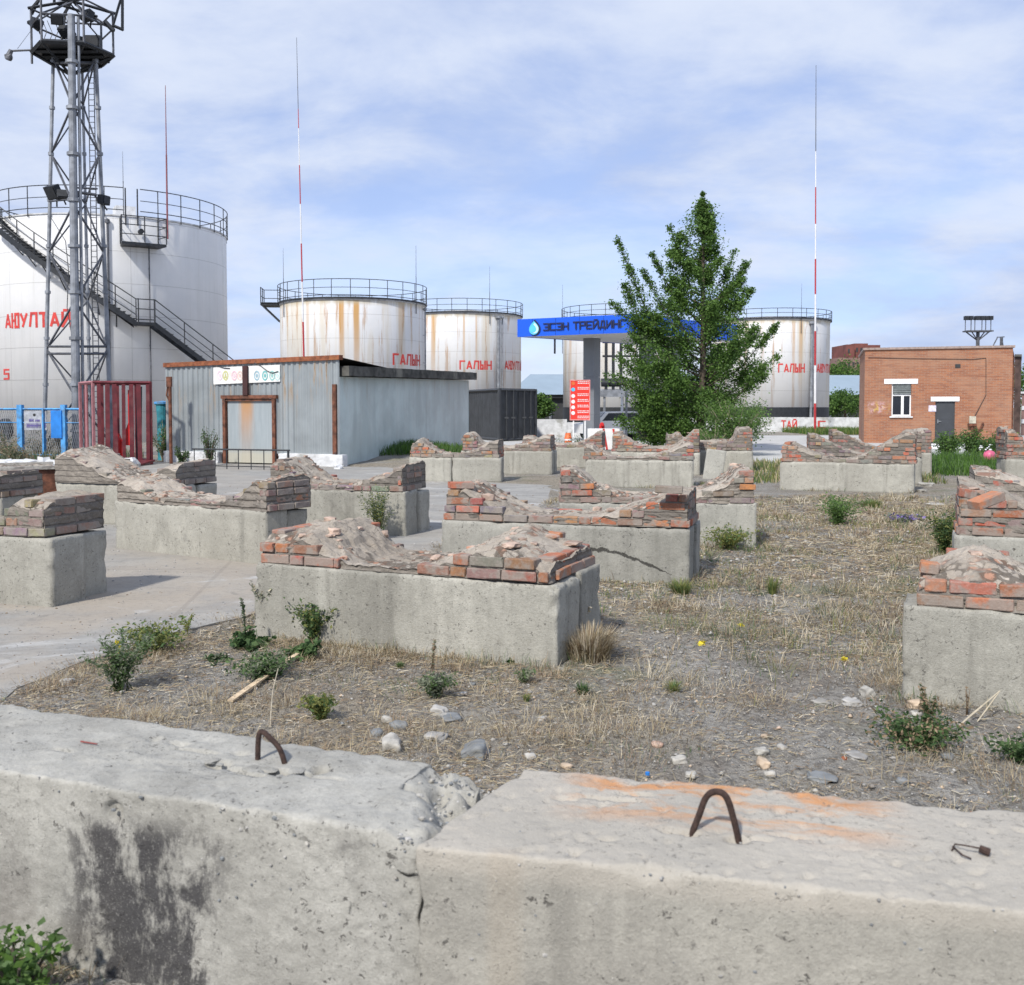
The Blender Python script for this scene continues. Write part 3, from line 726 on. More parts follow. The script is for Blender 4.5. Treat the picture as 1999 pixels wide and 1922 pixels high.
        for i in range(len(seq) - 1):
            for k in range(kz): fs2.append((i * (kz + 1) + k, i * (kz + 1) + k + 1, (i + 1) * (kz + 1) + k + 1, (i + 1) * (kz + 1) + k))
        b.add(cols, fs2)
    wall([vs[i * W1] for i in range(nx + 1)], (0, -1), 1); wall([vs[i * W1 + ny_] for i in range(nx, -1, -1)], (0, 1), 1)
    wall([vs[j] for j in range(ny_, -1, -1)], (-1, 0), 1); wall([vs[nx * W1 + j] for j in range(ny_ + 1)], (1, 0), 1)
    b.build('mortar_bed', [topc or M_pale, M_mortar], t, smooth=False)
    # broken lumps on the slopes
    if rub:
        b = MB()
        for _ in range(rub):
            x = X0 + LL * rnd.choice((rnd.uniform(.03, low[0]), rnd.uniform(low[1], .97), rnd.uniform(.03, low[0])))
            yy_ = rnd.uniform(.08, Wd - .06); hh = prof(x) * fy(yy_); s_ = rnd.uniform(.015, .05) * (1 if rnd.random() < .8 else 1.5)
            b.rock((x, yy_, H0 + hh + s_ * .45), s_, rnd, 1 if dist > 9 else 2, rnd.uniform(.3, .8))
        tag(b.build('rubble', M_rub, t), kind='stuff')
    return t

def pg(px, py): p = G(px, py); return (p.x, p.y)
def ext(p, q, L):  # keep p, direction p->q, length L
    d = Vector((q[0] - p[0], q[1] - p[1])).normalized() * L; return (p[0] + d.x, p[1] + d.y)
cradle('front centre cradle with bright orange bricks at both ends and pale sand between', pg(497, 1240), pg(1086, 1303), .53, .25, .012, .26, .88, 1.1, 1, (.04, .04), (.33, .53), True, rub=40, power=1.15, endw=.36, dropR=.6, dropL=.2, plaster=-.1, back=.2, bite=.2)
cradle('wide rough grey cradle standing right behind the front centre one', pg(862, 1118), pg(1345, 1141), .53, .33, .05, .31, .80, .45, 2, (.03, .0), (.40, .55), True, mat_b=M_arch, rub=22, power=1.75, bite=.1, jag=.25)
cradle('cradle left of centre with a thick mortared right hump', pg(226, 1070), pg(522, 1103), .56, .24, .05, .33, .66, .12, 3, (.03, -.02), (.38, .58), True, plaster=.7, rub=22)
cradle('cradle beyond the left of centre one with a leafy weed growing against its side', pg(520, 1036), pg(791, 1047), .57, .36, .07, .33, .80, .10, 4, (.05, .02), (.42, .55), plaster=.5, rub=16)
cradle('cradle with a smooth plastered hump in front of the maroon slatted stand', pg(109, 1019), pg(352, 1030), .58, .46, .07, .28, .85, .05, 5, (.0, .02), (.5, .66), plaster=1.3, rub=8, miss=0, power=1.0, mat_b=M_conc)
pr_ = pg(103, 1186); cradle('nearest cradle at the left edge with four brick courses on a shaded end', ext(pr_, (pr_[0] - 2.27, pr_[1] + .72), 2.38), pr_, .58, .30, .04, .30, .74, .12, 6, (.0, .06), (.42, .66), True, rub=14, power=2.2, endw=.3)
pr_ = pg(6, 1066); cradle('cradle cut by the left edge with a sloping plastered end beside the rusty trough', ext(pr_, (pr_[0] - 2.3, pr_[1] + .6), 2.38), pr_, .58, .3, .05, .26, .7, .0, 7, (.0, .0), (.5, .6), plaster=1.3, rub=4, miss=0)
cradle('far cradle before the grey shed wing, its base two blocks end to end', pg(799, 939), pg(979, 941), .54, .42, .06, .38, .80, .4, 8, (.02, .06), (.42, .52), rub=16, halves=True)
cradle('far cradle just right of the two block one, before the dark container', pg(900, 925), pg(1078, 927), .58, .40, .10, .38, .85, .25, 9, (.02, .03), (.4, .5), rub=12)
cradle('far cradle behind the others with a flat brick top, below the red board', pg(1018, 912), pg(1178, 914), .56, .28, .08, .42, .8, .3, 10, (.02, .03), (.45, .6), rub=12)
cradle('far pale cradle with a low left wing and a tall brick right hump', pg(1142, 950), pg(1354, 952), .57, .28, .02, .34, .75, .25, 11, (-.04, -.02), (.36, .48), rub=14)
cradle('far cradle with a heap of brick rubble on its right hump under the tree', pg(1192, 925), pg(1366, 927), .56, .44, .10, .50, .8, .5, 12, (.02, .0), (.45, .6), rub=34)
cradle('far cradle right of the tree ending in a tall stack of dark bricks', pg(1300, 921), pg(1470, 922), .56, .44, .22, .55, .8, .15, 13, (.02, .0), (.40, .72), rub=8, power=2.5, endw=.34)
cradle('middle cradle whose right end shows pinkish bricks above a rough grey block', pg(1092, 1066), pg(1477, 1069), .52, .38, .06, .38, .78, .3, 14, (.0, .02), (.40, .60), True, mat_b=M_concg, rub=20)
cradle('clean pale cradle near the brick building with a wide smooth hollow', pg(1522, 956), pg(1785, 964), .57, .34, .06, .62, .72, .55, 15, (.02, -.02), (.42, .50), rub=10, topc=M_pale, power=1.35, jag=.2, bite=0)
cradle('cradle directly behind the clean pale one, its arc seen through the hollow', pg(1576, 942), pg(1800, 945), .58, .46, .06, .50, .7, .15, 16, (.02, .0), (.48, .56), rub=8, power=1.3, jag=.25, bite=0)
cradle('farthest cradle of the right hand row, beside the green bushes', pg(1622, 930), pg(1819, 932), .58, .50, .10, .55, .7, .15, 17, (.02, .0), (.5, .6), rub=8, power=1.3, jag=.25, bite=0)
pl_ = pg(1760, 1368); cradle('nearest cradle at the right edge with three red brick courses', pl_, ext(pl_, (pl_[0] + 2.2, pl_[1] - .95), 2.38), .545, .25, .04, .3, .85, 1.1, 18, (.06, .04), (.46, .6), True, plaster=.1, dropL=.5, back=.2, bite=.3, rub=36, power=1.3, endw=.24)
cradle('second cradle at the right edge carrying a whole orange brick on its hump', (3.78, 8.72), (5.98, 7.85), .56, .44, .05, .3, .8, .35, 19, (.02, .04), (.45, .6), True, rub=16, mat_b=M_concg, power=1.2)
cradle('third cradle at the right edge with a pale smooth slope', (4.98, 11.1), (7.2, 10.3), .56, .40, .06, .3, .72, .3, 20, (.02, .04), (.5, .6), plaster=.6, rub=6, power=1.1)
cradle('far cradle cut by the right edge with reddish bricks on a white block', (10.42, 21.6), (12.7, 21.2), .56, .62, .06, .5, .8, .8, 21, (.0, .04), (.5, .6), rub=6)

# crack in the wide grey cradle is a gouge of its own on the block face
def loose(label, px, py, hh, rzz, tilt, col, seed, size=(.25, .12, .065)):
    rnd = random.Random(seed); p = G(px, py, hh); b = MB(); b.col = col
    brick(b, 0, 0, 0, *size, rnd, rz=.001, tilt=tilt); b.v = [tuple(v) for v in b.v]
    tag(b.build('loose_brick', M_brick, loc=p, rz=rzz), label, 'brick', 'loose bricks left on the cradles')
loose('broken orange brick balanced on the corner of the nearest right edge cradle', 1814, 1118, .70, -.3, .10, (.50, .20, .09), 1, (.10, .10, .065))
loose('whole orange brick tilted on top of the second right edge cradle', 1925, 985, .95, .35, -.3, (.50, .20, .10), 2)
loose('small dark red brick bit at the left shoulder of the second right edge cradle', 1889, 972, .93, .1, .2, (.36, .13, .08), 3, (.10, .1, .07))
loose('flat red brick on the top left of the wide grey cradle', 900, 953, .84, .3, .05, (.50, .16, .09), 4)
loose('dark mossy brick crowning the right hump of the wide grey cradle', 1306, 962, .86, -.2, .02, (.24, .20, .16), 5)
# a leaning slab between the far cradles
b = rough_block(.45, .10, .75, .04, .01, .01, .04, 44); p = G(1388, 934); o = b.build('leaning_slab', M_concg, smooth=True, loc=(p.x - .2, p.y, -.02)); o.rotation_euler = (R(-14), R(8), R(-10))
tag(o, 'broken mortar slab leaning upright between two far cradles', 'slab')
# ---------------------------------------------------------------- lettering drawn as strokes
GL = {'А': [(0, 0, .29, 1), (.29, 1, .6, 0), (.12, .28, .48, .28)], 'Ю': [(-.06, 0, -.06, 1), (0, .5, .3, .5), (.3, 0, .3, 1), (.66, 0, .66, 1), (.3, 1, .66, 1), (.3, 0, .66, 0)],
      'У': [(0, 1, .3, .4), (.6, 1, .2, 0)], 'Л': [(0, 0, .14, 1), (.14, 1, .6, 1), (.6, 0, .6, 1)], 'Т': [(0, 1, .6, 1), (.3, 0, .3, 1)],
      'Й': [(0, 0, 0, 1), (0, 0, .6, 1), (.6, 0, .6, 1), (.15, 1.2, .45, 1.2)], 'И': [(0, 0, 0, 1), (0, 0, .6, 1), (.6, 0, .6, 1)],
      'Г': [(0, 0, 0, 1), (0, 1, .55, 1)], 'Ы': [(0, 0, 0, 1), (0, .5, .32, .5), (.32, 0, .32, .5), (0, 0, .32, 0), (.6, 0, .6, 1)],
      'Н': [(0, 0, 0, 1), (.6, 0, .6, 1), (0, .5, .6, .5)], '5': [(.6, 1, 0, 1), (0, 1, 0, .55), (0, .55, .6, .55), (.6, .55, .6, 0), (.6, 0, 0, 0)],
      'Э': [(0, 1, .6, 1), (.6, 0, .6, 1), (0, 0, .6, 0), (.2, .5, .6, .5)], 'С': [(0, 1, .6, 1), (0, 0, 0, 1), (0, 0, .6, 0)],
      'Р': [(0, 0, 0, 1), (0, 1, .6, 1), (.6, 1, .6, .5), (.6, .5, 0, .5)], 'Е': [(0, 0, 0, 1), (0, 1, .6, 1), (0, .5, .5, .5), (0, 0, .6, 0)],
      'Д': [(.12, .1, .2, 1), (.2, 1, .5, 1), (.5, 0, .5, 1), (0, .1, .6, .1), (0, -.15, 0, .1), (.6, -.15, .6, .1)]}
def word(b, text, u0, u1, v0, v1, f, th=.20, gap=.30, off=.012):
    """strokes of text between u0..u1, v0..v1 mapped by f(u,v,o) -> point, each a thin raised plate"""
    n = len(text); tot = n * .6 + (n - 1) * gap + th; sx = (u1 - u0) / tot; sy = (v1 - v0) / (1 + th); x = th / 2
    for ch in text:
        for si, (ax, ay, bx, by) in enumerate(GL.get(ch, [])):
            dx, dy = bx - ax, by - ay; l = math.hypot(dx, dy) or 1; dx /= l; dy /= l
            h = th / 2; e = h if (abs(dx) < .01 or abs(dy) < .01) else h * .3
            P = [(ax - dx * e - dy * h, ay - dy * e + dx * h), (ax - dx * e + dy * h, ay - dy * e - dx * h), (bx + dx * e + dy * h, by + dy * e - dx * h), (bx + dx * e - dy * h, by + dy * e + dx * h)]
            m = 3; o_ = off + si * .0015
            top = []; 
            for k in range(m + 1):
                t = k / m
                for q0_, q1_ in ((P[0], P[3]), (P[1], P[2])):
                    qx = q0_[0] + (q1_[0] - q0_[0]) * t; qy = q0_[1] + (q1_[1] - q0_[1]) * t
                    top.append((u0 + (x + qx) * sx, v0 + (h + qy) * sy))
            vs = [f(u, v, o_) for u, v in top] + [f(u, v, o_ - .008) for u, v in top]; nn = len(top)
            fs = [(2 * k, 2 * k + 1, 2 * k + 3, 2 * k + 2) for k in range(m)] + [(nn + 2 * k, nn + 2 * k + 2, nn + 2 * k + 3, nn + 2 * k + 1) for k in range(m)]
            fs += [(2 * k, 2 * k + 2, nn + 2 * k + 2, nn + 2 * k) for k in range(m)] + [(2 * k + 1, nn + 2 * k + 1, nn + 2 * k + 3, 2 * k + 3) for k in range(m)]
            b.add(vs, fs)
        x += .6 + gap

# ---------------------------------------------------------------- storage tanks
def tankmat(name, rust, Rr, H, stripes):
    m, t, b = mat(name); o = t.coord(); x, y, z = t.sep(o)
    ang = t.math('ARCTAN2', y, x); av = t.comb(t.math('MULTIPLY', ang, Rr), 0.0, t.math('MULTIPLY', z, .06)); r = t.rnd()
    av = t.vmath('ADD', av, t.comb(t.math('MULTIPLY', r, 40.0), 0.0, 0.0))
    n1 = t.noise(av, .9, 5, .6); n2 = t.noise(av, 2.6, 6, .7); n3 = t.noise(o, .7, 5, .6)
    c = t.mix(t.step(n3, .3, .7), (.82, .83, .84), (.89, .89, .89))
    c = t.mix(t.step(n2, .45, .75, 0, .4), c, (.66, .67, .66))
    # shell courses
    cz = t.math('ABSOLUTE', t.math('SUBTRACT', t.math('FRACT', t.math('MULTIPLY', z, 1 / 1.49)), .5)); seam = t.step(cz, .488, .495)
    ca = t.math('ABSOLUTE', t.math('SUBTRACT', t.math('FRACT', t.math('MULTIPLY', ang, Rr / 6.0)), .5)); seam = t.math('MAXIMUM', seam, t.step(ca, .497, .499))
    pn_ = t.n.new('ShaderNodeTexWhiteNoise'); t.set(pn_.inputs['Vector'], t.comb(t.math('FLOOR', t.math('ADD', t.math('MULTIPLY', ang, Rr / 6.0), .5)), t.math('FLOOR', t.math('ADD', t.math('MULTIPLY', z, 1 / 1.49), .5)), r))
    c = t.mix(t.math('MULTIPLY', pn_.outputs['Value'], .14), c, (.68, .69, .70)); c = t.mix(t.math('MULTIPLY', seam, .55), c, (.36, .36, .35))
    if rust:
        fade = t.step(z, H * .1, H * 1.0, .25, 1)
        m1 = t.math('MULTIPLY', t.step(n1, .50, .62), fade)
        c = t.mix(t.math('MULTIPLY', m1, .5), c, (.68, .58, .40))
        m2 = t.math('MULTIPLY', t.step(n2, .54, .64), fade)
        c = t.mix(t.math('MULTIPLY', m2, .85), c, (.48, .25, .09))
        for (a0, wd, s_) in stripes:
            d = t.math('ABSOLUTE', t.math('SUBTRACT', ang, a0)); n4 = t.noise(av, 5, 5, .6)
            mm = t.math('MULTIPLY', t.step(t.math('ADD', t.math('MULTIPLY', d, .8), t.math('MULTIPLY', n4, wd * .5)), wd * .6, wd * 1.1, 1, 0), t.step(z, H * .25, H * .95, .15, 1))
            c = t.mix(t.math('MULTIPLY', mm, s_), c, (.58, .30, .06))
        c = t.mix(t.math('MULTIPLY', t.step(z, H - .45, H - .1), t.step(n2, .3, .55, .2, .8)), c, (.50, .43, .30))
    else:
        m1 = t.math('MULTIPLY', t.step(n2, .56, .74), t.step(z, H * .3, H, .1, .5)); c = t.mix(m1, c, (.55, .50, .42))
        c = t.mix(t.math('MULTIPLY', t.step(n1, .5, .7), .3), c, (.70, .70, .69))
    t.set(b.inputs['Base Color'], c); b.inputs['Roughness'].default_value = .55
    t.set(b.inputs['Normal'], t.bump(t.math('ADD', seam, t.math('MULTIPLY', t.noise(o, 1.3, 3, .5), .6)), .25, .03))
    return m
def tank(label, cx, cy, Rr, H, mt, rail_h=1.2, band=0.0, posts=30, gaps=(), pipes=(), rods=(), words=(), rim=.06, walkway=True):
    base_z = -.05; t = thing('storage_tank', label, 'oil tank', (cx, cy, base_z), 0, None)
    b = MB(); b.lathe([(0, 0), (Rr, 0), (Rr, H)], n=128); b.build('shell', mt, t, smooth=False).data.polygons.foreach_set('use_smooth', [True] * (128 * 2))
    b = MB(); b.lathe([(Rr - .002, H - .06), (Rr + rim, H - .03), (Rr + rim, H + .03), (Rr - .3, H + .07), (Rr * .5, H + .40), (.01, H + .62)], n=96); b.build('roof', M_offwhite, t)
    if band:
        b = MB(); b.lathe([(Rr + .012, 0), (Rr + .012, band)], n=96); b.lathe([(Rr + .012, band), (Rr, band + .004)], n=96); b.build('base_band', M_black, t)
    if walkway:
        b = MB(); b.lathe([(Rr + rim - .02, H + .035), (Rr + .15, H + .035), (Rr + .15, H + .13), (Rr - .3, H + .13)], n=72); b.build('walkway', M_black, t)
    ins = lambda a: any(g0 < a < g1 for g0, g1 in gaps)
    b = MB(); rr = Rr + (.13 if walkway else .06); zb = H + (.1 if walkway else -.12); N = 96
    for zz, r_ in ((H + rail_h, .024), (H + rail_h * .58, .018), (H + rail_h * .20, .022)):
        for i in range(N):
            a0, a1 = 2 * math.pi * i / N, 2 * math.pi * (i + 1) / N
            if not ins((a0 + a1) / 2): b.tube((rr * math.cos(a0), rr * math.sin(a0), zz), (rr * math.cos(a1), rr * math.sin(a1), zz), r_, n=5, cap=False)
    for i in range(posts):
        a = 2 * math.pi * i / posts
        if not ins(a): b.tube((rr * math.cos(a), rr * math.sin(a), zb), (rr * math.cos(a), rr * math.sin(a), H + rail_h), .024, n=5)
    for g0, g1 in gaps:
        for a in (g0, g1): b.tube((rr * math.cos(a), rr * math.sin(a), zb - .3), (rr * math.cos(a), rr * math.sin(a), H + rail_h), .032, n=6)
    b.build('handrail', M_black, t)
    for k, (a, off, r_, z0, z1, mm) in enumerate(pipes):
        b = MB(); x, y = (Rr + off) * math.cos(a), (Rr + off) * math.sin(a); b.tube((x, y, z0), (x, y, z1), r_, n=10)
        if z1 > H - 1: b.tube((x, y, z1), ((Rr - .3) * math.cos(a), (Rr - .3) * math.sin(a), z1), r_ * .9, n=8); b.lathe([(0, .12), (r_ * 2.2, .06), (r_ * 2.2, -.1), (0, -.1)], c=(x, y, z1), n=10)
        z = z0 + 1
        while z < z1: b.tube((x, y, z), (Rr * math.cos(a), Rr * math.sin(a), z), .02, n=4); z += 1.8
        b.build('downpipe', mm, t, smooth=False)
    for (a, rad, z0, z1, r_, mm) in rods:
        b = MB(); x, y = rad * math.cos(a), rad * math.sin(a); b.tube((x, y, z0), (x, y, z0 + (z1 - z0) * .55), r_, r_ * .8, n=6); b.tube((x, y, z0 + (z1 - z0) * .55), (x, y, z1), r_ * .6, r_ * .3, n=6); b.build('lightning_rod', mm, t)
    for (txt, a0, a1, z0, z1) in words:
        b = MB(); word(b, txt, a0, a1, z0, z1, lambda u, v, o: ((Rr + o) * math.cos(u), (Rr + o) * math.sin(u), v)); b.build('lettering', M_red, t)
    return t
def cyl_angle(cx, cy, Rr, px, py=795):
    d = ray(px, py); dx, dy = d.x, d.y; A = dx * dx + dy * dy; B = -2 * (dx * cx + dy * cy); K = cx * cx + cy * cy - Rr * Rr
    disc = B * B - 4 * A * K
    t_ = (-B - math.sqrt(max(0, disc))) / (2 * A); return math.atan2(dy * t_ - cy, dx * t_ - cx), dy * t_
def zat(px, py, Y): return W(px, py, Y).z

# small tank B
def small_tank(label, ccx, cy, Rr, rimpy, words_px, stripes_px, railpy, rods_px=(), pipes_px=(), band=1.7, gap=None):
    cx = W(ccx, 700, cy).x; H = zat(ccx, rimpy, cy - Rr) + .05
    ws = []
    for txt, x0, x1, y0, y1, mode in words_px:
        a0, Y0 = cyl_angle(cx, cy, Rr, x0)
        if mode is None: a1, Y1 = cyl_angle(cx, cy, Rr, x1)
        else: a1 = a0 + mode
        ws.append((txt, a0, a1, zat(x0, y1, Y0) + .05, zat(x0, y0, Y0) + .05))
    st = []
    for px, wd, s_ in stripes_px: a, _ = cyl_angle(cx, cy, Rr, px); st.append((a, wd, s_))
    rods = []
    for px, y0, y1 in rods_px:
        a, Y = cyl_angle(cx, cy, Rr + .05, px); rods.append((a, Rr + .06, zat(px, y0, Y) + .05, zat(px, y1, Y) + .05, .028, M_steeld))
    pipes = []
    for px, r_, z0, z1 in pipes_px:
        a, Y = cyl_angle(cx, cy, Rr + .1, px); pipes.append((a, .16, r_, z0, H - .25 if z1 is None else z1, M_steel))
    mt = tankmat('rust_streaked_white_tank_paint', True, Rr, H, st)
    return tank(label, cx, cy, Rr, H, mt, zat(ccx, railpy, cy - Rr) + .05 - H, band, 26, pipes=pipes, rods=rods, words=ws), cx, H
tB, bx_, HB = small_tank('white tank with orange rust streaks standing behind the shed, the nearest of the small ones', 690, 68, 4.72, 583, [('ГАЛЫН', 767, 820, 689, 712, None), ('АЮУЛТАЙ', 837, 0, 689, 712, .62)], [(668, .045, .85), (697, .05, .9), (783, .05, .35), (602, .03, .4)], 544, [(556, 618, 484), (813, 612, 479)], [(829, .05, 0, None)])
b = MB()      # side landing on the left of that tank
a = math.pi + .1; Rr = 4.75; M = Matrix.Rotation(a, 4, 'Z')
b.box((Rr, -.8, HB - .05), (Rr + 1.15, .8, HB + .03), M); b.box((Rr, -.8, HB + .07), (Rr + 1.15, .8, HB + .14), M)
for yy in (-.78, 0, .78):
    b.tube(M @ Vector((Rr + 1.12, yy, HB)), M @ Vector((Rr + 1.12, yy, HB + 1.1)), .03); b.tube(M @ Vector((Rr + 1.1, yy, HB)), M @ Vector((Rr - .05, yy, HB - 1.1)), .05)
for zz in (.55, 1.1): b.tube(M @ Vector((Rr + 1.12, -.8, HB + zz)), M @ Vector((Rr + 1.12, .8, HB + zz)), .026); b.tube(M @ Vector((Rr + 1.12, -.8, HB + zz)), M @ Vector((Rr, -.8, HB + zz)), .026)
b.build('side_landing', M_black, tB)
small_tank('white tank half hidden behind the nearer rust streaked one, left of the blue canopy', 903, 83, 4.72, 610, [('ГАЛЫН', 897, 960, 703, 721, None), ('АЮУЛТАЙ', 985, 0, 703, 721, .72)], [(846, .05, .7), (906, .02, .6), (930, .02, .5)], 582, [(956, 632, 520)], [(972, .11, 0, None), (980, .05, 0, None)])
tE, ex_, HE = small_tank('white tank with a black base seen behind the petrol station canopy', 1213, 84, 4.75, 618, [], [(1113, .05, .5)], 592, [(1096, 690, 555)], [])
small_tank('white tank with a black base standing between the tree and the brick building', 1501, 84, 4.75, 622, [('ГАЛЫН', 1518, 1570, 709, 727, None), ('АЮУЛТАЙ', 1593, 0, 709, 727, .66)], [(1548, .035, .5), (1562, .04, .6), (1455, .03, .5)], 601, [(1562, 650, 553)], [(1582, .11, 0, None), (1588, .05, 0, None)])

# the big tank
RA = 5.65; cyA = 53.0; nA = W(125, 416, cyA - RA); cxA = nA.x; HA = nA.z + .05
wl = []
for txt, x0, x1, y0, y1 in (('АЮУЛТАЙ', 14, 144, 612, 642), ('5', 9, 20, 720, 741)):
    a0, Y0 = cyl_angle(cxA, cyA, RA, x0); a1, Y1 = cyl_angle(cxA, cyA, RA, x1); wl.append((txt, a0, a1, zat(x0, y1, Y0) + .05, zat(x0, y0, Y0) + .05))
gA0, _ = cyl_angle(cxA, cyA, RA, 251); gA1, _ = cyl_angle(cxA, cyA, RA, 274)
aP1, _ = cyl_angle(cxA, cyA, RA, 216); aP2, _ = cyl_angle(cxA, cyA, RA, 294); aR1, YR1 = cyl_angle(cxA, cyA, RA, 249)
aR2, YR2 = cyl_angle(cxA, cyA, RA, 329)
two = lambda a: a + 2 * math.pi if a < 0 else a
tA = tank('huge white tank with a long black staircase curving up its side, filling the left edge', cxA, cyA, RA, HA, tankmat('large_white_tank_paint', False, RA, HA, []), zat(125, 361, cyA - RA) + .05 - HA, 0, 30, gaps=[(two(gA0), two(gA1))],
          pipes=[(aP1, .10, .05, 0, HA - .3, M_steeld), (aP2, .12, .03, 0, HA - 1.3, M_steeld)],
          rods=[(aR1, RA - .3, HA, zat(248, 290, YR1), .022, M_steeld), (aR2, RA + .15, HA - .9, zat(331, 178, YR2) + .3, .045, simple('maroon_rod_paint', (.22, .07, .08)))], words=wl, walkway=False, rim=.05)
b = MB(); am, _ = cyl_angle(cxA, cyA, RA, 14); zz = zat(15, 838, cyA - RA) + .05; M = Matrix.Translation((RA * math.cos(am), RA * math.sin(am), zz)) @ Matrix.Rotation(am, 4, 'Z') @ Matrix.Rotation(R(90), 4, 'Y')
b.lathe([(.5, -.05), (.5, .22), (.46, .24), (0, .25)], n=24, M=M); b.build('manhole', M_black, tA)
# staircase
Rs = RA + .75; b = MB(); rl = MB(); WID = .62
def cyl_at(px, Rq):
    a, Y = cyl_angle(cxA, cyA, Rq, px); return a, Y
aL, YL = cyl_at(268, Rs); zL = zat(282, 628, YL) + .05; a2, Y2 = cyl_at(3, Rs); z2 = zat(3, 442, Y2) + .05
slope = (z2 - zL) / (aL - a2); aT = aL - (HA - zL) / slope
def SP(a, r, z): return (r * math.cos(a), r * math.sin(a), z)
n = 34
for i in range(n):
    t0, t1 = i / n, (i + 1) / n; a0, a1 = aL + (aT - aL) * t0, aL + (aT - aL) * t1; z0, z1 = zL + (HA - zL) * t0, zL + (HA - zL) * t1
    for r_ in (Rs + .05, Rs - WID):
        vs = []
        for (a, z) in ((a0, z0), (a1, z1)):
            for rr in (r_, r_ + .05):
                for dz in (-.22, .06): vs.append(SP(a, rr, z + dz))
        b.add(vs, [(0, 1, 3, 2), (4, 6, 7, 5), (0, 4, 5, 1), (2, 3, 7, 6), (1, 5, 7, 3), (0, 2, 6, 4)])
    vs = [SP(a0, Rs - WID + .06, z1), SP(a0, Rs + .04, z1), SP(a1, Rs + .04, z1), SP(a1, Rs - WID + .06, z1)]; b.slab(vs, .035)
    for dz, rr in ((1.05, .026), (.66, .02), (.33, .02)): rl.tube(SP(a0, Rs + .08, z0 + dz), SP(a1, Rs + .08, z1 + dz), rr, n=5, cap=False)
    if i % 4 == 0: rl.tube(SP(a0, Rs + .08, z0 - .1), SP(a0, Rs + .08, z0 + 1.05), .026, n=5)
# landing
aM, _ = cyl_at(303, Rs); da = aM - aL
b.slab([SP(aL - .01, Rs - WID, zL), SP(aL - .01, Rs + .12, zL), SP(aM, Rs + .12, zL), SP(aM, Rs - WID, zL)], .14)
for aa in (aL + .015, aM): rl.tube(SP(aa, Rs + .1, zL - .1), SP(aa, Rs + .1, zL + 1.08), .03, n=5)
for dz in (1.05, .6, .12): rl.tube(SP(aL, Rs + .1, zL + dz), SP(aM, Rs + .1, zL + dz), .024, n=5)
# lower straight flight leaving at a tangent
P0 = Vector(SP(aM, Rs - .25, zL)); tg = Vector((-math.sin(aM), math.cos(aM), 0)); nr = Vector((math.cos(aM), math.sin(aM), 0))
wp = Vector((cxA, cyA, -.05)); tt = 0
d = ray(396, 704); s_ = None
# tangent meets the sight line of pixel column 428
k = d.x / d.y; q = P0 + wp; tt = (k * q.y - q.x) / (tg.x - k * tg.y); Q = q + tg * tt; zq = W(396, 704, Q.y).z
sl = (zL - .05 - zq) / tt; full = (zL - .3) / sl; n = 22; E = P0 + tg * full; E.z = .25
for i in range(n):
    t0, t1 = i / n, (i + 1) / n; A_, B_ = P0.lerp(E, t0), P0.lerp(E, t1)
    for o_ in (.33, -.33):
        vs = []
        for p in (A_, B_):
            for w_ in (0, .05):
                for dz in (-.2, .05): vs.append(p + nr * (o_ + w_) + Vector((0, 0, dz)))
        b.add(vs, [(0, 1, 3, 2), (4, 6, 7, 5), (0, 4, 5, 1), (2, 3, 7, 6), (1, 5, 7, 3), (0, 2, 6, 4)])
    if i: b.slab([A_ + nr * -.28, A_ + nr * .33, A_ + nr * .33 + tg * .2, A_ + nr * -.28 + tg * .2], .03)
    for dz, rr in ((1.05, .026), (.66, .02), (.33, .02)): rl.tube(A_ + nr * .42 + Vector((0, 0, dz)), B_ + nr * .42 + Vector((0, 0, dz)), rr, n=5, cap=False)
    if i % 4 == 0: rl.tube(A_ + nr * .42, A_ + nr * .42 + Vector((0, 0, 1.05)), .026, n=5)
# brackets to the shell
for i in range(1, 9):
    a = aL + (aT - aL) * i / 9; z = zL + (HA - zL) * i / 9; b.tube(SP(a, Rs, z - .15), SP(a, RA, z - .75), .03, n=4)
st = b.build('staircase', M_black, tA); rl.build('handrail', M_black, st)
# hanging maintenance cage
b = MB(); c0, Y0 = cyl_at(243, RA + .9); c1, Y1 = cyl_at(322, RA + .5); zf = zat(282, 470, Y0) + .05
ri, ro = RA + .02, RA + .95; b.slab([SP(c0, ri, zf), SP(c0, ro, zf), SP(c1, ro, zf), SP(c1, ri, zf)], .12)
for aa in (c0, (c0 + c1) / 2, c1):
    for rr in ((ri, ro) if aa != (c0 + c1) / 2 else (ro,)): b.tube(SP(aa, rr, zf), SP(aa, rr, zf + 1.2), .028, n=5)
for dz in (.35, .78, 1.18):
    b.tube(SP(c0, ro, zf + dz), SP((c0 + c1) / 2, ro, zf + dz), .022, n=5); b.tube(SP((c0 + c1) / 2, ro, zf + dz), SP(c1, ro, zf + dz), .022, n=5)
    for aa in (c0, c1): b.tube(SP(aa, ri, zf + dz), SP(aa, ro, zf + dz), .022, n=5)
b.tube(SP((c0 + c1) / 2, ri + .1, zf + .6), SP((c0 + c1) / 2, ri + .35, zf + .6), .12, n=10)
b.build('maintenance_cage', M_black, tA)
b = MB(); b.box((RA * .55, -.45, HA + .1), (RA * .72, .45, HA + .75), Matrix.Rotation(aR1 + .06, 4, 'Z')); b.build('roof_hatch', M_offwhite, tA)

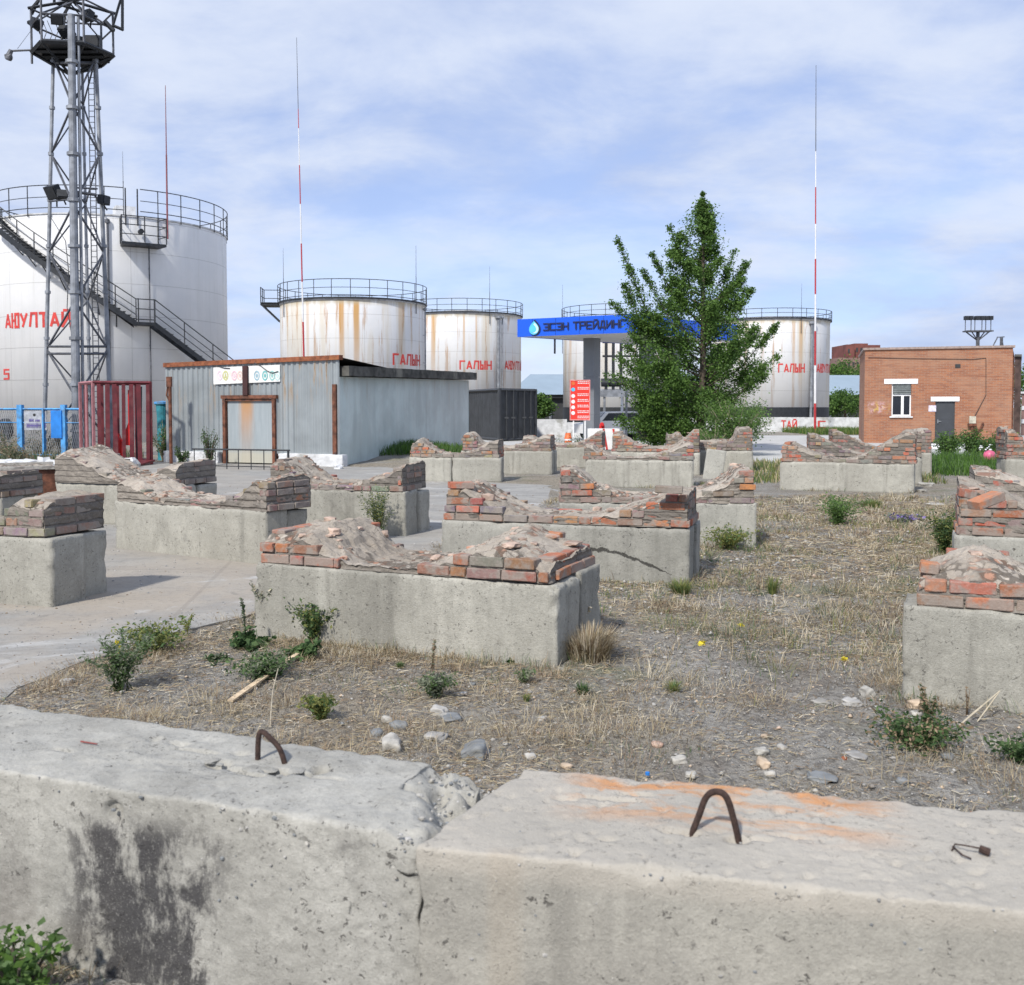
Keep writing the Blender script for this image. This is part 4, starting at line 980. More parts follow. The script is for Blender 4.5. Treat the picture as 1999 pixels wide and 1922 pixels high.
# steel work beside the tank under the canopy: raised pipe platform with stairs
t = thing('pipe_platform', 'steel pipe platform with grey stairs under the blue canopy, behind the tree', 'platform', (0, 0, 0)); b = MB(); Y = 74
p = lambda px, py, y=Y: W(px, py, y)
b.slab([p(1172, 762, 73), p(1262, 762, 73), p(1262, 759, 75.5), p(1172, 759, 75.5)], .45); b.build('deck', M_steel, t)
b = MB()
for px in (1180, 1215, 1250):
    for y in (73.2, 75): q = p(px, 770, y); b.tube((q.x, q.y, 0), (q.x, q.y, q.z), .09)
b.build('support_legs', M_steel, t)
b = MB()
for px in (1183, 1197, 1212): q = p(px, 760, 74); b.tube((q.x, q.y, q.z), (q.x, q.y, q.z + 3.6), .11, n=10); b.tube((q.x - .35, q.y, q.z + .5), (q.x + .35, q.y, q.z + .5), .3, n=12)
for zz in (0.6, 2.4, 3.4): q = p(1176, 760, 74); b.tube((q.x, q.y, q.z + zz), (q.x + 2.6, q.y, q.z + zz), .08, n=8)
b.build('valve_pipes', M_black, t)
b = MB(); A_ = p(1246, 764, 73); B_ = p(1276, 815, 72)
B_.z = .1
for o_ in (0, .9):
    b.path([A_ + Vector((o_, 0, 0)), B_ + Vector((o_, 0, 0))], .06, 4)
for i in range(11): q = A_.lerp(B_, i / 10.5); b.box((q.x, q.y - .12, q.z - .02), (q.x + .9, q.y + .12, q.z + .03))
b.build('stairs', M_steel, t)

# ---------------------------------------------------------------- slim red and white masts
def mast(label, pts, bands, Y, r0):
    # pts: (px,py) base and top ; bands: list of (py, material)
    base = G(*pts[0]) if Y is None else W(pts[0][0], pts[0][1], Y); Yb = base.y
    basew = Vector((base.x, base.y, 0)); topw = W(pts[1][0], pts[1][1], Yb)
    t = thing('lightning_mast', label, 'mast', basew, 0, None); H = topw.z; lean = topw.x - basew.x
    def at(z): return Vector((lean * z / H, 0, z))
    zs = [0] + [W(pts[0][0], py, Yb).z for py, _ in bands]; 
    for i, (py, mm) in enumerate(bands):
        z0, z1 = zs[i], zs[i + 1]; f = lambda z: r0 * (1 - .82 * z / H); b = MB(); b.tube(at(z0), at(z1), f(z0), f(z1) * 1.05, n=10); b.build('painted_section', mm, t)
    return t
M_mr = simple('mast_red', (.42, .035, .04), .5, 0, .15, 3); M_mw = simple('mast_white', (.72, .72, .73), .5, 0, .1, 3)
mast('tall red and white banded mast rising behind the grey shed', [(597, 855), (579, 73)], [(628, M_mr), (550, M_mw), (475, M_mr), (398, M_mw), (322, M_mr), (250, M_mw), (212, M_mr), (73, M_steeld)], 46, .05)
mast('tall red and white banded mast left of the brick building', [(1591, 844), (1593, 127)], [(787, M_mr), (713, M_mw), (646, M_mr), (574, M_mw), (505, M_mr), (437, M_mw), (365, M_mr), (295, M_mw), (127, M_steeld)], 64, .075)
for label, px, y0, y1, Y, r_ in (('slim white pole left of the two beside the sign, under the canopy', 1214, 855, 752, 52, .05), ('slim grey pole right of the two beside the sign, under the canopy', 1223, 855, 752, 51, .06)):
    q = W(px, y1, Y); b = MB(); b.tube((0, 0, 0), (0, 0, q.z), r_, n=10); b.lathe([(r_ * 1.8, 0), (r_ * 1.8, .04), (0, .05)], n=10)
    tag(b.build('slim_pole', M_white if r_ < .055 else M_steel, loc=(q.x, q.y, 0)), label, 'pole', 'poles under the canopy')

# ---------------------------------------------------------------- lattice tower
TX = thing('lattice_tower', 'tall grey lattice tower with a railed lamp platform in front of the huge tank', 'tower', (W(145, 880, 34).x, 34, 0)); to = Vector(TX.location)
def P(px, py, Y): return W(px, py, Y) - to
legs = {'L': ((104, 112), (86, 884), 34.0, .060), 'F': ((139, 28), (150, 892), 32.9, .125), 'R': ((187, 112), (219, 884), 34.1, .068), 'K': ((160, 112), (178, 880), 35.2, .05)}
def lp(k, py):
    (x0, y0), (x1, y1), Y, r_ = legs[k]; t = (py - y0) / (y1 - y0); return P(x0 + (x1 - x0) * t, py, Y)
for k, ((x0, y0), (x1, y1), Y, r_) in legs.items():
    b = MB(); a = lp(k, y0); q = lp(k, y1); q = a + (q - a) * ((a.z) / (a.z - q.z)); b.tube(q, a, r_ * 1.12, r_ * .9, n=12 if k == 'F' else 8)
    if k == 'F': a2, q2 = a + Vector((.17, .12, 0)), q + Vector((.17, .12, 0)); b.tube(q2, a2, .05, .045, n=8)
    for py in range(120, 880, 90): c0 = lp(k, py); b.tube(c0 - Vector((0, 0, .05)), c0 + Vector((0, 0, .05)), r_ * 1.5, n=8)
    b.build('leg', M_steel, TX)
lv = [122, 212, 302, 392, 492, 585, 680, 776, 872]; b = MB()
for (k0, k1, r_) in (('L', 'F', .034), ('F', 'R', .034), ('R', 'K', .026), ('K', 'L', .026)):
    A_n, B_n = ([112, 300, 493, 681, 868], [205, 399, 587, 776]) if k0 in 'LR' else ([205, 399, 587, 776], [112, 300, 493, 681, 868])
    allp = sorted([(y, k0) for y in A_n] + [(y, k1) for y in B_n])
    for (ya, ka), (yb, kb_) in zip(allp, allp[1:]): b.tube(lp(ka, ya), lp(kb_, yb), r_ * 1.1, n=4)
    for py in (122, 676, 690): b.tube(lp(k0, py), lp(k1, py), r_ * 1.2, n=4)
b.build('bracing', M_steeld, TX)
b = MB()
for s_ in (0, 11): b.tube(P(172 + s_, 118, 34.6), P(185 + s_, 884, 34.6), .018, n=4)
n = 70
for i in range(n): t = i / n; x = 172 + 13 * t; y = 118 + 766 * t; b.tube(P(x, y, 34.6), P(x + 11, y, 34.6), .012, n=4)
b.build('ladder', M_steeld, TX)
# mid level lamps
def lampbox(px, py, Y, tilt, sc=1.0, rz=0.3):
    t_ = MB(); M = Matrix.Rotation(rz, 4, 'Z') @ Matrix.Rotation(tilt, 4, 'X'); t_.box((-.24 * sc, -.10, -.20 * sc), (.24 * sc, .12, .20 * sc), M); t_.box((-.20 * sc, -.13, -.16 * sc), (.20 * sc, -.101, .16 * sc), M)
    t_.box((-.07, .12, -.07), (.07, .24, .07), M); t_.tube(M @ Vector((0, .15, 0)), Vector((0, .25, -.38 * sc)), .025)
    c0 = P(px, py, Y); o = t_.build('flood_lamp', M_black, TX); o.location = c0; return o
lampbox(104, 375, 33.7, .5, 1.1, -.5); lampbox(122, 380, 33.5, -.3, .7, .4); lampbox(203, 390, 34, .1, .75, 1.3)
b = MB(); b.tube(P(96, 393, 33.6), P(145, 388, 33.2), .03, n=4); b.tube(P(145, 374, 33.2), P(188, 380, 34.2), .05, n=4); b.tube(P(145, 366, 33.2), P(190, 368, 34.4), .03, n=4); b.tube(P(185, 384, 34.2), P(208, 390, 34), .03, n=4); b.build('lamp_bracket', M_steeld, TX)
# head platform
hc = P(142, 100, 34.0); RH = 1.27; b = MB(); hexp = [(RH * math.cos(R(60 * i + 8)), RH * math.sin(R(60 * i + 8))) for i in range(6)]
b.slab([hc + Vector((x, y, 0)) for x, y in hexp], .10)
for i in range(6):
    x0, y0 = hexp[i]; x1, y1 = hexp[(i + 1) % 6]; b.tube(hc + Vector((x0, y0, -.08)), hc + Vector((x1, y1, -.08)), .075, n=4); b.tube(hc + Vector((x0, y0, -.1)), Vector((hc.x * .5, 0, hc.z - .75)), .05, n=4)
for dy in (-.5, 0, .5): b.tube(hc + Vector((-1.0, dy, -.16)), hc + Vector((1.0, dy, -.16)), .06, n=4)
b.build('lamp_platform', M_black, TX)
b = MB()
for i in range(6):
    x0, y0 = hexp[i]; x1, y1 = hexp[(i + 1) % 6]; b.tube(hc + Vector((x0, y0, -.45 if i == 3 else -.1)), hc + Vector((x0, y0, 1.32)), .038, n=5)
    for dz in (.78, 1.30): b.tube(hc + Vector((x0, y0, dz)), hc + Vector((x1, y1, dz)), .034, n=4)
    b.tube(hc + Vector((x0, y0, .78)), hc + Vector((x1 * .1, y1 * .1, 1.55)), .03, n=4)
b.build('guard_rail', M_steeld, TX)
b = MB(); Hm = hc + Vector((0, 0, 1.62))
for ang in (10, 70, 130, 190, 250, 310): b.tube(Hm, hc + Vector((1.35 * math.cos(R(ang)), 1.35 * math.sin(R(ang)), 1.30)), .05, n=4)
b.tube(P(62, 28, 34), P(86, -20, 34), .05, n=4); b.tube(P(220, 52, 33.8), P(238, -10, 33.8), .045, n=4); b.tube(P(239, 58, 33.8), P(239, -20, 33.8), .05, n=4); b.tube(P(222, 50, 33.8), P(241, 58, 33.8), .05, n=4); b.tube(P(205, 42, 33.8), P(222, 60, 33.8), .08, n=4)
b.tube(P(105, 5, 34), P(190, 32, 34), .045, n=4); b.tube(P(106, -20, 34), P(106, 8, 34), .05, n=4); b.tube(P(55, 42, 34), P(76, 58, 34), .07, n=4)
b.build('antenna_arms', M_black, TX)
for px, py, tl, sc, rz in ((112, 38, .4, .8, .3), (130, 62, .9, .9, -.2), (160, 82, .2, .8, .8), (182, 82, .1, 1.0, 0), (170, 30, -.4, .8, -.6), (72, 45, .6, .7, .9)): lampbox(px, py, 33.8, tl, sc, rz)
b = MB(); b.tube(P(72, 97, 33.8), P(22, 99, 33.6), .035, n=6); b.tube(P(60, 60, 33.8), P(34, 95, 33.6), .008, n=4); b.tube(P(22, 97, 33.6), P(17, 108, 33.6), .07, .09, n=8); b.rock(P(17, 111, 33.6), .12, random.Random(1), 2, .9); b.build('camera_arm', M_steeld, TX)
b = MB()
rnd = random.Random(8)
for i in range(5):
    a, q = P(80 + 12 * i, 30 + 10 * rnd.random(), 33.9), P(95 + 10 * i, 92, 33.7); b.path([a, a.lerp(q, .35) + Vector((.1, 0, -.12)), a.lerp(q, .7) + Vector((-.1, 0, -.1)), q], .012, 4)
b.path([lp('L', 420), P(128, 470, 33.4), P(134, 530, 33.2), P(131, 600, 33.2), lp('F', 700)], .014, 4); b.path([lp('R', 490), P(186, 530, 34.4), P(178, 560, 34.4), P(182, 620, 34.4)], .012, 4)
b.build('cables', M_black, TX)
# ---------------------------------------------------------------- walls with openings, in a local frame
class Frame:
    """local frame along a wall: u metres right, z up, y into the wall"""
    def __init__(s, a, b, pa, pb):
        s.a = Vector((a[0], a[1], 0)); s.b = Vector((b[0], b[1], 0)); s.L = (s.b - s.a).length; s.rz = math.atan2(s.b.y - s.a.y, s.b.x - s.a.x)
        s.d = (s.b - s.a).normalized()
    def uz(s, px, py):           # pixel to wall coordinates
        d = ray(px, py); k = d.x / d.y; u = (k * s.a.y - s.a.x) / (s.d.x - k * s.d.y); Y = s.a.y + s.d.y * u
        return u, EYE + d.z * Y / d.y
def holed_wall(b, L, H0, H1, th, holes):
    us = sorted({0, L, *[h[0] for h in holes], *[h[1] for h in holes]}); zs = sorted({0, *[h[2] for h in holes], *[h[3] for h in holes]})
    top = lambda u: H0 + (H1 - H0) * u / L
    inside = lambda u, z: any(h[0] < u < h[1] and h[2] < z < h[3] for h in holes)
    for i in range(len(us) - 1):
        u0, u1 = us[i], us[i + 1]
        for j in range(len(zs)):
            z0 = zs[j]; z1 = zs[j + 1] if j + 1 < len(zs) else None
            if z1 is not None and inside((u0 + u1) / 2, (z0 + z1) / 2): continue
            for y in (0, th):
                vs = [(u0, y, z0), (u1, y, z0), (u1, y, z1 if z1 is not None else top(u1)), (u0, y, z1 if z1 is not None else top(u0))]
                b.add(vs, [(0, 1, 2, 3) if y == 0 else (3, 2, 1, 0)])
    for (u0, u1, z0, z1) in holes:
        b.add([(u0, 0, z0), (u1, 0, z0), (u1, th, z0), (u0, th, z0)], [(0, 1, 2, 3)]); b.add([(u0, 0, z1), (u1, 0, z1), (u1, th, z1), (u0, th, z1)], [(3, 2, 1, 0)])
        b.add([(u0, 0, z0), (u0, th, z0), (u0, th, z1), (u0, 0, z1)], [(0, 1, 2, 3)]); b.add([(u1, 0, z0), (u1, 0, z1), (u1, th, z1), (u1, th, z0)], [(0, 1, 2, 3)])
    b.add([(0, 0, 0), (0, th, 0), (0, th, H0), (0, 0, H0)], [(0, 1, 2, 3)]); b.add([(L, 0, 0), (L, 0, H1), (L, th, H1), (L, th, 0)], [(0, 1, 2, 3)]); b.add([(0, 0, H0), (L, 0, H1), (L, th, H1), (0, th, H0)], [(0, 1, 2, 3)])

def brickwall():
    m, t, b = mat('orange_brick_wall'); o = t.coord(); x, y, z = t.sep(o)
    v = t.comb(t.math('ADD', x, y), z, 0.0); n = t.n.new('ShaderNodeTexBrick'); t.l.new(v, n.inputs['Vector'])
    n.inputs['Scale'].default_value = 1; n.inputs['Brick Width'].default_value = .26; n.inputs['Row Height'].default_value = .077; n.inputs['Mortar Size'].default_value = .008
    n.inputs['Color1'].default_value = (.37, .145, .068, 1); n.inputs['Color2'].default_value = (.24, .09, .05, 1); n.inputs['Mortar'].default_value = (.30, .22, .165, 1); n.inputs['Bias'].default_value = .0
    c = n.outputs[0]; big = t.noise(o, .7, 5, .6, .4); row = t.noise(t.scale(o, (.5, .5, 7)), 1.0, 4, .6)
    c = t.mix(t.step(big, .42, .65, 0, .5), c, (.37, .215, .14)); c = t.mix(t.step(row, .52, .7, 0, .55), c, (.20, .07, .04))
    g_ = t.noise(t.vmath('ADD', o, (5, 2, 1)), .9, 7, .7, .5)
    c = t.mix(t.math('MULTIPLY', t.step(g_, .5, .68), t.step(z, .3, 1.2, .9, .25)), c, (.20, .135, .11))
    c = t.mix(t.step(t.noise(o, 7, 4, .6), .62, .75, 0, .4), c, (.42, .33, .28))
    # worn paint near the left end
    px_ = t.math('MULTIPLY', t.step(x, .1, .25), t.step(x, .95, 1.2, 1, 0)); pz = t.math('MULTIPLY', t.step(z, 1.3, 1.5), t.step(z, 1.75, 2.0, 1, 0)); pn = t.noise(o, 4.5, 5, .7, .6)
    pm = t.math('MULTIPLY', t.math('MULTIPLY', px_, pz), t.step(pn, .44, .56)); c = t.mix(t.math('MULTIPLY', pm, .45), c, t.mix(t.step(t.noise(o, 2.4, 2, .5), .45, .55), (.70, .50, .60), (.68, .50, .10)))
    t.set(b.inputs['Base Color'], c); b.inputs['Roughness'].default_value = .92
    t.set(b.inputs['Normal'], t.bump(n.outputs['Fac'], -.4, .006)); return m
M_bw = brickwall()
a = G(1686, 864); c = W(1975, 800, 45.8); c.z = 0; fr = Frame(a, c, 0, 0)
HL = W(1686, 683, a.y).z; HR = W(1975, 678, c.y).z
t = thing('brick_building', 'small orange brick utility building with one window and a dark steel door', 'building', (a.x, a.y, 0), fr.rz)
u0, z1 = fr.uz(1741, 748); u1, z0 = fr.uz(1778, 812); d0, dz1 = fr.uz(1826, 782); d1_, dz0 = fr.uz(1863, 857); dz0 = .08
b = MB(); th = .32; holed_wall(b, fr.L, HL, HR, th, [(u0, u1, z0, z1), (d0, d1_, dz0, dz1)]); D = 7.5
b.box((0, th, 0), (.3, D, HL)); b.box((fr.L - .3, th, 0), (fr.L, D, HR)); b.box((.3, D - .3, 0), (fr.L - .3, D, HL)); b.build('wall', M_bw, t)
b = MB()
for y0, y1 in ((-.08, D + .08),): b.add([(-.08, y0, HL), (fr.L + .08, y0, HR), (fr.L + .08, y1, HR), (-.08, y1, HL), (-.08, y0, HL + .10), (fr.L + .08, y0, HR + .10), (fr.L + .08, y1, HR + .10), (-.08, y1, HL + .10)], [(0, 3, 2, 1), (4, 5, 6, 7), (0, 1, 5, 4), (1, 2, 6, 5), (2, 3, 7, 6), (3, 0, 4, 7)])
b.build('roof_edge', simple('brown_roof_flashing', (.30, .23, .20), .7), t)
wdw = MB(); wdw.box((u0, .14, z0), (u1, .19, z1)); wo_ = wdw.build('window', M_glass, t)
b = MB(); tk = .07; ym = .07; zt = z0 + (z1 - z0) * .64; um = u0 + (u1 - u0) * .58
for lo, hi in (((u0, ym, z0), (u1, .135, z0 + tk)), ((u0, ym, zt - tk / 2), (u1, .135, zt + tk / 2)), ((u0, ym, z0 + tk), (u0 + tk * .8, .135, zt - tk / 2)), ((u1 - tk * .8, ym, z0 + tk), (u1, .135, zt - tk / 2)), ((um - tk, ym, z0 + tk), (um + tk * .6, .135, zt - tk / 2)), ((u0, ym, zt + tk / 2), (u0 + tk * .8, .135, z1))): b.box(lo, hi)
b.build('frame', M_white, wo_)
b = MB(); b.box((u0 - .08, -.08, z0 - .07), (u1 + .08, .07, z0 - .003)); b.build('sill', M_offwhite, wo_)
b = MB(); nsl = 6
for i in range(nsl): zz = zt + tk / 2 + (z1 - zt - tk / 2) * i / nsl; b.box((u0 + .07, .02, zz + .01), (u1 - .01, .06, zz + (z1 - zt) / nsl - .02))
b.build('louvre', simple('grey_louvre', (.16, .18, .18)), wo_)
for (x0, y0, x1, y1) in ((1726, 739, 1792, 749), (1817, 774, 1873, 783)):
    p0, q0 = fr.uz(x0, y1); p1, q1 = fr.uz(x1, y0); b = MB(); b.box((p0, -.03, q0), (p1, .002, q1)); b.build('lintel', M_white, t)
b = MB(); b.box((d0, .08, dz0), (d1_, .13, dz1)); 
for i in range(2): b.box((d0 + .08, .07, dz0 + .1 + i * (dz1 - dz0) * .5), (d1_ - .08, .079, dz0 + (i + 1) * (dz1 - dz0) * .5 - .06))
do = b.build('door', M_doorm, t); b = MB(); b.box((d0 + .10, -.0, (dz0 + dz1) / 2 - .09), (d0 + .14, .068, (dz0 + dz1) / 2 + .09)); b.tube((d0 + .12, .01, (dz0 + dz1) / 2), (d0 + .26, .01, (dz0 + dz1) / 2), .014); b.build('handle', M_steel, do)
b = MB(); b.box((d0 - .15, -.55, 0), (d1_ + .15, -.002, dz0 - .004)); b.build('door_step', M_dark, t)
m0, n0 = fr.uz(1891, 826); m1, n1_ = fr.uz(1904, 812); b = MB(); b.box((m0, -.22, n0), (m1, -.003, n1_)); bx = b.build('meter_box', simple('meter_box_paint', (.45, .42, .34), .7), t)
b = MB(); mc = (m0 + m1) / 2
b.tube((mc, -.1, 0), (mc, -.1, n0), .045, n=8); e0, f0 = fr.uz(1919, 824); b.path([(mc, -.1, n0 - .25), (mc + .25, -.1, n0 - .32), (e0 - .1, -.1, n0 - .2), (e0, -.1, f0)], .045, 8); b.box((m0 - .05, -.2, n0 - .12), (m1 + .05, -.01, n0)); b.build('gas_pipe', M_rust, bx)
s0, s1 = fr.uz(1820, 797); b = MB(); b.box((s0 - .16, -.02, s1 - .14), (s0 + .16, -.002, s1 + .14)); b.build('number_plate', simple('pale_lilac_plate', (.62, .58, .70)), t)
b = MB(); gx_ = fr.L - 1.1; b.path([(.15, -.02, HL - .35), (2.2, -.03, HL - .42), (4.6, -.03, HR - .5), (gx_, -.02, HR - .45)], .012, 4); b.path([(gx_, -.02, HR - .45), (gx_ + .03, -.02, 2.2), (mc + .1, -.06, n1_)], .014, 4); b.build('wall_cable', M_black, t)
b = MB(); b.box((fr.L * .62, -.03, HL * .80), (fr.L * .62 + .22, -.002, HL * .80 + .16)); b.build('vent', M_dark, t)
b = MB(); x = fr.L + .05; b.tube((x, .3, 0), (x, .3, HR - .4), .07, n=8); b.tube((x, .3, HR - .4), (x - .1, .1, HR - .1), .07, n=8); b.build('downpipe', M_rust, t)

# brick annex at the right of it, and a grey hut beyond the right edge
def plainbox(name, label, cat, corners, h, m, roofm=None, over=.15, extras=None):
    t = thing(name, label, cat, (corners[0][0], corners[0][1], 0)); o = Vector((corners[0][0], corners[0][1], 0)); P_ = [Vector((x, y, 0)) - o for x, y in corners]
    b = MB(); b.slab([p + Vector((0, 0, h)) for p in P_], h + .05); b.build('wall', m, t)
    c_ = sum(P_, Vector()) / len(P_); b = MB(); b.slab([c_ + (p - c_) * (1 + over / (p - c_).length) + Vector((0, 0, h + .12)) for p in P_], .115); b.build('roof', roofm or M_tar, t); return t
def px_corner(px, Y): return (W(px, 800, Y).x, Y)
plainbox('brick_annex', 'narrow dark brick annex squeezed behind the right corner of the orange brick building', 'building', [px_corner(1979, 53), px_corner(1992, 53), px_corner(1992, 57), px_corner(1979, 57)], zat(1984, 696, 53), simple('sooty_brick', (.07, .045, .038), .9, 0, .4, 3))  # annex brick in one dark brown, varied by noise
tt_ = plainbox('grey_hut', 'grey hut with pale bands at the far right edge', 'hut', [px_corner(1994, 60), px_corner(2060, 60), px_corner(2060, 64), px_corner(1994, 64)], zat(1995, 768, 60), M_farg, M_offwhite)
for py in (796, 822): b = MB(); q = W(1994, py, 60) - Vector(tt_.location); b.box((0, -.06, q.z - .12), (2.0, -.003, q.z + .12)); b.build('pale_band', M_offwhite, tt_)

# ---------------------------------------------------------------- corrugated gate shed with lean-to wing
def corrmat(name, col, rust):
    m, t, b = mat(name); o = t.coord(); x, y, z = t.sep(o)
    r = t.noise(t.comb(t.math('MULTIPLY', t.math('ADD', x, y), 1.0), 0.0, t.math('MULTIPLY', z, .09)), 3.2, 6, .7); n = t.noise(o, .8, 5, .6, .3)
    c = t.mix(t.step(n, .35, .65), col, tuple(k * 1.25 for k in col))
    c = t.mix(t.step(r, .45, .7, 0, .35), c, tuple(k * .7 for k in col))
    r2 = t.noise(t.comb(t.math('MULTIPLY', t.math('ADD', x, y), 1.0), 3.0, t.math('MULTIPLY', z, .12)), 5.5, 5, .65)
    c = t.mix(t.math('MULTIPLY', t.math('MULTIPLY', t.step(r2, .53, .66), t.step(z, 1.0, 2.9, .0, 1)), rust), c, (.42, .26, .12))
    c = t.mix(t.math('MULTIPLY', t.step(r2, .60, .68), t.step(z, 1.6, 2.9, 0, rust)), c, (.10, .10, .10))
    t.set(b.inputs['Base Color'], c); b.inputs['Roughness'].default_value = .45; b.inputs['Metallic'].default_value = .15
    t.set(b.inputs['Normal'], t.bump(t.noise(o, 1.5, 4, .5), .25, .04)); return m
M_corr = corrmat('pale_blue_corrugated_sheet', (.25, .275, .285), .9); M_flat = corrmat('slate_blue_sheet', (.50, .575, .57), .25)
def corr(b, u0, u1, z0, z1f, y, pitch=.19, amp=.018):
    n = max(2, int((u1 - u0) / (pitch / 6))); vs = []
    for i in range(n + 1):
        u = u0 + (u1 - u0) * i / n; ph = ((u / pitch) % 1.0); s_ = -amp if ph < .42 else (amp if .5 < ph < .92 else 0)
        vs += [(u, y + s_, z0), (u, y + s_, z1f(u))]
    b.add(vs, [(2 * i, 2 * i + 2, 2 * i + 3, 2 * i + 1) for i in range(n)])
SA = (-10.45, 31.0); SB = (-4.80, 28.5); fs_ = Frame(SA, SB, 0, 0); t = thing('gate_shed', 'pale blue corrugated metal shed with a rusty door frame and faded sign banner', 'shed', (SA[0], SA[1], 0), fs_.rz)
HL = fs_.uz(333, 712)[1]; HR = fs_.uz(655, 697)[1]; L = fs_.L; tp = lambda u: HL + (HR - HL) * u / L
g0, gz = fs_.uz(438, 778); g1, _ = fs_.uz(540, 778)
b = MB(); corr(b, 0, g0, .32, tp, 0); corr(b, g1, L, .32, tp, 0); corr(b, g0, g1, gz, tp, 0)
end = Vector(px_corner(917, 40.5) + (0,)); M_inv = Matrix.Translation(Vector((SA[0], SA[1], 0))) @ Matrix.Rotation(fs_.rz, 4, 'Z'); M_inv = M_inv.inverted(); E_ = M_inv @ end; P1 = Vector((L, 0, 0)); sd = (E_ - P1); SL = sd.length; sd.normalize()
b.add([(0, .03, .0), (0, 5, 0), (0, 5, HL), (0, .03, HL)], [(0, 1, 2, 3)])
b.build('corrugated_front', M_corr, t)
# side wing wall
hs0 = 2.50; hs1 = zat(917, 742, 40.5); b = MB()
def SW(s_, y_, z): return P1 + sd * s_ + Vector((-sd.y, sd.x, 0)) * y_ + Vector((0, 0, z))
n = 60
for i in range(n):
    s0_, s1_ = .06 + (SL - .06) * i / n, .06 + (SL - .06) * (i + 1) / n; bump_ = .01 * math.sin(i * 1.7)
    h0_, h1_ = hs0 + (hs1 - hs0) * i / n, hs0 + (hs1 - hs0) * (i + 1) / n; bump2 = .01 * math.sin((i + 1) * 1.7)
    b.add([SW(s0_, .04 + bump_, 0), SW(s1_, .04 + bump2, 0), SW(s1_, .04 + bump2, h1_), SW(s0_, .04 + bump_, h0_)], [(0, 1, 2, 3)])
b.add([SW(SL, .04, 0), SW(SL, 4, 0), SW(SL, 4, hs1), SW(SL, .04, hs1)], [(0, 1, 2, 3)])
b.build('wing_wall', M_flat, t)
b = MB(); q = [SW(.05, -.28, 0), SW(SL + .3, -.28, 0), SW(SL + .3, 4.2, 0), SW(.05, 3.2, 0)]; hh = [hs0 + .30, hs1 + .34, hs1 + .34, hs0 + .30]
rnd = random.Random(4); rowA = []; N = 40
for k in range(4):
    for i in range(N + 1):
        f = i / N; y_ = -.28 if k in (0, 1) else 3.4; zt_ = hs0 + (hs1 - hs0) * f + (.02 if k in (0, 3) else .30) + .02 * noise.noise(Vector((i * .6, k * 3, 0)))
        rowA.append(SW(.05 + (SL + .0) * f + (1.3 * (1 - f) if k > 1 else 0), y_ + .03 * noise.noise(Vector((i * .4, 5, k))), zt_))
b.add(rowA, [(k * (N + 1) + i, k * (N + 1) + i + 1, (k + 1) * (N + 1) + i + 1, (k + 1) * (N + 1) + i) for k in range(3) for i in range(N)] + [(0, N + 1, 2 * (N + 1), 3 * (N + 1)), (N, 4 * N + 3, 3 * N + 2, 2 * N + 1), ])
b.build('wing_roof', M_tar, t)
b = MB(); b.add([(-.03, -.08, HL - .07), (L + .05, -.08, HR - .07), (L + .05, .12, HR - .07), (-.03, .12, HL - .07), (-.03, -.08, HL + .06), (L + .05, -.08, HR + .06), (L + .05, .12, HR + .06), (-.03, .12, HL + .06)], [(0, 3, 2, 1), (4, 5, 6, 7), (0, 1, 5, 4), (1, 2, 6, 5), (2, 3, 7, 6), (3, 0, 4, 7)]); b.build('roof_fascia', M_rustor, t)
b = MB(); b.add([(0, .13, HL), (L, .13, HR), SW(SL * .6, 0.4, HR - .25), (0, 6.5, HL - .2)], [(0, 1, 2, 3)]); b.build('roof', M_tar, t)
# white stone plinth of separate lumps
for (u_0, u_1) in ((.0, g0 - .15), (g1 + .15, L + .2)):
    b = rough_block(u_1 - u_0, .26, .36, .05, .03, .02, .10, int(u_0 * 10) + 3); b.build('plinth', M_offwhite, t).location = (u_0, -.16, -.02)
b = MB(); b.box((g0 + .12, .0, .04), (g1 - .12, .05, gz - .06)); dm, dt, db = mat('rust_washed_door_sheet')
o = dt.coord(); x, y, z = dt.sep(o); mid = (g0 + g1) / 2; cd = dt.math('ABSOLUTE', dt.math('SUBTRACT', x, mid - .15)); nn = dt.noise(dt.scale(o, (6, 1, .5)), 1.6, 5, .65)
cc = dt.mix(dt.step(nn, .3, .7), (.27, .31, .33), (.34, .38, .40)); rm = dt.math('MULTIPLY', dt.step(dt.math('ADD', cd, dt.math('MULTIPLY', nn, .3)), .22, .5, 1, 0), dt.step(z, .3, 2.1, .15, 1)); cc = dt.mix(rm, cc, (.46, .24, .10)); cc = dt.mix(dt.step(z, .25, .5, .6, 0), cc, (.50, .46, .34))
dt.set(db.inputs['Base Color'], cc); db.inputs['Roughness'].default_value = .5; b.build('door', dm, t)
b = MB(); b.box((g0, -.10, 0), (g0 + .10, .06, gz)); b.box((g1 - .10, -.10, 0), (g1, .06, gz)); b.box((g0 - .05, -.11, gz), (g1 + .05, .06, gz + .10)); b.box((g0 + .10, -.07, gz - .07), (g1 - .10, .06, gz - .003)); b.build('door_frame', M_rust, t)
b = MB(); um_, _ = fs_.uz(484, 740); b.box((um_ - .09, -.14, gz + .10), (um_ + .08, -.085, HL + (HR - HL) * .45 - .13)); b.build('centre_post', simple('dark_maroon_post', (.05, .018, .018), .8), t)
pu, _ = fs_.uz(652, 800); b = MB(); b.box((pu, -.09, .25), (pu + .12, -.02, HR - .75)); b.build('corner_post', M_rust, t)
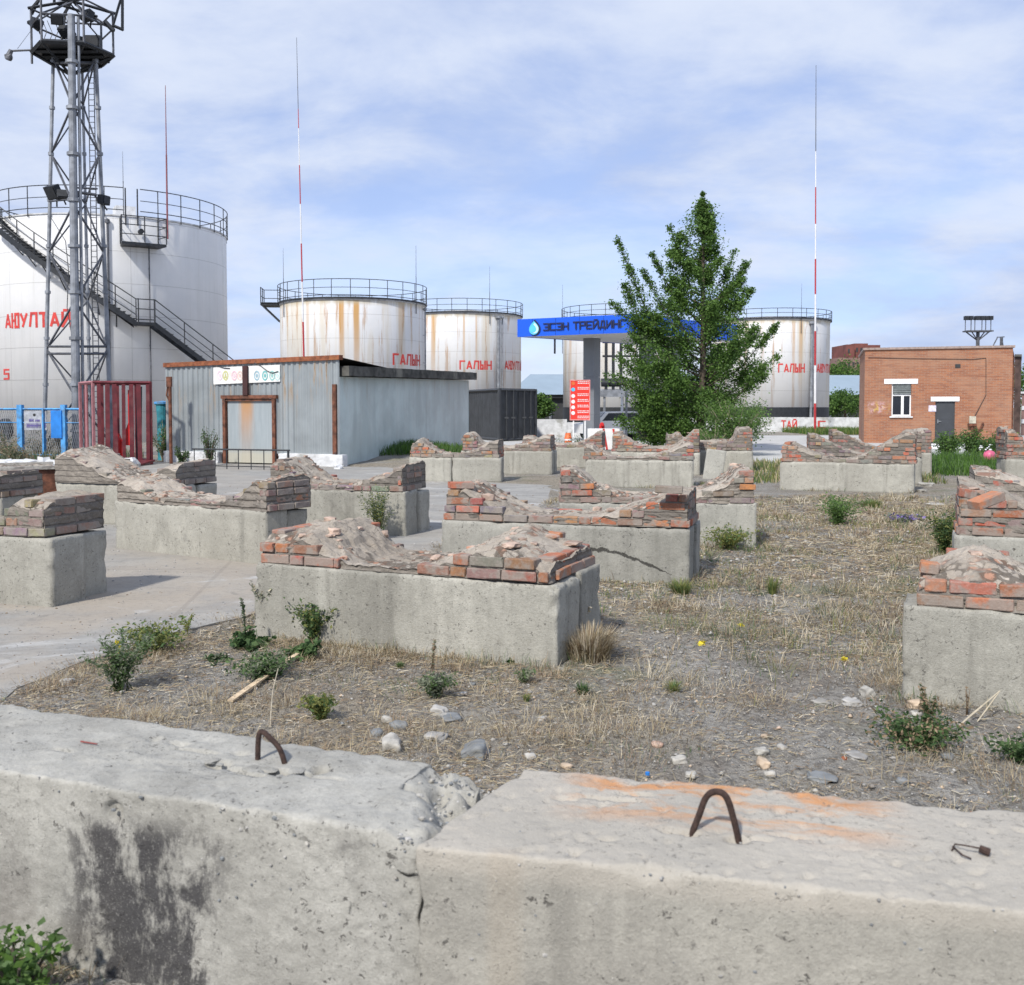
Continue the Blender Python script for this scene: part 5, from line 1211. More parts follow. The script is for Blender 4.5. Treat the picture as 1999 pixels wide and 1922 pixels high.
# faded banner
k0, kt = fs_.uz(419, 709); k1, kb = fs_.uz(549, 747); ba = MB(); zt0 = tp(k0) - .14; zb0 = fs_.uz(424, 750)[1]; ba.add([(k0, -.06, zb0), (k1, -.06, zb0 + .06), (k1, -.06, tp(k1) - .14), (k0, -.06, zt0), (k0, -.03, zb0), (k1, -.03, zb0 + .06), (k1, -.03, tp(k1) - .14), (k0, -.03, zt0)], [(0, 1, 2, 3), (7, 6, 5, 4), (0, 3, 7, 4), (1, 5, 6, 2), (0, 4, 5, 1), (3, 2, 6, 7)])
bo = ba.build('sign_banner', simple('faded_white_banner', (.74, .74, .72), .7, 0, .12, 2, 0, dirt=(.66, .60, .54)), t)
def ringm(name, col): return simple(name, col, .7, 0, .15, 6)
sp = [(432, (.68, .55, .62)), (443, (.50, .50, .22)), (460, (.70, .48, .54)), (471, (.72, .55, .50)), (504, (.30, .45, .52)), (520, (.15, .42, .42)), (534, (.28, .50, .48)), (544, (.45, .58, .58))]
for i, (px, col) in enumerate(sp):
    u_, zc_ = fs_.uz(px, 733); b = MB(); M = Matrix.Translation((u_, -.061, zc_)) @ Matrix.Rotation(R(90), 4, 'X') @ Matrix.Diagonal((.8, 1.15, 1, 1))
    b.lathe([(.125, 0), (.125, .006), (.085, .006), (.085, 0)], n=20, M=M)
    if i == 1: b.add([M @ Vector(p) for p in ((-.06, -.06, .008), (.06, -.06, .008), (0, .08, .008))], [(0, 1, 2)])
    else: b.add([M @ Vector((.055 * math.cos(R(k * 60)), .055 * math.sin(R(k * 60)), .004)) for k in range(6)], [tuple(range(6))])
    b.build('warning_symbol', ringm('faded_symbol_colour', col), bo)
b = MB(); b.path([(fs_.uz(428, 714)[0], -.075, fs_.uz(428, 714)[1]), (fs_.uz(440, 718)[0], -.08, fs_.uz(440, 718)[1]), (fs_.uz(452, 719)[0], -.075, fs_.uz(452, 719)[1])], .014, 5)
b.path([(fs_.uz(x_, y_)[0], -.078, fs_.uz(x_, y_)[1]) for x_, y_ in ((500, 708), (512, 714), (525, 724), (535, 728), (546, 725))], .012, 5); b.build('hanging_cable', M_black, t)
# low black barrier in front of the door
ra = G(376, 914); rb = G(566, 918); t2 = thing('low_barrier', 'low thin black steel barrier in front of the shed door', 'railing', ra); hz = W(376, 876, ra.y).z; b = MB(); dd = rb - ra
b.tube((0, 0, hz), (dd.x, dd.y, hz), .022, n=6); b.tube((0, 0, .08), (dd.x, dd.y, .08), .014, n=5); b.build('top_rail', M_black, t2)
for f in (.02, .24, .36, .48, .61, .74, .86, .985): b = MB(); b.tube((dd.x * f, dd.y * f, 0), (dd.x * f, dd.y * f, hz), .03 if f > .95 else .013, n=6); b.build('post', M_black, t2)
# steel pole with a lamp left of the shed
q = G(334, 905); b = MB(); b.tube((0, 0, 0), (0, 0, W(334, 748, q.y).z), .05, n=8); b.path([(0, 0, 1.8), (-.1, 0, 2.0), (-.05, -.03, 2.3)], .03, 6); b.box((-.09, -.06, W(334, 755, q.y).z), (.05, .06, W(334, 735, q.y).z)); tag(b.build('rusty_post', M_rust, loc=q), 'dark rusty post with a small box on top at the left corner of the shed', 'post')

# ---------------------------------------------------------------- container
ca = px_corner(917, 54.5); cb = px_corner(975, 49.5); cc_ = px_corner(1045, 51.8)
t = thing('shipping_container', 'dark grey ribbed shipping container at the end of the shed', 'container', (cb[0], cb[1], 0)); o = Vector((cb[0], cb[1], 0)); A_ = Vector((*ca, 0)) - o; C_ = Vector((*cc_, 0)) - o; H = zat(975, 758, 49.5); A_ = A_.normalized() * 7.5; D_ = A_ + C_
def ribbed(b, p, q, z0, z1, n, amp):
    d = q - p; nr_ = Vector((d.y, -d.x, 0)).normalized(); vs = []
    for i in range(n * 4 + 1):
        f = i / (n * 4); s_ = amp if i % 4 in (1, 2) else 0; v = p + d * f - nr_ * s_; vs += [v + Vector((0, 0, z0)), v + Vector((0, 0, z1))]
    b.add(vs, [(2 * i, 2 * i + 2, 2 * i + 3, 2 * i + 1) for i in range(n * 4)])
b = MB(); ribbed(b, A_, Vector((0, 0, 0)), .15, H - .12, 22, .05); ribbed(b, D_, A_, .15, H - .12, 9, .04); ribbed(b, C_, D_, .15, H - .12, 22, .05)
b.slab([Vector((0, 0, H)), C_ + Vector((0, 0, H)), D_ + Vector((0, 0, H)), A_ + Vector((0, 0, H))], .10); b.slab([Vector((0, 0, .15)), C_ + Vector((0, 0, .15)), D_ + Vector((0, 0, .15)), A_ + Vector((0, 0, .15))], .12); b.build('body', M_cont, t)
b = MB()
for p in (Vector((0, 0, 0)), A_, C_, D_): b.tube(p, p + Vector((0, 0, H + .01)), .09, n=4)
for p, q in ((Vector((0, 0, 0)), C_), (A_, Vector((0, 0, 0)))):
    for z in (.08, H - .06): b.tube(p + Vector((0, 0, z)), q + Vector((0, 0, z)), .08, n=4)
b.build('corner_posts', M_cont, t)
nd = Vector((C_.y, -C_.x, 0)).normalized()
for k in (0, 1):
    p, q = C_ * (.02 + .49 * k), C_ * (.49 + .49 * k); b = MB(); b.slab([p + nd * .02 + Vector((0, 0, .16)), q + nd * .02 + Vector((0, 0, .16)), q + nd * .02 + Vector((0, 0, H - .13)), p + nd * .02 + Vector((0, 0, H - .13))], .04); dr = b.build('door', M_cont, t)
    for f in (.3, .7): b = MB(); c2 = p.lerp(q, f) + nd * .07; b.tube(c2 + Vector((0, 0, .1)), c2 + Vector((0, 0, H - .05)), .025, n=6); b.box((c2.x - .1, c2.y - .04, 1.1), (c2.x + .1, c2.y + .02, 1.18)); b.build('locking_bar', M_cont, dr)

# ---------------------------------------------------------------- petrol station canopy
N_ = W(1227, 650, 45.5); L_ = W(1010, 657, 48.2); R_ = W(1440, 665, 51.2); zb = (N_.z + L_.z + R_.z) / 3; hf = .82
o = Vector((N_.x, N_.y, 0)); t = thing('petrol_canopy', 'petrol station canopy with a bright blue fascia and grey columns', 'canopy', o); n0v = Vector((0, 0, 0)); l0 = Vector((L_.x, L_.y, 0)) - o; r0v = Vector((R_.x, R_.y, 0)) - o; f0v = l0 + r0v
Z = Vector((0, 0, 1)); b = MB(); ring = [n0v, r0v, f0v, l0]
for i in range(4):
    p, q = ring[i], ring[(i + 1) % 4]; d = (q - p).normalized(); outn = Vector((d.y, -d.x, 0)); e = .0
    b.add([p + outn * 0 + Z * zb, q + Z * zb, q + Z * (zb + hf), p + Z * (zb + hf)], [(0, 1, 2, 3)])
    b.add([p + Z * (zb + hf), q + Z * (zb + hf), q * .96 + f0v * .02 + Z * (zb + hf), p * .96 + f0v * .02 + Z * (zb + hf)], [(0, 1, 2, 3)])
b.build('fascia', M_fascia, t)
b = MB()
for p, q in ((n0v, l0), (n0v, r0v)):
    d = (q - p).normalized(); outn = Vector((d.y, -d.x, 0)); outn = outn if outn.y < 0 else -outn; L9 = (q - p).length
    for i in range(1, int(L9 / 1.2) + 1): c0 = p + d * (i * 1.2) + outn * .004; b.tube(c0 + Z * (zb + .02), c0 + Z * (zb + hf - .02), .007, n=4)
b.build('panel_joints', M_navy, t)
b = MB()
for i in range(3):
    for j in range(3): c0 = l0 * (.2 + .3 * i) + r0v * (.2 + .3 * j); b.lathe([(.16, 0), (.16, -.05), (0, -.05)], c=(c0.x, c0.y, zb + .018), n=12)
b.build('soffit_lamps', M_white, t)
b = MB(); ctr = f0v * .5; b.slab([ctr + (p - ctr) * .985 + Z * (zb + .10) for p in (n0v, r0v, f0v, l0)], .08); b.build('soffit', M_soffit, t)
b = MB(); b.slab([ctr + (p - ctr) * .95 + Z * (zb + hf - .15) for p in (n0v, r0v, f0v, l0)], .1); b.build('roof_deck', M_steel, t)
for px, Y in ((1155, 49.5), (1312, 50.2), (1262, 53.6)):
    q = W(px, 800, Y) - o; b = MB(); M = Matrix.Translation((q.x, q.y, 0)) @ Matrix.Rotation(R(-35), 4, 'Z'); b.box((-.30, -.30, 0), (.30, .30, 1.3), M); b.box((-.30, -.30, 1.31), (.30, .30, 3.1), M); b.box((-.30, -.30, 3.11), (.30, .30, zb + .015), M); b.build('column', M_clad, t)
dl = l0.normalized(); nl = Vector((dl.y, -dl.x, 0))
if nl.y > 0: nl = -nl
Lf = l0.length
def ff(u, v, off): p = l0 * (1 - u / Lf) + nl * off; return (p.x, p.y, zb + v)
def fu(px): d = ray(px, 640); k = d.x / d.y; p = Vector((L_.x, L_.y, 0)); return (k * p.y - p.x) / (-dl.x + k * dl.y) * 1.0
u_a, u_b, u_c, u_d = fu(1061), fu(1111), fu(1119), fu(1223)
b = MB(); word(b, 'ЭСЭН', u_a, u_b, .24, .58, ff, .17, .22, .05); word(b, 'ТРЕЙДИНГ', u_c, u_d, .24, .60, ff, .17, .22, .05); b.build('lettering', M_navy, t)
b = MB(); uc = fu(1043); pts = []
for k in range(25):
    tq = k / 24; a = -math.pi / 2 + tq * math.pi; 
def drop(s_, du=0, o_=.03):
    P_ = []
    for k in range(28):
        a = 2 * math.pi * k / 28; rr = s_ * (1.0); x_ = math.sin(a) * rr * (1 - max(0, math.cos(a)) ** 2 * .75); y_ = math.cos(a) * rr * (1.45 if math.cos(a) > 0 else 1); P_.append(ff(uc + du + x_, .33 + y_, o_))
    return P_
for s_, du, o_, mm in ((.30, .04, .02, M_navy), (.255, 0, .035, M_cyan), (.20, .05, .045, M_green), (.155, -.03, .055, M_cyan)):
    b = MB(); b.slab(drop(s_, du, o_), .012); b.build('drop_logo', mm, t)
b = MB(); q = W(1083, 690, 50) - o; b.tube((q.x, q.y, q.z), (q.x, q.y, zb + .03), .05, n=6); b.build('hanging_pipe', M_steeld, t)

# red notice board on white legs
q = W(1132, 800, 45); zt_, zb_ = zat(1132, 741, 45), zat(1132, 820, 45); wb = W(1152, 800, 45).x - W(1112, 800, 45).x
t = thing('notice_board', 'red notice board with white text rows on two white legs by the canopy column', 'sign', (q.x, q.y, 0), .12); b = MB(); b.box((-wb / 2, -.02, zb_), (wb / 2, .02, zt_)); b.build('panel', simple('notice_red', (.80, .05, .035), .5, 0, .05), t)
b = MB()
for lo, hi in (((-wb / 2, -.035, zb_), (wb / 2, -.021, zb_ + .04)), ((-wb / 2, -.035, zt_ - .04), (wb / 2, -.021, zt_)), ((-wb / 2, -.035, zb_ + .04), (-wb / 2 + .035, -.021, zt_ - .04)), ((wb / 2 - .035, -.035, zb_ + .04), (wb / 2, -.021, zt_ - .04))): b.box(lo, hi)
b.build('border', simple('pink_border', (.75, .32, .30)), t)
for sx in (-.28, .24): b = MB(); b.tube((sx, .02, 0), (sx, .02, zb_ + .2), .035, n=6); b.build('leg', M_white, t)
rnd = random.Random(2); b = MB(); rows = [.92, .78, .62, .48, .34, .2, .07]; hh = zt_ - zb_
for i, f in enumerate(rows):
    for k in range(2):
        x = -wb * .12; z_ = zb_ + hh * f + k * .07 - .03
        while x < wb * .42: w_ = rnd.uniform(.03, .10); b.box((x, -.026, z_), (min(x + w_, wb * .44), -.021, z_ + .032)); x += w_ + .022
b.build('text_rows', M_white, t)
for i, (f, col) in enumerate(((.93, M_orange), (.78, M_cyan), (.62, M_white), (.48, M_white), (.34, M_white), (.2, M_white))): b = MB(); M = Matrix.Translation((-wb * .34, -.021, zb_ + hh * (f - .02))) @ Matrix.Rotation(R(90), 4, 'X'); b.lathe([(0, .008), (.085, .008), (.085, 0)], n=14, M=M); b.build('pictogram', col, t)

# white blocks, planter, cones around the station
t = thing('barrier_block', 'white concrete barrier block with two slanting red stripes below the canopy', 'barrier', (W(1185, 860, 40).x, 40, 0)); b = rough_block(1.25, .4, .82, .1, .01, .02, .02, 77); ob = b.build('block', M_white, t); ob.location = (-.75, 0, 0)
for x in (-.10, .28): b = MB(); b.slab([(x + .06, -.012, .0), (x + .14, -.012, 0), (x + .0, -.012, .81), (x - .08, -.012, .81)], .012); b.build('red_stripe', M_red, t)
q = W(1175, 850, 41.5); b = MB(); b.lathe([(.11, 0), (.11, .9), (.08, .98), (.08, 1.0), (.03, 1.04), (0, 1.04)], n=16); b.box((-.2, -.2, 0), (.2, .2, .04)); b.box((-.05, -.24, .9), (.05, -.1, 1.0)); tag(b.build('fire_hydrant', M_fred, loc=(q.x, q.y, 0)), 'red hydrant post standing behind the striped white block', 'hydrant')
t = thing('orange_barrel', 'orange plastic barrel with a pale band left of the red notice board', 'barrel', (W(1109, 850, 38).x, 38, 0)); b = MB(); b.lathe([(.12, 0), (.14, .05), (.14, .52), (.11, .62), (.10, .7), (.0, .7)], n=20); b.build('body', M_orange, t); b = MB(); b.lathe([(.143, .42), (.143, .48)], n=20); b.build('band', M_white, t)
t = thing('parked_car', 'white car parked by the petrol pumps, only its top showing behind the blocks', 'car', (W(1200, 840, 52).x, 52, 0), .25); b = MB()
prof = [(-1.9, .35), (-1.9, .8), (-1.2, .95), (-.7, 1.42), (.9, 1.45), (1.5, .98), (1.95, .85), (1.95, .35)]
for s_ in (1,): b.add([(x, -.8, z) for x, z in prof] + [(x, .8, z) for x, z in prof], [tuple(range(8)), tuple(range(8, 16))[::-1]] + [(i, i + 8, (i + 1) % 8 + 8, (i + 1) % 8) for i in range(8)])
b.build('body', M_white, t)
for y in (-.805, .805):
    b = MB(); b.add([(-.95, y, .98), (1.25, y, .98), (.85, y, 1.36), (-.62, y, 1.36)], [(0, 1, 2, 3)]); b.build('side_window', M_glass, t)
b = MB(); b.add([(-1.16, -.7, .99), (-1.16, .7, .99), (-.74, .6, 1.39), (-.74, -.6, 1.39)], [(0, 1, 2, 3)]); ow = b.build('windscreen', M_glass, t); ow.location = (-.012, 0, .012)
for x in (-1.25, 1.25):
    for y in (-.78, .78): b = MB(); b.tube((x, y - .1, .32), (x, y + .1, .32), .32, n=18); b.build('wheel', M_black, t)

# ---------------------------------------------------------------- long warehouse behind the tanks
wa, wb_ = W(1000, 800, 108), W(1760, 800, 112); t = thing('warehouse', 'long low warehouse with a pale blue metal roof behind the tanks', 'warehouse', (wa.x, wa.y, 0)); dx, dy = wb_.x - wa.x, wb_.y - wa.y; ze, zr = zat(1050, 768, 108), zat(1050, 730, 114)
b = MB(); b.slab([(0, 0, ze), (dx, dy, ze), (dx, dy + 12, ze), (0, 12, ze)], ze + .1); b.build('wall', M_dark, t)
b = MB(); b.add([(-.5, -.8, ze - .1), (dx, dy - .8, ze - .1), (dx, dy + 6, zr), (2, 6, zr), (-.5, 13, ze - .1), (dx, dy + 13, ze - .1)], [(0, 1, 2, 3), (3, 2, 5, 4), (0, 3, 4)]); b.build('roof', M_roofb, t)
b = MB()
for i in range(22): f = i / 21; b.tube((dx * f, dy * f - .15, 0), (dx * f, dy * f - .15, ze - .1), .14, n=4)
b.build('posts', M_steel, t)
b = MB(); b.box((0, -.5, ze - .45), (dx, -.3, ze - .12), Matrix.Rotation(math.atan2(dy, dx), 4, 'Z')); b.build('gutter', M_dark, t)
# white yard wall with red letters
wa, wb_ = W(1455, 830, 70), W(1700, 830, 68); dd = wb_ - wa; dd.z = 0; t = thing('yard_wall', 'low white wall with the red letters between the tree and the brick building', 'wall', (wa.x, wa.y, 0), math.atan2(dd.y, dd.x)); hw = zat(1600, 814, 69.5); b = MB(); b.box((-8, 0, -.1), (dd.length, .25, hw)); b.build('wall_body', M_offwhite, t)
def wl_u(px): d = ray(px, 830); k = d.x / d.y; dn = dd.normalized(); return (k * wa.y - wa.x) / (dn.x - k * dn.y)
b = MB(); word(b, 'ТАЙ', wl_u(1525), wl_u(1556), .22, .78, lambda u, v, o: (u, -o, v)); b.build('lettering', M_red, t)
b = MB(); uu = wl_u(1604); word(b, 'С', uu - .25, uu + .25, .25, .75, lambda u, v, o: (u, -o, v)); b.build('red_mark', M_red, t)
wa = W(1046, 840, 56); t = thing('low_wall', 'low white wall between the dark container and the red notice board', 'wall', (wa.x, wa.y, 0)); b = MB(); b.box((0, 0, -.1), (1.7, .25, zat(1060, 818, 56))); b.box((1.702, .03, -.1), (6.5, .25, zat(1060, 824, 56))); b.build('wall_body', M_offwhite, t)
wa = W(1820, 860, 42); t = thing('apron_wall', 'white painted low retaining wall edging the apron of the brick building', 'wall', (W(1813, 880, 41).x, 41, 0), -.03); b = MB(); b.box((0, 0, -.1), (3.6, .3, .14)); b.box((-.02, -.03, .141), (3.62, .33, .19)); b.build('wall_body', M_white, t)

# ---------------------------------------------------------------- far things
t = thing('apartment_block', 'dark red brick apartment block far behind the trees left of the brick building', 'building', (W(1636, 700, 260).x, 260, 0)); s_ = .13
for k, (x0, x1, top, mm) in enumerate(((1636, 1686, 698, M_farg), (1652, 1668, 672, M_frb), (1668, 1694, 670, M_frb), (1690, 1718, 673, M_frb), (1614, 1640, 710, M_farg))):
    o = Vector(t.location); p, q = W(x0, 700, 260 + k * 1.5) - o, W(x1, 700, 260 + k * 1.5) - o; zt_ = zat(x0, top, 260 + k * 1.5); b = MB(); b.box((p.x, p.y, 0), (q.x, p.y + 12, zt_)); wbk = b.build('wall', mm, t)
    b = MB(); n = int((q.x - p.x) / 1.1)
    for i in range(n):
        for z_ in np.arange(zt_ - 1.6, 6, -3.0): b.box((p.x + .35 + i * 1.1, p.y - .06, z_ - .6), (p.x + .85 + i * 1.1, p.y - .01, z_ + .5))
    b.build('windows', M_dark, wbk)
t = thing('floodlight_tower', 'dark floodlight tower with a wide lamp platform rising behind the brick building', 'tower', (W(1908, 700, 80).x, 80, 0)); o = Vector(t.location); P2 = lambda px, py: W(px, py, 80) - o
b = MB(); tz = P2(1908, 645).z; b.tube((0, 0, 0), (0, 0, tz), .17, .13, n=8); b.build('pole', M_steeld, t)
b = MB(); z1_ = P2(1908, 645).z; xr = P2(1934, 645).x; b.slab([(-xr, -.5, z1_), (xr, -.5, z1_), (xr, .5, z1_), (-xr, .5, z1_)], .1)
for sx in (-1, 1):
    for sy in (-.5, .5): b.tube((sx * xr * .8, sy, z1_), (0, 0, P2(1908, 665).z), .05, n=4)
b.build('lamp_platform', M_steeld, t)
zt2 = P2(1908, 622).z; b = MB()
for x in (-xr, -xr * .55, -.25, .3, xr * .6, xr): b.tube((x, 0, z1_), (x, 0, zt2), .035, n=4)
b.tube((-xr, 0, zt2), (xr, 0, zt2), .03, n=4); b.build('rail', M_steeld, t)
for x in (-xr * .95, -xr * .7, -.15, .25, .55, .85): b = MB(); b.box((x - .18, -.35, zt2 - .1), (x + .18, .05, zt2 + .2)); b.box((x - .14, -.36, zt2 - .06), (x + .14, -.351, zt2 + .16)); b.build('flood_lamp', M_black, t)
t = thing('roof_mast', 'short dark mast with a slanting strut above the right end of the brick building', 'mast', (W(1955, 670, 66).x, 66, 0)); o = Vector(t.location); b = MB(); P3 = lambda px, py: W(px, py, 66) - o
b.tube((0, 0, 0), P3(1955, 657), .1, n=6); b.tube(P3(1939, 674), P3(1948, 657), .04, n=5); b.tube(P3(1946, 658), P3(1961, 657), .03, n=4); b.tube(P3(1955, 660), P3(1958, 676), .05, n=5); b.build('pole', M_steeld, t)

# ---------------------------------------------------------------- fence, cage, trough on the left
fa, fb = G(-40, 893), G(160, 897); t = thing('steel_fence', 'low blue steel fence with posts in front of the huge tank at the left edge', 'fence', (fa.x, fa.y, 0), math.atan2(fb.y - fa.y, fb.x - fa.x)); LL_ = (fb - fa).length; hf_ = zat(60, 797, fa.y); b = MB()
for z_ in (hf_ - .02, .12): b.tube((0, 0, z_), (LL_, 0, z_), .035, n=4)
b.tube((0, 0, hf_ * .72), (LL_, 0, hf_ * .72), .015, n=4); b.build('rails', M_blue, t)
uf = lambda px: (W(px, 800, 33).x - fa.x)
for px, w_ in ((-35, .06), (45, .10), (102, .03), (150, .09)): b = MB(); b.box((uf(px) - w_, -.06, 0), (uf(px) + w_, .06, hf_ + (.12 if w_ > .08 else 0))); b.build('post', M_blue, t)
b = MB(); b.box((uf(124), -.10, hf_ * .42), (uf(149), -.062, hf_ - .06)); b.build('blue_panel', M_dblue, t)
b = MB()
for i in range(46): x = i / 46 * LL_; b.tube((x, .02, .15), (x + .5, .02, hf_ - .05), .006, n=3); b.tube((x + .5, .025, .15), (x, .025, hf_ - .05), .006, n=3)
b.build('wire_mesh', M_steel, t)
t = thing('notice_plate', 'grey notice plate with violet lettering hanging on the blue fence', 'sign', (W(69, 820, 32.7).x, 32.7, zat(69, 839, 32.7))); hp = zat(69, 802, 32.7) - zat(69, 839, 32.7); wp_ = .36; b = MB(); b.box((-wp_, 0, 0), (wp_, .03, hp)); b.build('plate', simple('grey_plate', (.36, .38, .42), .5), t)
b = MB(); rnd = random.Random(3)
for (x0, x1, z_, hh_) in ((-.20, -.06, hp * .43, .10), (.0, .14, hp * .44, .07), (-.28, .16, hp * .12, .14), (.22, .33, hp * .12, .14)):
    x = x0
    while x < x1: b.box((x, -.006, z_), (x + .022, -.001, z_ + hh_)); x += rnd.uniform(.035, .05)
    b.box((x0, -.0075, z_ + hh_ * .4), (x1, -.0065, z_ + hh_ * .6))
b.build('lettering', simple('violet_paint', (.10, .08, .26)), t)
b = MB(); b.lathe([(.0, .006), (.045, .006), (.045, 0)], n=12, M=Matrix.Translation((-.03, -.001, hp * .8)) @ Matrix.Rotation(R(90), 4, 'X')); b.build('emblem', M_dark, t)
# blue bits behind the maroon stand
t = thing('barrel_post', 'teal barrel standing on a post between the maroon stand and the shed', 'barrel', (W(318, 850, 32).x, 32, 0)); b = MB(); zt_ = zat(318, 784, 32); b.lathe([(.0, zt_), (.20, zt_), (.24, zt_ - .08), (.20, zt_ - .1), (.17, zt_ - .5), (.16, .0)], n=16); b.build('body', M_teal, t, smooth=False); b = MB(); b.lathe([(.25, zt_ - .06), (.25, zt_ + .0), (.0, zt_ + .03)], n=16); b.build('lid', M_blue, t)
# maroon slatted stand
ca_ = G(184, 908); cb_ = G(296, 906); cl_ = W(157, 800, ca_.y + 1.2); t = thing('fire_stand', 'maroon slatted steel stand holding fire fighting gear left of the shed', 'stand', (ca_.x, ca_.y, 0)); o = Vector((ca_.x, ca_.y, 0)); A_ = Vector((0, 0, 0)); B_ = Vector((cb_.x, cb_.y, 0)) - o; K_ = Vector((cl_.x, cl_.y, 0)) - o; hc_ = zat(184, 744, ca_.y)
b = MB()
for p in (B_, B_ + K_): b.tube(p, p + Z * hc_, .045, n=4)
for p, q in ((A_, B_), (K_, K_ + B_), (B_, B_ + K_)):
    for z_ in (.1, hc_ - .03): b.tube(p + Z * z_, q + Z * z_, .05, n=4)
b.build('frame', M_maroon, t)
b = MB()
for p in (A_, K_): b.tube(p, p + Z * hc_, .05, n=4)
for z_ in (hc_ - .03, .12): b.tube(A_ + Z * z_, K_ + Z * z_, .05, n=4)
b.build('end_frame', M_maroon_sunlit, t)
dn = B_.normalized(); nn_ = Vector((dn.y, -dn.x, 0))
for i in range(7):
    f = .10 + .84 * i / 6 ; p = B_ * f; w_ = .062 if i % 3 else .05; b = MB(); tlt = .02 * math.sin(i * 2.3); b.slab([p - dn * w_ + nn_ * .06 + Z * .12, p + dn * w_ + nn_ * .06 + Z * .12, p + dn * (w_ + tlt) + nn_ * .06 + Z * (hc_ - .07), p - dn * (w_ - tlt) + nn_ * .06 + Z * (hc_ - .07)], .025); b.build('slat', M_maroon, t)
for i in range(3): f = .10 + .56 * i / 2; p = B_ * f + K_; b = MB(); b.slab([p - dn * .06 + Z * .12, p + dn * .06 + Z * .12, p + dn * .06 + Z * (hc_ - .07), p - dn * .06 + Z * (hc_ - .07)], .025); b.build('slat', M_maroon, t)
for f in (.5,): b = MB(); p = K_ * f; d2_ = K_.normalized(); b.slab([p - d2_ * .1 + Z * .1, p + d2_ * .1 + Z * .1, p + d2_ * .1 + Z * (hc_ - .08), p - d2_ * .1 + Z * (hc_ - .08)], .025); b.build('slat', M_maroon_sunlit, t)
b = MB(); e = nn_ * 1.3; b.slab([A_ + nn_ * .12 + dn * .2 + Z * .14, A_ + dn * .65 + e + Z * .02, B_ - dn * .5 + e + Z * .02, B_ + nn_ * .12 + dn * .1 + Z * .14], .05); b.build('drip_tray', M_maroon, t)
def fire_tool(label, px, w_, z0, z1, m, shape, Y):
    q = W(px, 850, Y); b = MB()
    if shape == 'ext': b.lathe([(0, z0), (w_, z0 + .03), (w_, z1 - .15), (w_ * .4, z1 - .05), (w_ * .3, z1), (0, z1)], n=14); b.path([(0, 0, z1), (.06, -.05, z1 + .05), (w_ * 1.2, -.05, z1 - .2), (w_ * 1.1, -.05, z0 + .2)], .012, 5)
    elif shape == 'pole': b.tube((0, 0, z0), (.05, 0, z1), w_, n=8)
    else: b.slab([(-w_, 0, z0), (w_, 0, z0), (w_ * .9, 0, z0 + (z1 - z0) * .6), (0, 0, z1), (-w_ * .9, 0, z0 + (z1 - z0) * .6)], .02); b.tube((0, 0, z1 - .1), (0, 0, z1 + .9), .018, n=6)
    return tag(b.build('extinguisher' if shape == 'ext' else ('steel_bar' if shape == 'pole' else 'fire_shovel'), m, loc=(q.x, q.y, 0)), label, 'fire extinguisher' if shape == 'ext' else ('bar' if shape == 'pole' else 'shovel'))
Yc = ca_.y + .5
fire_tool('bright red fire extinguisher inside the maroon stand', 230, .13, .02, .85, M_fred, 'ext', Yc); fire_tool('red pointed fire shovel inside the maroon stand', 252, .12, .55, 1.25, M_fred, 'sh', Yc)
fire_tool('thick black bar leaning in the left half of the maroon stand', 208, .05, 0, 2.3, M_black, 'pole', Yc); fire_tool('wide black bar leaning in the right half of the maroon stand', 270, .08, 0, 2.25, M_black, 'pole', Yc)
# rusty trough with earth
ta, tb_ = G(-70, 1010), G(120, 1001); t = thing('rusty_trough', 'rust brown steel trough with a pale lip, filled with earth, at the left edge', 'trough', (ta.x, ta.y, 0), math.atan2(tb_.y - ta.y, tb_.x - ta.x)); lt = (tb_ - ta).length; ht = zat(60, 920, ta.y)
b = MB()
for lo, hi in (((0, 0, 0), (lt, .03, ht)), ((0, 1.3, 0), (lt, 1.33, ht)), ((0, .03, 0), (.03, 1.3, ht)), ((lt - .03, .03, 0), (lt, 1.3, ht))): b.box(lo, hi)
b.build('side_walls', M_rust, t); b = MB(); b.box((-.03, -.04, ht), (lt + .03, .06, ht + .05)); b.box((-.03, 1.27, ht), (lt + .03, 1.37, ht + .05)); b.build('lip', M_stonew, t)
b = MB(); b.add([(.03 + (lt - .06) * i / 20, .03 + 1.27 * j / 8, ht - .02 + .05 * noise.noise(Vector((i * .5, j * .6, 2))) + .03) for i in range(21) for j in range(9)], [(i * 9 + j, (i + 1) * 9 + j, (i + 1) * 9 + j + 1, i * 9 + j + 1) for i in range(20) for j in range(8)]); b.build('earth_fill', M_pale, t)
# row of pale kerb stones behind it
ka = G(-60, 912); t = thing('stone_kerb', 'broken row of whitewashed kerb stones at the foot of the blue fence', 'kerb', (ka.x, ka.y, 0)); b = MB(); rnd = random.Random(12); x = 0
for i in range(14): b.rock((x, rnd.uniform(-.1, .1), .1), .30, rnd, 2, .6); x += .34
b.build('stones', M_offwhite, t)
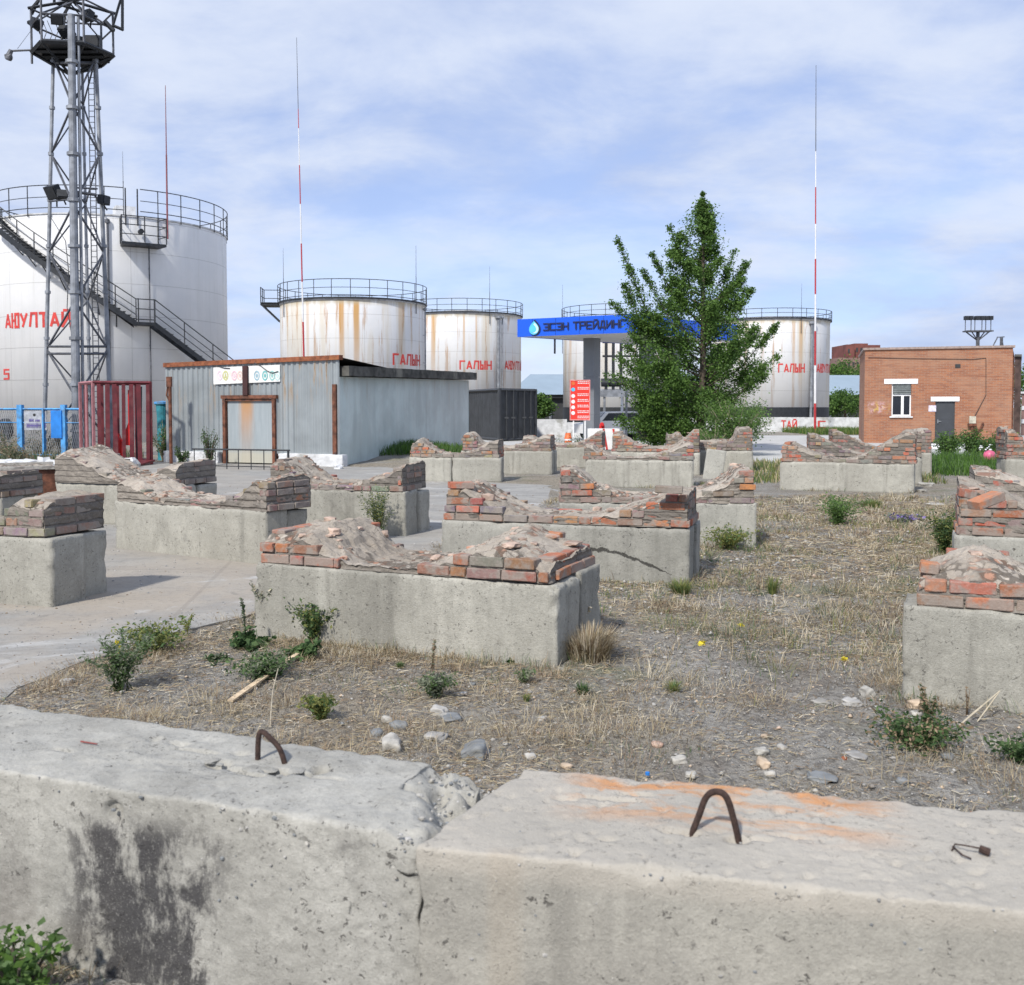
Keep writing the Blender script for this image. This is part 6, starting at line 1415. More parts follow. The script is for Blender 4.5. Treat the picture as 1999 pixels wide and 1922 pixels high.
# rubble at the shed corner
rnd = random.Random(6)
for i, (px, py, s_) in enumerate(((668, 893, .26), (640, 909, .22), (690, 905, .2), (660, 915, .17), (615, 900, .22))):
    q = G(px, py); b = MB(); b.rock((0, 0, s_ * .25), s_, rnd, 2, .6); tag(b.build('white_boulder', M_offwhite, loc=(q.x, q.y, 0)), ['largest whitewashed boulder right below the corner post of the shed', 'whitewashed boulder left of the shed corner, next to the low barrier', 'whitewashed boulder farthest right, at the edge of the grassy mound', 'smallest whitewashed boulder, nearest to the camera by the shed corner', 'whitewashed boulder right beside the door frame of the shed'][i], 'boulder', 'whitewashed boulders by the shed corner')
q = G(760, 896); b = rough_block(1.3, .25, .10, .08, .01, .01, .02, 9); tag(b.build('white_slab', M_offwhite, loc=(q.x - .6, q.y, .22), rz=.1), 'flat white slab lying in the grass in front of the grey shed wing', 'slab')
# pink bundle in the bushes at right
q = G(1931, 911); zc_ = zat(1931, 890, q.y); b = MB(); b.lathe([(0, -.19), (.10, -.17), (.155, -.08), (.16, .03), (.13, .12), (.05, .16), (.0, .17)], n=20); t = thing('pink_bundle', 'round pink bundle hanging in the green bushes in front of the brick building', 'bundle', (q.x, q.y, zc_)); b.build('bag', M_pink, t, smooth=True)
b = MB(); rnd = random.Random(9)
for i in range(14): a = rnd.uniform(0, 6.28); b.rock((.14 * math.cos(a) - .12, .08 * math.sin(a), .24 + rnd.uniform(-.08, .10)), .04, rnd, 1, .7)
b.build('white_scraps', M_white, t); b = MB(); b.tube((0, 0, -.25), (0, .02, -zc_), .012, n=5); b.build('stick', M_palebark, t)
# ---------------------------------------------------------------- foliage helpers (numpy leaf quads)
def leaf_quads(cen, nrm_up, size, rng, aspect=.55):
    """diamond leaves at cen (n,3)"""
    n = len(cen); d = rng.normal(0, 1, (n, 3)); d[:, 2] *= .6; d /= np.linalg.norm(d, axis=1)[:, None]
    u = rng.normal(0, 1, (n, 3)); u[:, 2] += nrm_up; u -= (u * d).sum(1)[:, None] * d; u /= np.linalg.norm(u, axis=1)[:, None] + 1e-9
    s = np.cross(u, d); L = (size * rng.uniform(.6, 1.3, n))[:, None]; Wd = L * aspect * .5
    a = cen - d * L * .5; b = cen + s * Wd + u * L * .08; c = cen + d * L * .5; e = cen - s * Wd + u * L * .08
    V = np.stack([a, b, c, e], 1).reshape(-1, 3); F = np.arange(4 * n).reshape(n, 4); return V, F
def blades(x, y, z, h, wd, lean, az, rng, curve=.5):
    """grass blades: two segment strips -> quads"""
    n = len(x); dx, dy = np.cos(az), np.sin(az); px, py = -dy, dx; base = np.stack([x, y, z], 1)
    def pt(f, k): 
        off = lean * h * (f ** (1 + curve)); return base + np.stack([dx * off, dy * off, h * f * np.sqrt(np.clip(1 - (lean * f) ** 2 * .5, .05, 1))], 1)
    W_ = np.stack([px * wd, py * wd, np.zeros(n)], 1)
    p0, p1, p2 = pt(0, 0), pt(.55, 0), pt(1, 0)
    V = np.stack([p0 - W_, p0 + W_, p1 + W_ * .8, p1 - W_ * .8, p2 + W_ * .15, p2 - W_ * .15], 1).reshape(-1, 3)
    i = np.arange(n)[:, None] * 6; F = np.concatenate([i + np.array([[0, 1, 2, 3]]), i + np.array([[3, 2, 4, 5]])], 0); return V, F

# ---------------------------------------------------------------- the tree
nf_ = lambda a, b: math.sin(a + 1.3 * math.sin(b * 1.7)) * math.cos(b * 2.3 + .9 * math.sin(a * 1.3))
def tree_main():
    base = W(1366, 860, 38); base.z = 0; rng = np.random.default_rng(11); rnd = random.Random(11); S = 38 / 2000
    t = thing('tree', 'big dark green broadleaf tree with an irregular pointed crown in the middle of the yard', 'tree', base)
    prof = [(382, 1369, 1373), (410, 1356, 1381), (440, 1350, 1392), (465, 1312, 1398), (500, 1304, 1404), (530, 1285, 1430), (560, 1290, 1458), (590, 1268, 1455), (615, 1232, 1446), (640, 1225, 1470), (665, 1222, 1510), (700, 1224, 1500), (735, 1204, 1480), (765, 1212, 1450), (795, 1240, 1420), (825, 1228, 1410), (850, 1275, 1400), (868, 1310, 1390)]
    def wid(py):
        for (y0, l0, r0), (y1, l1, r1) in zip(prof, prof[1:]):
            if y0 <= py <= y1: f = (py - y0) / (y1 - y0); return l0 + (l1 - l0) * f, r0 + (r1 - r0) * f
        return (1366, 1367)
    def hz(py): return W(1366, py, 38).z
    b = MB(); tp = []
    for i in range(13): f = i / 12; z = hz(868) * 0 + f * hz(390); tp.append(Vector((.10 * math.sin(f * 5) * (1 - f) + (.10 * f), .08 * math.cos(f * 4), z)))
    b.path(tp, [.17 * (1 - .93 * i / 12) for i in range(13)], 9)
    tp2 = [Vector((-.12, .05, 0)), Vector((-.45, .1, 1.2)), Vector((-.85, 0, 2.6)), Vector((-1.3, .1, 4.0)), Vector((-1.9, .1, 5.2))]; b.path(tp2, [.11, .09, .07, .05, .02], 7)
    cl = []; cs = []
    def limb(p0, p1, r_, nleaf, spread=.30):
        mid = p0.lerp(p1, .5) + Vector((0, 0, -.12 * (p1 - p0).length)) + Vector((rnd.uniform(-.1, .1),) * 3); pts = [p0, p0.lerp(mid, .6) + Vector((0, 0, .05)), mid, p1]; b.path(pts, [r_, r_ * .75, r_ * .5, r_ * .12], 5)
        for i in range(nleaf):
            f = rnd.random() ** .55 * .82 + .22; f = min(f, 1.04); q = pts[0].lerp(mid, f * 2) if f < .5 else mid.lerp(p1, f * 2 - 1); cl.append(q); cs.append(spread * (1.15 - .65 * f))
    for i in range(112):
        py = 395 + (i / 111) ** .92 * 465; l, r_ = wid(py); h_end = hz(py); side = rnd.uniform(0, 6.28); cxs = math.cos(side); w_l = (1367 - l) * S; w_r = (r_ - 1367) * S
        ext_ = (w_r if cxs > 0 else w_l); k = rnd.uniform(.78, 1.0); ex = ext_ * cxs * k; ey = math.sin(side) * (w_l + w_r) * .46 * k; rl = math.hypot(ex, ey)
        hz0 = max(.35, h_end - rl * rnd.uniform(.45, .95)); f0 = min(hz0 / hz(390), .97); j = f0 * 12; p0 = tp[int(j)].lerp(tp[min(12, int(j) + 1)], j - int(j))
        limb(p0, Vector((ex, ey, h_end)), .035 * (1 - f0 * .6) + .008, int(10 + rl * 26), .24)
    # strong side limbs that shape the outline
    for (px, py, p0z, n_, sp) in ((1206, 478, 3.6, 130, .20), (1222, 560, 3.2, 80, .26), (1196, 597, 3.6, 60, .24), (1275, 505, 5, 60, .2), (1262, 530, 4.4, 70, .22), (1310, 440, 6.4, 50, .2), (1458, 515, 5.0, 110, .24), (1432, 495, 5.4, 80, .22), (1456, 575, 4.4, 60, .2), (1513, 637, 2.6, 110, .17), (1508, 700, 2.3, 70, .2), (1482, 735, 2.0, 60, .2), (1186, 735, 2.0, 60, .22), (1214, 700, 2.2, 80, .26), (1216, 822, .6, 60, .24), (1245, 850, .5, 50, .24), (1260, 790, 1.0, 60, .25), (1240, 655, 2.6, 90, .3), (1370, 384, 7.4, 60, .11), (1366, 400, 7.0, 60, .15), (1378, 420, 6.8, 50, .15)):
        q = W(px, py, 38) - base; q.y = rnd.uniform(-.6, .6); f0 = min(p0z / hz(390), .95) * 12; p0 = tp[int(f0)] if not (px < 1240 and p0z > 3) else tp2[3]; limb(p0, q, .045, n_, sp)
    b.build('trunk', M_bark, t, smooth=True)
    cl = np.array([tuple(c) for c in cl]); cs = np.array(cs); n = len(cl); per = 17
    # clumps that fill the body of the crown
    ex = []
    for i in range(620):
        py = 405 + rng.random() ** .95 * 455; l, r_ = wid(py); side = rng.uniform(0, 6.28); cxs = math.cos(side); k = rng.random() ** .42; w_l = (1367 - l) * S; w_r = (r_ - 1367) * S
        if nf_(side * 2, py * .02) < -.55: continue
        ex.append((((w_r if cxs > 0 else w_l) * cxs) * k, math.sin(side) * (w_l + w_r) * .42 * k, hz(py)))
    cl = np.concatenate([cl, np.array(ex)]); cs = np.concatenate([cs * np.clip(2.0 - cl[:len(cs), 2] / 7.0, 1.1, 1.8), np.full(len(ex), .34)]); n = len(cl)
    cen = np.repeat(cl, per, 0) + rng.normal(0, 1, (n * per, 3)) * np.repeat(cs, per)[:, None] * np.array([.62, .62, .52]); cen = cen[cen[:, 2] > .15]
    # clear pockets so that the background shows through
    q = np.stack([np.sin(cen[:, 0] * 3.1 + 1) * np.cos(cen[:, 2] * 2.7), np.sin(cen[:, 2] * 3.9 + cen[:, 0] * 1.7)], 1).sum(1); keep = (q > -.85) | (rng.random(len(cen)) < .35); cen = cen[keep]
    V, F = leaf_quads(cen, 1.1, np.full(len(cen), .09), rng, .7); mi = np.where(rng.random(len(cen)) < .3, 1, 0); mi = np.where((rng.random(len(cen)) < .16), 2, mi); npmesh('crown', V, F, [M_leaf, M_leafd, M_leafl], mi, t); return len(cen)
nl_ = tree_main(); print('tree leaves', nl_)

def bush(name, label, cat, base, hw, h, n, leaf, mats, seed, stems=10, stem_m=None, group=None, up=.8, shape='dome', bare=.2, depth=None):
    rnd = random.Random(seed); rng = np.random.default_rng(seed); t = thing(name, label, cat, base, 0, group); b = MB(); tips = []
    for i in range(stems):
        a = rnd.uniform(0, 6.28); r_ = hw * math.sqrt(rnd.random()); zt_ = h * rnd.uniform(.55, 1.0) * (1 - .35 * (r_ / hw) ** 2); p = Vector((r_ * math.cos(a), r_ * math.sin(a) * (depth or 1), zt_)); m_ = Vector((p.x * .45, p.y * .45, zt_ * .6)); b.path([Vector((p.x * .12, p.y * .12, 0)), m_, p], [.02 * h ** .5, .012 * h ** .5, .004], 5)
        for k in range(12): f = bare + (1 - bare) * rnd.random(); tips.append(m_.lerp(p, f * 2 - 1) if f > .5 else Vector((p.x * .12, p.y * .12, 0)).lerp(m_, f * 2))
    b.build('stems', stem_m or M_bark, t)
    tips = np.array([tuple(v) for v in tips]); k = rng.integers(0, len(tips), n); cen = tips[k] + rng.normal(0, 1, (n, 3)) * hw * .13; cen = cen[cen[:, 2] > .01]
    V, F = leaf_quads(cen, up, np.full(len(cen), leaf), rng, .6); npmesh('foliage', V, F, mats, rng.integers(0, len(mats), len(cen)), t); return t
q = W(1432, 860, 35); q.z = 0; bush('shrub', 'light green shrub with pale bare stems to the right of the big tree', 'shrub', q, 1.35, 2.25, 9000, .075, [M_leafl, M_leaf, M_wg], 21, 26, M_palebark, bare=.35)
q = W(1395, 860, 34.5); q.z = 0; bush('shrub', 'smaller thin shrub with bare pale twigs at the foot of the big tree', 'shrub', q, .8, 1.3, 1800, .06, [M_leafl, M_wg], 22, 16, M_palebark, bare=.4)
for i, (px, Y, hw, h, lb) in enumerate(((1848, 33, .65, 1.0, 'dark green bush nearest the right hand cradles, at the left end of the lush strip'), (1900, 34.5, .6, .95, 'upright green bush in the middle of the lush strip'), (1935, 33, .5, .7, 'low green bush around the pink bundle'), (1962, 34, .55, 1.05, 'tall thin bush at the right end of the lush strip'))):
    q = W(px, 860, Y); q.z = 0; bush('bush', lb, 'bush', q, hw, h, 2600, .075, [M_leaf, M_leafd, M_wg], 30 + i, 12, M_bark, 'green bushes in front of the brick building')
for i, (px, Y, hw, h, lb) in enumerate(((15, 32.0, .5, 1.0, 'grey green weed clump under the dark manhole at the left edge'), (82, 33.6, .7, 1.0, 'dry grey weeds behind the blue fence under the notice plate'), (125, 33.6, .5, .9, 'dry weeds behind the fence below the blue panel'), (320, 31.5, .4, 1.3, 'green creeper between the maroon stand and the shed'), (28, 30.5, .5, .6, 'dark green weed in front of the kerb stones at the left edge'))):
    q = W(px, 860, Y); q.z = 0; bush('weed_clump', lb, 'weeds', q, hw, h, 1500, .05, [M_wgr, M_wd, M_strawd] if i != 3 else [M_leaf, M_wd], 40 + i, 22, M_palebark)
for i, (px, Y, hw, h, lb) in enumerate(((408, 29.0, .35, 1.2, 'dark weed growing against the shed left of its door'), (355, 29.5, .25, .6, 'small dark weed at the left foot of the shed'), (1120, 36, .7, .7, 'green bush beside the orange barrel'))):
    q = W(px, 860, Y); q.z = 0; bush('weed_clump', lb, 'weeds', q, hw, h, 900, .05, [M_wd, M_wg], 50 + i, 14, M_bark)
# distant trees
for i, (px, Y, hw, h, lb) in enumerate(((1632, 170, 3.4, 8.8, 'leftmost of the far trees above the warehouse roof'), (1665, 165, 4.4, 9.6, 'tallest of the far trees beside the brick building'), (1700, 175, 4, 9.2, 'far tree half hidden by the brick building'), (1650, 104, 2.2, 3.2, 'dark green tree in front of the warehouse wall'), (1050, 100, 1.6, 2.8, 'small olive tree in front of the warehouse near the container'), (2010, 90, 3, 5.6, 'dark tree behind the hut at the right edge'))):
    q = W(px, 800, Y); q.z = 0; rnd = random.Random(60 + i); rng = np.random.default_rng(60 + i); t = thing('far_tree', lb, 'tree', q, 0, 'far trees'); b = MB(); b.tube((0, 0, 0), (0, 0, h * .7), .18, .06, n=6); b.build('trunk', M_bark, t)
    cen = []; 
    for k in range(60): a = rnd.uniform(0, 6.28); r_ = rnd.random() ** .5; zz_ = rnd.uniform(.25, 1); ww = math.sin(zz_ * 2.6) ** .7; c0 = np.array([hw * r_ * ww * math.cos(a), hw * r_ * ww * math.sin(a), h * (.12 + .82 * zz_)]); cen.append(c0 + rng.normal(0, 1, (70, 3)) * hw * .13)
    cen = np.concatenate(cen); V, F = leaf_quads(cen, .8, np.full(len(cen), .35 if Y > 120 else .22), rng, .8); npmesh('crown', V, F, [M_leaf, M_leafd], rng.integers(0, 2, len(cen)), t)

# ---------------------------------------------------------------- weeds one by one
def weed(label, px, py, kind, h, w_, n, mats, seed, hbase=0.0, group=None, cat='weed', name='weed', lean0=None):
    rng = np.random.default_rng(seed); q = G(px, py, hbase); q.z = gh(q.x, q.y) if hbase == 0 else hbase
    Vs = []; Fs = []; Ms = []; k = 0
    def add(V, F, m):
        nonlocal k
        Vs.append(V); Fs.append(F + k); Ms.append(m); k += len(V)
    if kind == 'tuft':      # blades fanning out
        az = rng.uniform(0, 6.28, n); r_ = w_ * .35 * rng.random(n); lean = rng.uniform(.1, 1.0, n) * min(1.1, w_ / h)
        V, F = blades(r_ * np.cos(az), r_ * np.sin(az), np.zeros(n), h * rng.uniform(.5, 1.1, n), np.full(n, .0022 + .0012 * (q.y / 8)), lean, az, rng); add(V, F, np.tile(rng.integers(0, len(mats), n), 2))
    elif kind in ('stalk', 'bushy', 'flat'):
        ns = {'stalk': max(3, int(n / 90)), 'bushy': max(6, int(n / 40)), 'flat': 10}[kind]; b = MB(); cen = []
        for i in range(ns):
            a = rng.uniform(0, 6.28); ln = (rng.uniform(.1, .55) if kind == 'stalk' else rng.uniform(.1, 1.0)) * w_ ; hh = h * rng.uniform(.6, 1.05) * (1 if kind != 'flat' else rng.uniform(.3, 1)); 
            if lean0 is not None: a = lean0 + rng.normal(0, .5)
            p0 = Vector((rng.normal(0, w_ * .06), rng.normal(0, w_ * .06), 0)); p2 = Vector((ln * math.cos(a), ln * math.sin(a), hh)); p1 = Vector((p2.x * .35, p2.y * .35, hh * .6)); pts = [p0, p1, p2]; b.path(pts, [.003, .0024, .001], 4); m_ = n // ns
            f = rng.uniform(.1 if kind != 'stalk' else .25, 1, m_); P_ = np.where(f[:, None] < .5, np.array(p0) + (np.array(p1) - np.array(p0)) * (f * 2)[:, None], np.array(p1) + (np.array(p2) - np.array(p1)) * (f * 2 - 1)[:, None]); cen.append(P_ + rng.normal(0, 1, (m_, 3)) * (w_ * (.045 if kind == 'stalk' else .09)))
        nv = len(b.v); V = np.array(b.v); F = np.array([f for f in b.f if len(f) == 4]); add(V, F, np.zeros(len(F), int)); cen = np.concatenate(cen); cen[:, 2] = np.abs(cen[:, 2]) + .003
        V, F = leaf_quads(cen, .7, np.full(len(cen), {'stalk': .020, 'bushy': .026, 'flat': .034}[kind] * (1 + q.y / 25)), rng, .42 if kind != 'flat' else .75); add(V, F, rng.integers(0, len(mats), len(cen)))
    V = np.concatenate(Vs); F = np.concatenate(Fs); M_ = np.concatenate(Ms); o = npmesh(name, V, F, mats, M_); o.location = q; return tag(o, label, cat, group)
GRN = [M_wg, M_wd, M_wg]; YG = [M_wy, M_wg, M_wy]; GG = [M_wgr, M_wg, M_wgr]; DRY = [M_straw, M_strawl, M_strawd]
weed('feathery green tuft with yellow flowers at the left edge of the rubble strip', 238, 1348, 'stalk', .31, .42, 2200, [M_wg, M_wgr, M_wg, M_wgr], 1)
weed('yellow green leafy weed spreading on the concrete at left', 292, 1268, 'bushy', .17, .30, 1800, YG, 2)
weed('tiny green weed alone on the concrete at left', 176, 1240, 'tuft', .05, .06, 60, GRN, 3)
weed('thin trailing weed to the right of the yellow green one', 365, 1235, 'stalk', .14, .16, 160, YG, 4)
weed('dark green low weed with one upright stem by the front cradle', 485, 1262, 'flat', .09, .18, 900, [M_wd, M_wg, M_wd], 5)
weed('tall slim stalk rising from the low dark weed', 480, 1258, 'stalk', .34, .07, 150, [M_wgr, M_wd], 6)
weed('grey feathery plant leaning on the left corner of the front cradle', 522, 1238, 'stalk', .40, .22, 1500, [M_wgr, M_strawl, M_wgr], 7)
weed('bushy green plant against the face of the front cradle', 618, 1250, 'bushy', .27, .26, 3000, [M_wd, M_wg, M_wy], 8)
weed('dark leafy sprig right of the bushy plant', 678, 1240, 'flat', .18, .15, 420, [M_wd, M_wd, M_wg], 9)
weed('small dark weed at the foot of the front cradle', 745, 1256, 'flat', .07, .10, 140, [M_wd, M_wg], 10)
weed('three leaved dark seedling left of the standing dry stalk', 812, 1262, 'flat', .08, .10, 160, [M_wd, M_wd], 11)
weed('nearly black leafy weed in front of the right half of the front cradle', 1008, 1290, 'flat', .08, .11, 300, [M_wd, M_wd], 12)
weed('pale grey weed just below the nearly black one', 1022, 1330, 'bushy', .09, .10, 260, GG, 13)
weed('thin dry stalks standing before the front cradle', 845, 1318, 'stalk', .26, .12, 90, [M_strawd, M_wgr], 14)
weed('grey green clump left of the stacked stones', 850, 1360, 'bushy', .13, .15, 900, GG, 15)
weed('small dark tuft on bare gravel', 780, 1300, 'tuft', .04, .06, 100, GRN, 16)
weed('blue green clump beside the wooden lath', 515, 1322, 'bushy', .12, .26, 1900, [M_wgr, M_wg, M_wd], 17)
weed('green clump at the top end of the wooden lath', 585, 1285, 'flat', .12, .16, 600, GRN, 18)
weed('small round green cushion above the lath', 420, 1290, 'flat', .05, .10, 240, [M_wgr, M_wd], 19)
weed('green weed above the gap of the two foreground blocks, near the left loop', 628, 1405, 'bushy', .12, .12, 1000, YG, 20)
weed('small green tuft right of the front cradle', 1137, 1352, 'tuft', .07, .09, 130, GRN, 21)
weed('tiny yellow green tuft on the gravel', 1028, 1368, 'tuft', .04, .05, 90, YG, 22)
weed('green cushion on the open gravel right of centre', 1315, 1350, 'tuft', .07, .08, 150, YG, 23)
weed('dry straw clump at the shaded corner of the front cradle', 1150, 1285, 'tuft', .22, .40, 1300, DRY, 24)
weed('tall bleached grass against the right end of the front cradle', 1140, 1262, 'stalk', .36, .14, 200, [M_strawl, M_straw], 25)
weed('dark branching thistle with a tall upright stem by the nearest right edge cradle', 1815, 1452, 'stalk', .32, .16, 420, [M_wd, M_strawd], 26)
weed('green rosette at the foot of the thistle', 1790, 1462, 'bushy', .13, .32, 1900, [M_wd, M_wg, M_strawd], 27)
weed('bright green clump cut by the right edge of the picture', 1985, 1492, 'bushy', .12, .17, 600, [M_wg, M_wd], 28)
weed('thin dead stalk standing before the nearest right edge cradle', 1888, 1402, 'stalk', .17, .05, 20, [M_strawd, M_strawd], 29)
weed('upright bright green weed in the middle of the right hand lane', 1636, 1024, 'bushy', .38, .42, 1900, [M_leafl, M_wg], 31)
weed('green clump beside the second right edge cradle', 1843, 1080, 'bushy', .45, .30, 2200, [M_wg, M_wd, M_wy], 32)
weed('low green patch before the clean pale cradle', 1700, 990, 'tuft', .14, .5, 400, [M_wg, M_wy], 33)
weed('small purple flowering patch on the right hand lane', 1760, 1018, 'flat', .08, .35, 420, [M_pur, M_wgr], 34, cat='flowers', name='flower_patch')
weed('green weed at the right end of the wide grey cradle', 1420, 1072, 'bushy', .24, .42, 1500, YG, 35)
weed('green tuft at the near corner of the wide grey cradle', 1330, 1158, 'tuft', .14, .2, 260, YG, 36)
weed('pale green upright weed on the lane beyond the wide grey cradle', 1508, 1160, 'tuft', .16, .12, 120, YG, 37)
weed('leafy arching weed growing against the second row cradle left of centre', 742, 1052, 'stalk', .68, .5, 2600, [M_wd, M_wgr, M_wy], 38)
weed('small green weed at the foot of the far pale cradle', 1300, 930, 'tuft', .25, .2, 100, GRN, 39)
for i, (px, py, c_) in enumerate(((1370, 1262, 'leftmost yellow flower on the gravel lane'), (1446, 1225, 'yellow flower farthest away on the gravel lane'), (1650, 1290, 'yellow flower nearest the right edge cradle'), (232, 1290, 'yellow flowers on the feathery tuft at left'))):
    weed(c_, px, py, 'flat', .03 if i < 3 else .2, .022, 22, [M_yel, M_yel], 70 + i, cat='flower', name='flower')
# leafy plant at the lower left corner, close to the camera
q = Vector((W(35, 1900, 2.7).x, 2.7, 0)); bush('leafy_plant', 'dark green leafy plant in the lower left corner against the near block', 'plant', q, .20, .22, 1300, .035, [M_leaf, M_leafd, M_wg], 91, 16, M_bark)

# ---------------------------------------------------------------- wooden lath, stones
a, c_ = G(449, 1366, .02), G(604, 1258, .05); b = MB(); d = (c_ - a); n_ = Vector((-d.y, d.x, 0)).normalized() * .018; b.slab([a - n_, c_ - n_ * .8, c_ + n_ * .8, a + n_], .010); tag(b.build('wooden_lath', M_wood), 'long pale wooden lath lying across the weeds at left', 'wooden lath')
b = MB(); b.path([G(1868, 1420, .02), G(1900, 1392, .06), G(1952, 1348, .16)], [.004, .005, .003], 5); b.path([G(1952, 1348, .16), G(1925, 1385, .07), G(1905, 1412, .02)], [.003, .004, .003], 5); tag(b.build('dead_twig', M_strawl), 'pale bent dead twig propped before the nearest right edge cradle', 'twig')
b = MB(); b.path([G(543, 1305, .10), G(533, 1345, .06), G(530, 1375, .05), G(527, 1425, .0)], [.003, .0025, .003, .002], 5); tag(b.build('dead_twig', M_strawl), 'thin dead stalk hanging below the wooden lath towards the left loop', 'twig')
SL = [('blue grey boulder on the ground behind the gap between the foreground blocks', 930, 1478, .085, M_stoned, .75), ('pale broken concrete chunk at the far edge of the left foreground block', 765, 1462, .085, M_stonew, .55), ('upper rounded stone of the little stack at centre', 857, 1392, .060, M_stone, .7), ('flat dark stone under the little stack at centre', 880, 1404, .09, M_stoned, .25), ('small pale stone beside the little stack', 868, 1400, .045, M_stonew, .5),
      ('white pebble left of the little stack', 756, 1408, .042, M_stonew, .7), ('dark stone half buried left of the little stack', 780, 1425, .05, M_stoned, .7), ('bluish pebble in the straw at left of centre', 735, 1436, .045, M_stoned, .6), ('pale flat stone in the straw below the little stack', 850, 1445, .065, M_stone, .4),
      ('grey lump on the concrete at the tip of the rubble strip', 133, 1334, .055, M_stone, .7), ('rounded brown stone near the nearest right edge cradle', 1662, 1380, .07, M_stone, .5), ('rough pale chunk right of the rounded brown stone', 1692, 1362, .06, M_stonew, .9), ('flat whitish stone on the lane left of the rounded one', 1603, 1376, .07, M_stonew, .3),
      ('dark flat stone behind the right foreground block', 1606, 1522, .075, M_stoned, .35), ('dark bluish stone under the thistle', 1848, 1480, .05, M_stoned, .55), ('tan stone leaning on the corner of the nearest right edge cradle', 1788, 1384, .07, M_stonet, .6), ('white cube of rubble at the foot of the nearest right edge cradle', 1788, 1402, .04, M_stonew, .8),
      ('tan pebble in the middle of the gravel', 1492, 1441, .035, M_stonet, .6), ('larger pale stone behind the right foreground block', 1487, 1472, .06, M_stonew, .5), ('pointed pale stone next to the larger pale one', 1527, 1463, .04, M_stonew, .5), ('pale greenish stone behind the right loop', 1490, 1495, .05, M_stonet, .6), ('small pale stone nearest the right loop', 1503, 1515, .035, M_stonew, .6),
      ('buff stone at the left part of the gravel behind the block', 1325, 1487, .05, M_stonew, .5), ('long white stone right behind the rusty block', 1350, 1512, .055, M_stonew, .35), ('orange brick bit on the gravel', 1648, 1487, .022, M_rustor, .6), ('large flat pale slab stone by the orange bit', 1672, 1480, .08, M_stone, .25), ('reddish stone behind the rusty block', 1283, 1455, .04, M_rub, .6),
      ('bluish pebble at the right behind the block', 1762, 1533, .04, M_stoned, .6), ('pale chunk by the corner of the rusty block', 1105, 1500, .045, M_stonet, .5), ('grey pebble above the blunt end of the rusty block', 1036, 1482, .03, M_stone, .8), ('whitish stone on the gravel at centre', 1058, 1408, .04, M_stonew, .5), ('flat grey stone by the front cradle', 900, 1352, .05, M_stone, .3), ('dark flat stone by the front cradle', 922, 1332, .035, M_stoned, .3),
      ('pale flat stone lying right of the clean pale cradle', 1806, 948, .22, M_stonew, .3), ('second pale flat stone nearer in front of the clean pale cradle', 1800, 961, .14, M_stonew, .3), ('pale flat stone on the lane beyond the purple flowers', 1828, 985, .17, M_stonew, .3)]
for i, (lb, px, py, s_, mm, fl) in enumerate(SL):
    q = G(px, py); q.z = gh(q.x, q.y) + s_ * fl * .3; rnd = random.Random(i + 100); b = MB(); s_ *= .8; b.rock((0, 0, 0), s_, rnd, 3 if s_ > .04 else 2, fl, rz=rnd.uniform(-.4, .4)); o = b.build('stone', mm, loc=q, smooth=True); tag(o, lb, 'stone')
q = G(1264, 1512, .02); b = MB(); b.lathe([(.010, 0), (.010, .012), (.0, .013)], n=12); tag(b.build('bottle_cap', M_dblue, loc=q), 'small blue plastic cap on the gravel behind the rusty block', 'bottle cap')

# ---------------------------------------------------------------- gravel and straw that nobody could count
rng = np.random.default_rng(5)
def scatter(n, y0, y1, pw=1.0, margin=1.08, inpad=False):
    y = y0 + (y1 - y0) * rng.random(n) ** pw; x = (rng.random(n) * 2 - 1) * (.5 * margin) * y; d = np.maximum(in_poly(x, y, PAD), in_poly(x, y, APR)); k = (d < rng.uniform(-.15, .06, n)) if not inpad else np.ones(n, bool); return x[k], y[k]
def clear_of_blocks(x, y):
    k = np.ones(len(x), bool)
    for o in bpy.data.objects:
        if o.name.startswith(('brick_cradle', 'kerb_block')) and o.type == 'EMPTY':
            Lb = 2.4; wb2 = .82 if o.name.startswith('brick') else .55; dx, dy = x - o.location.x, y - o.location.y; c, s = math.cos(o.rotation_euler.z), math.sin(o.rotation_euler.z); u = dx * c + dy * s; v = -dx * s + dy * c; k &= ~((u > -.01) & (u < Lb) & (v > -.015) & (v < wb2))
    return x[k], y[k]
def nf(x, y, s, k): return np.sin(x * s + 1.7 * np.sin(y * s * .8 + k) + k) * np.cos(y * s * 1.15 + 1.4 * np.sin(x * s * .7 - k))
# gravel stones
x, y = clear_of_blocks(*scatter(34000, 2.9, 16, 1.25)); z = ground_h(x, y); n = len(x); s = .003 + .010 * rng.random(n) ** 2.6 + .012 * (rng.random(n) < .025); s *= np.clip(y / 6, .8, 1.8)
P8 = np.array([[1, .1, 0], [.35, .95, .1], [-.6, .8, -.1], [-1, -.1, .1], [-.4, -.9, 0], [.65, -.75, .05], [.1, .1, .75], [0, 0, -.5]]); F8 = np.array([[i, (i + 1) % 6, 6, 6] for i in range(6)] + [[(i + 1) % 6, i, 7, 7] for i in range(6)])
a = rng.uniform(0, 6.28, n); jit = rng.uniform(.7, 1.25, (n, 8, 3)); V = P8[None] * jit; ca_, sa_ = np.cos(a)[:, None], np.sin(a)[:, None]; asp = rng.uniform(.55, 1, n)[:, None]; vx, vy = V[:, :, 0], V[:, :, 1] * asp; V = np.stack([vx * ca_ - vy * sa_, vx * sa_ + vy * ca_, V[:, :, 2] * .8], 2) * s[:, None, None] + np.stack([x, y, z + s * .25], 1)[:, None, :]
T8 = np.array([[i, (i + 1) % 6, 6] for i in range(6)] + [[(i + 1) % 6, i, 7] for i in range(6)]); F = (np.arange(n)[:, None, None] * 8 + T8[None]).reshape(-1, 3)
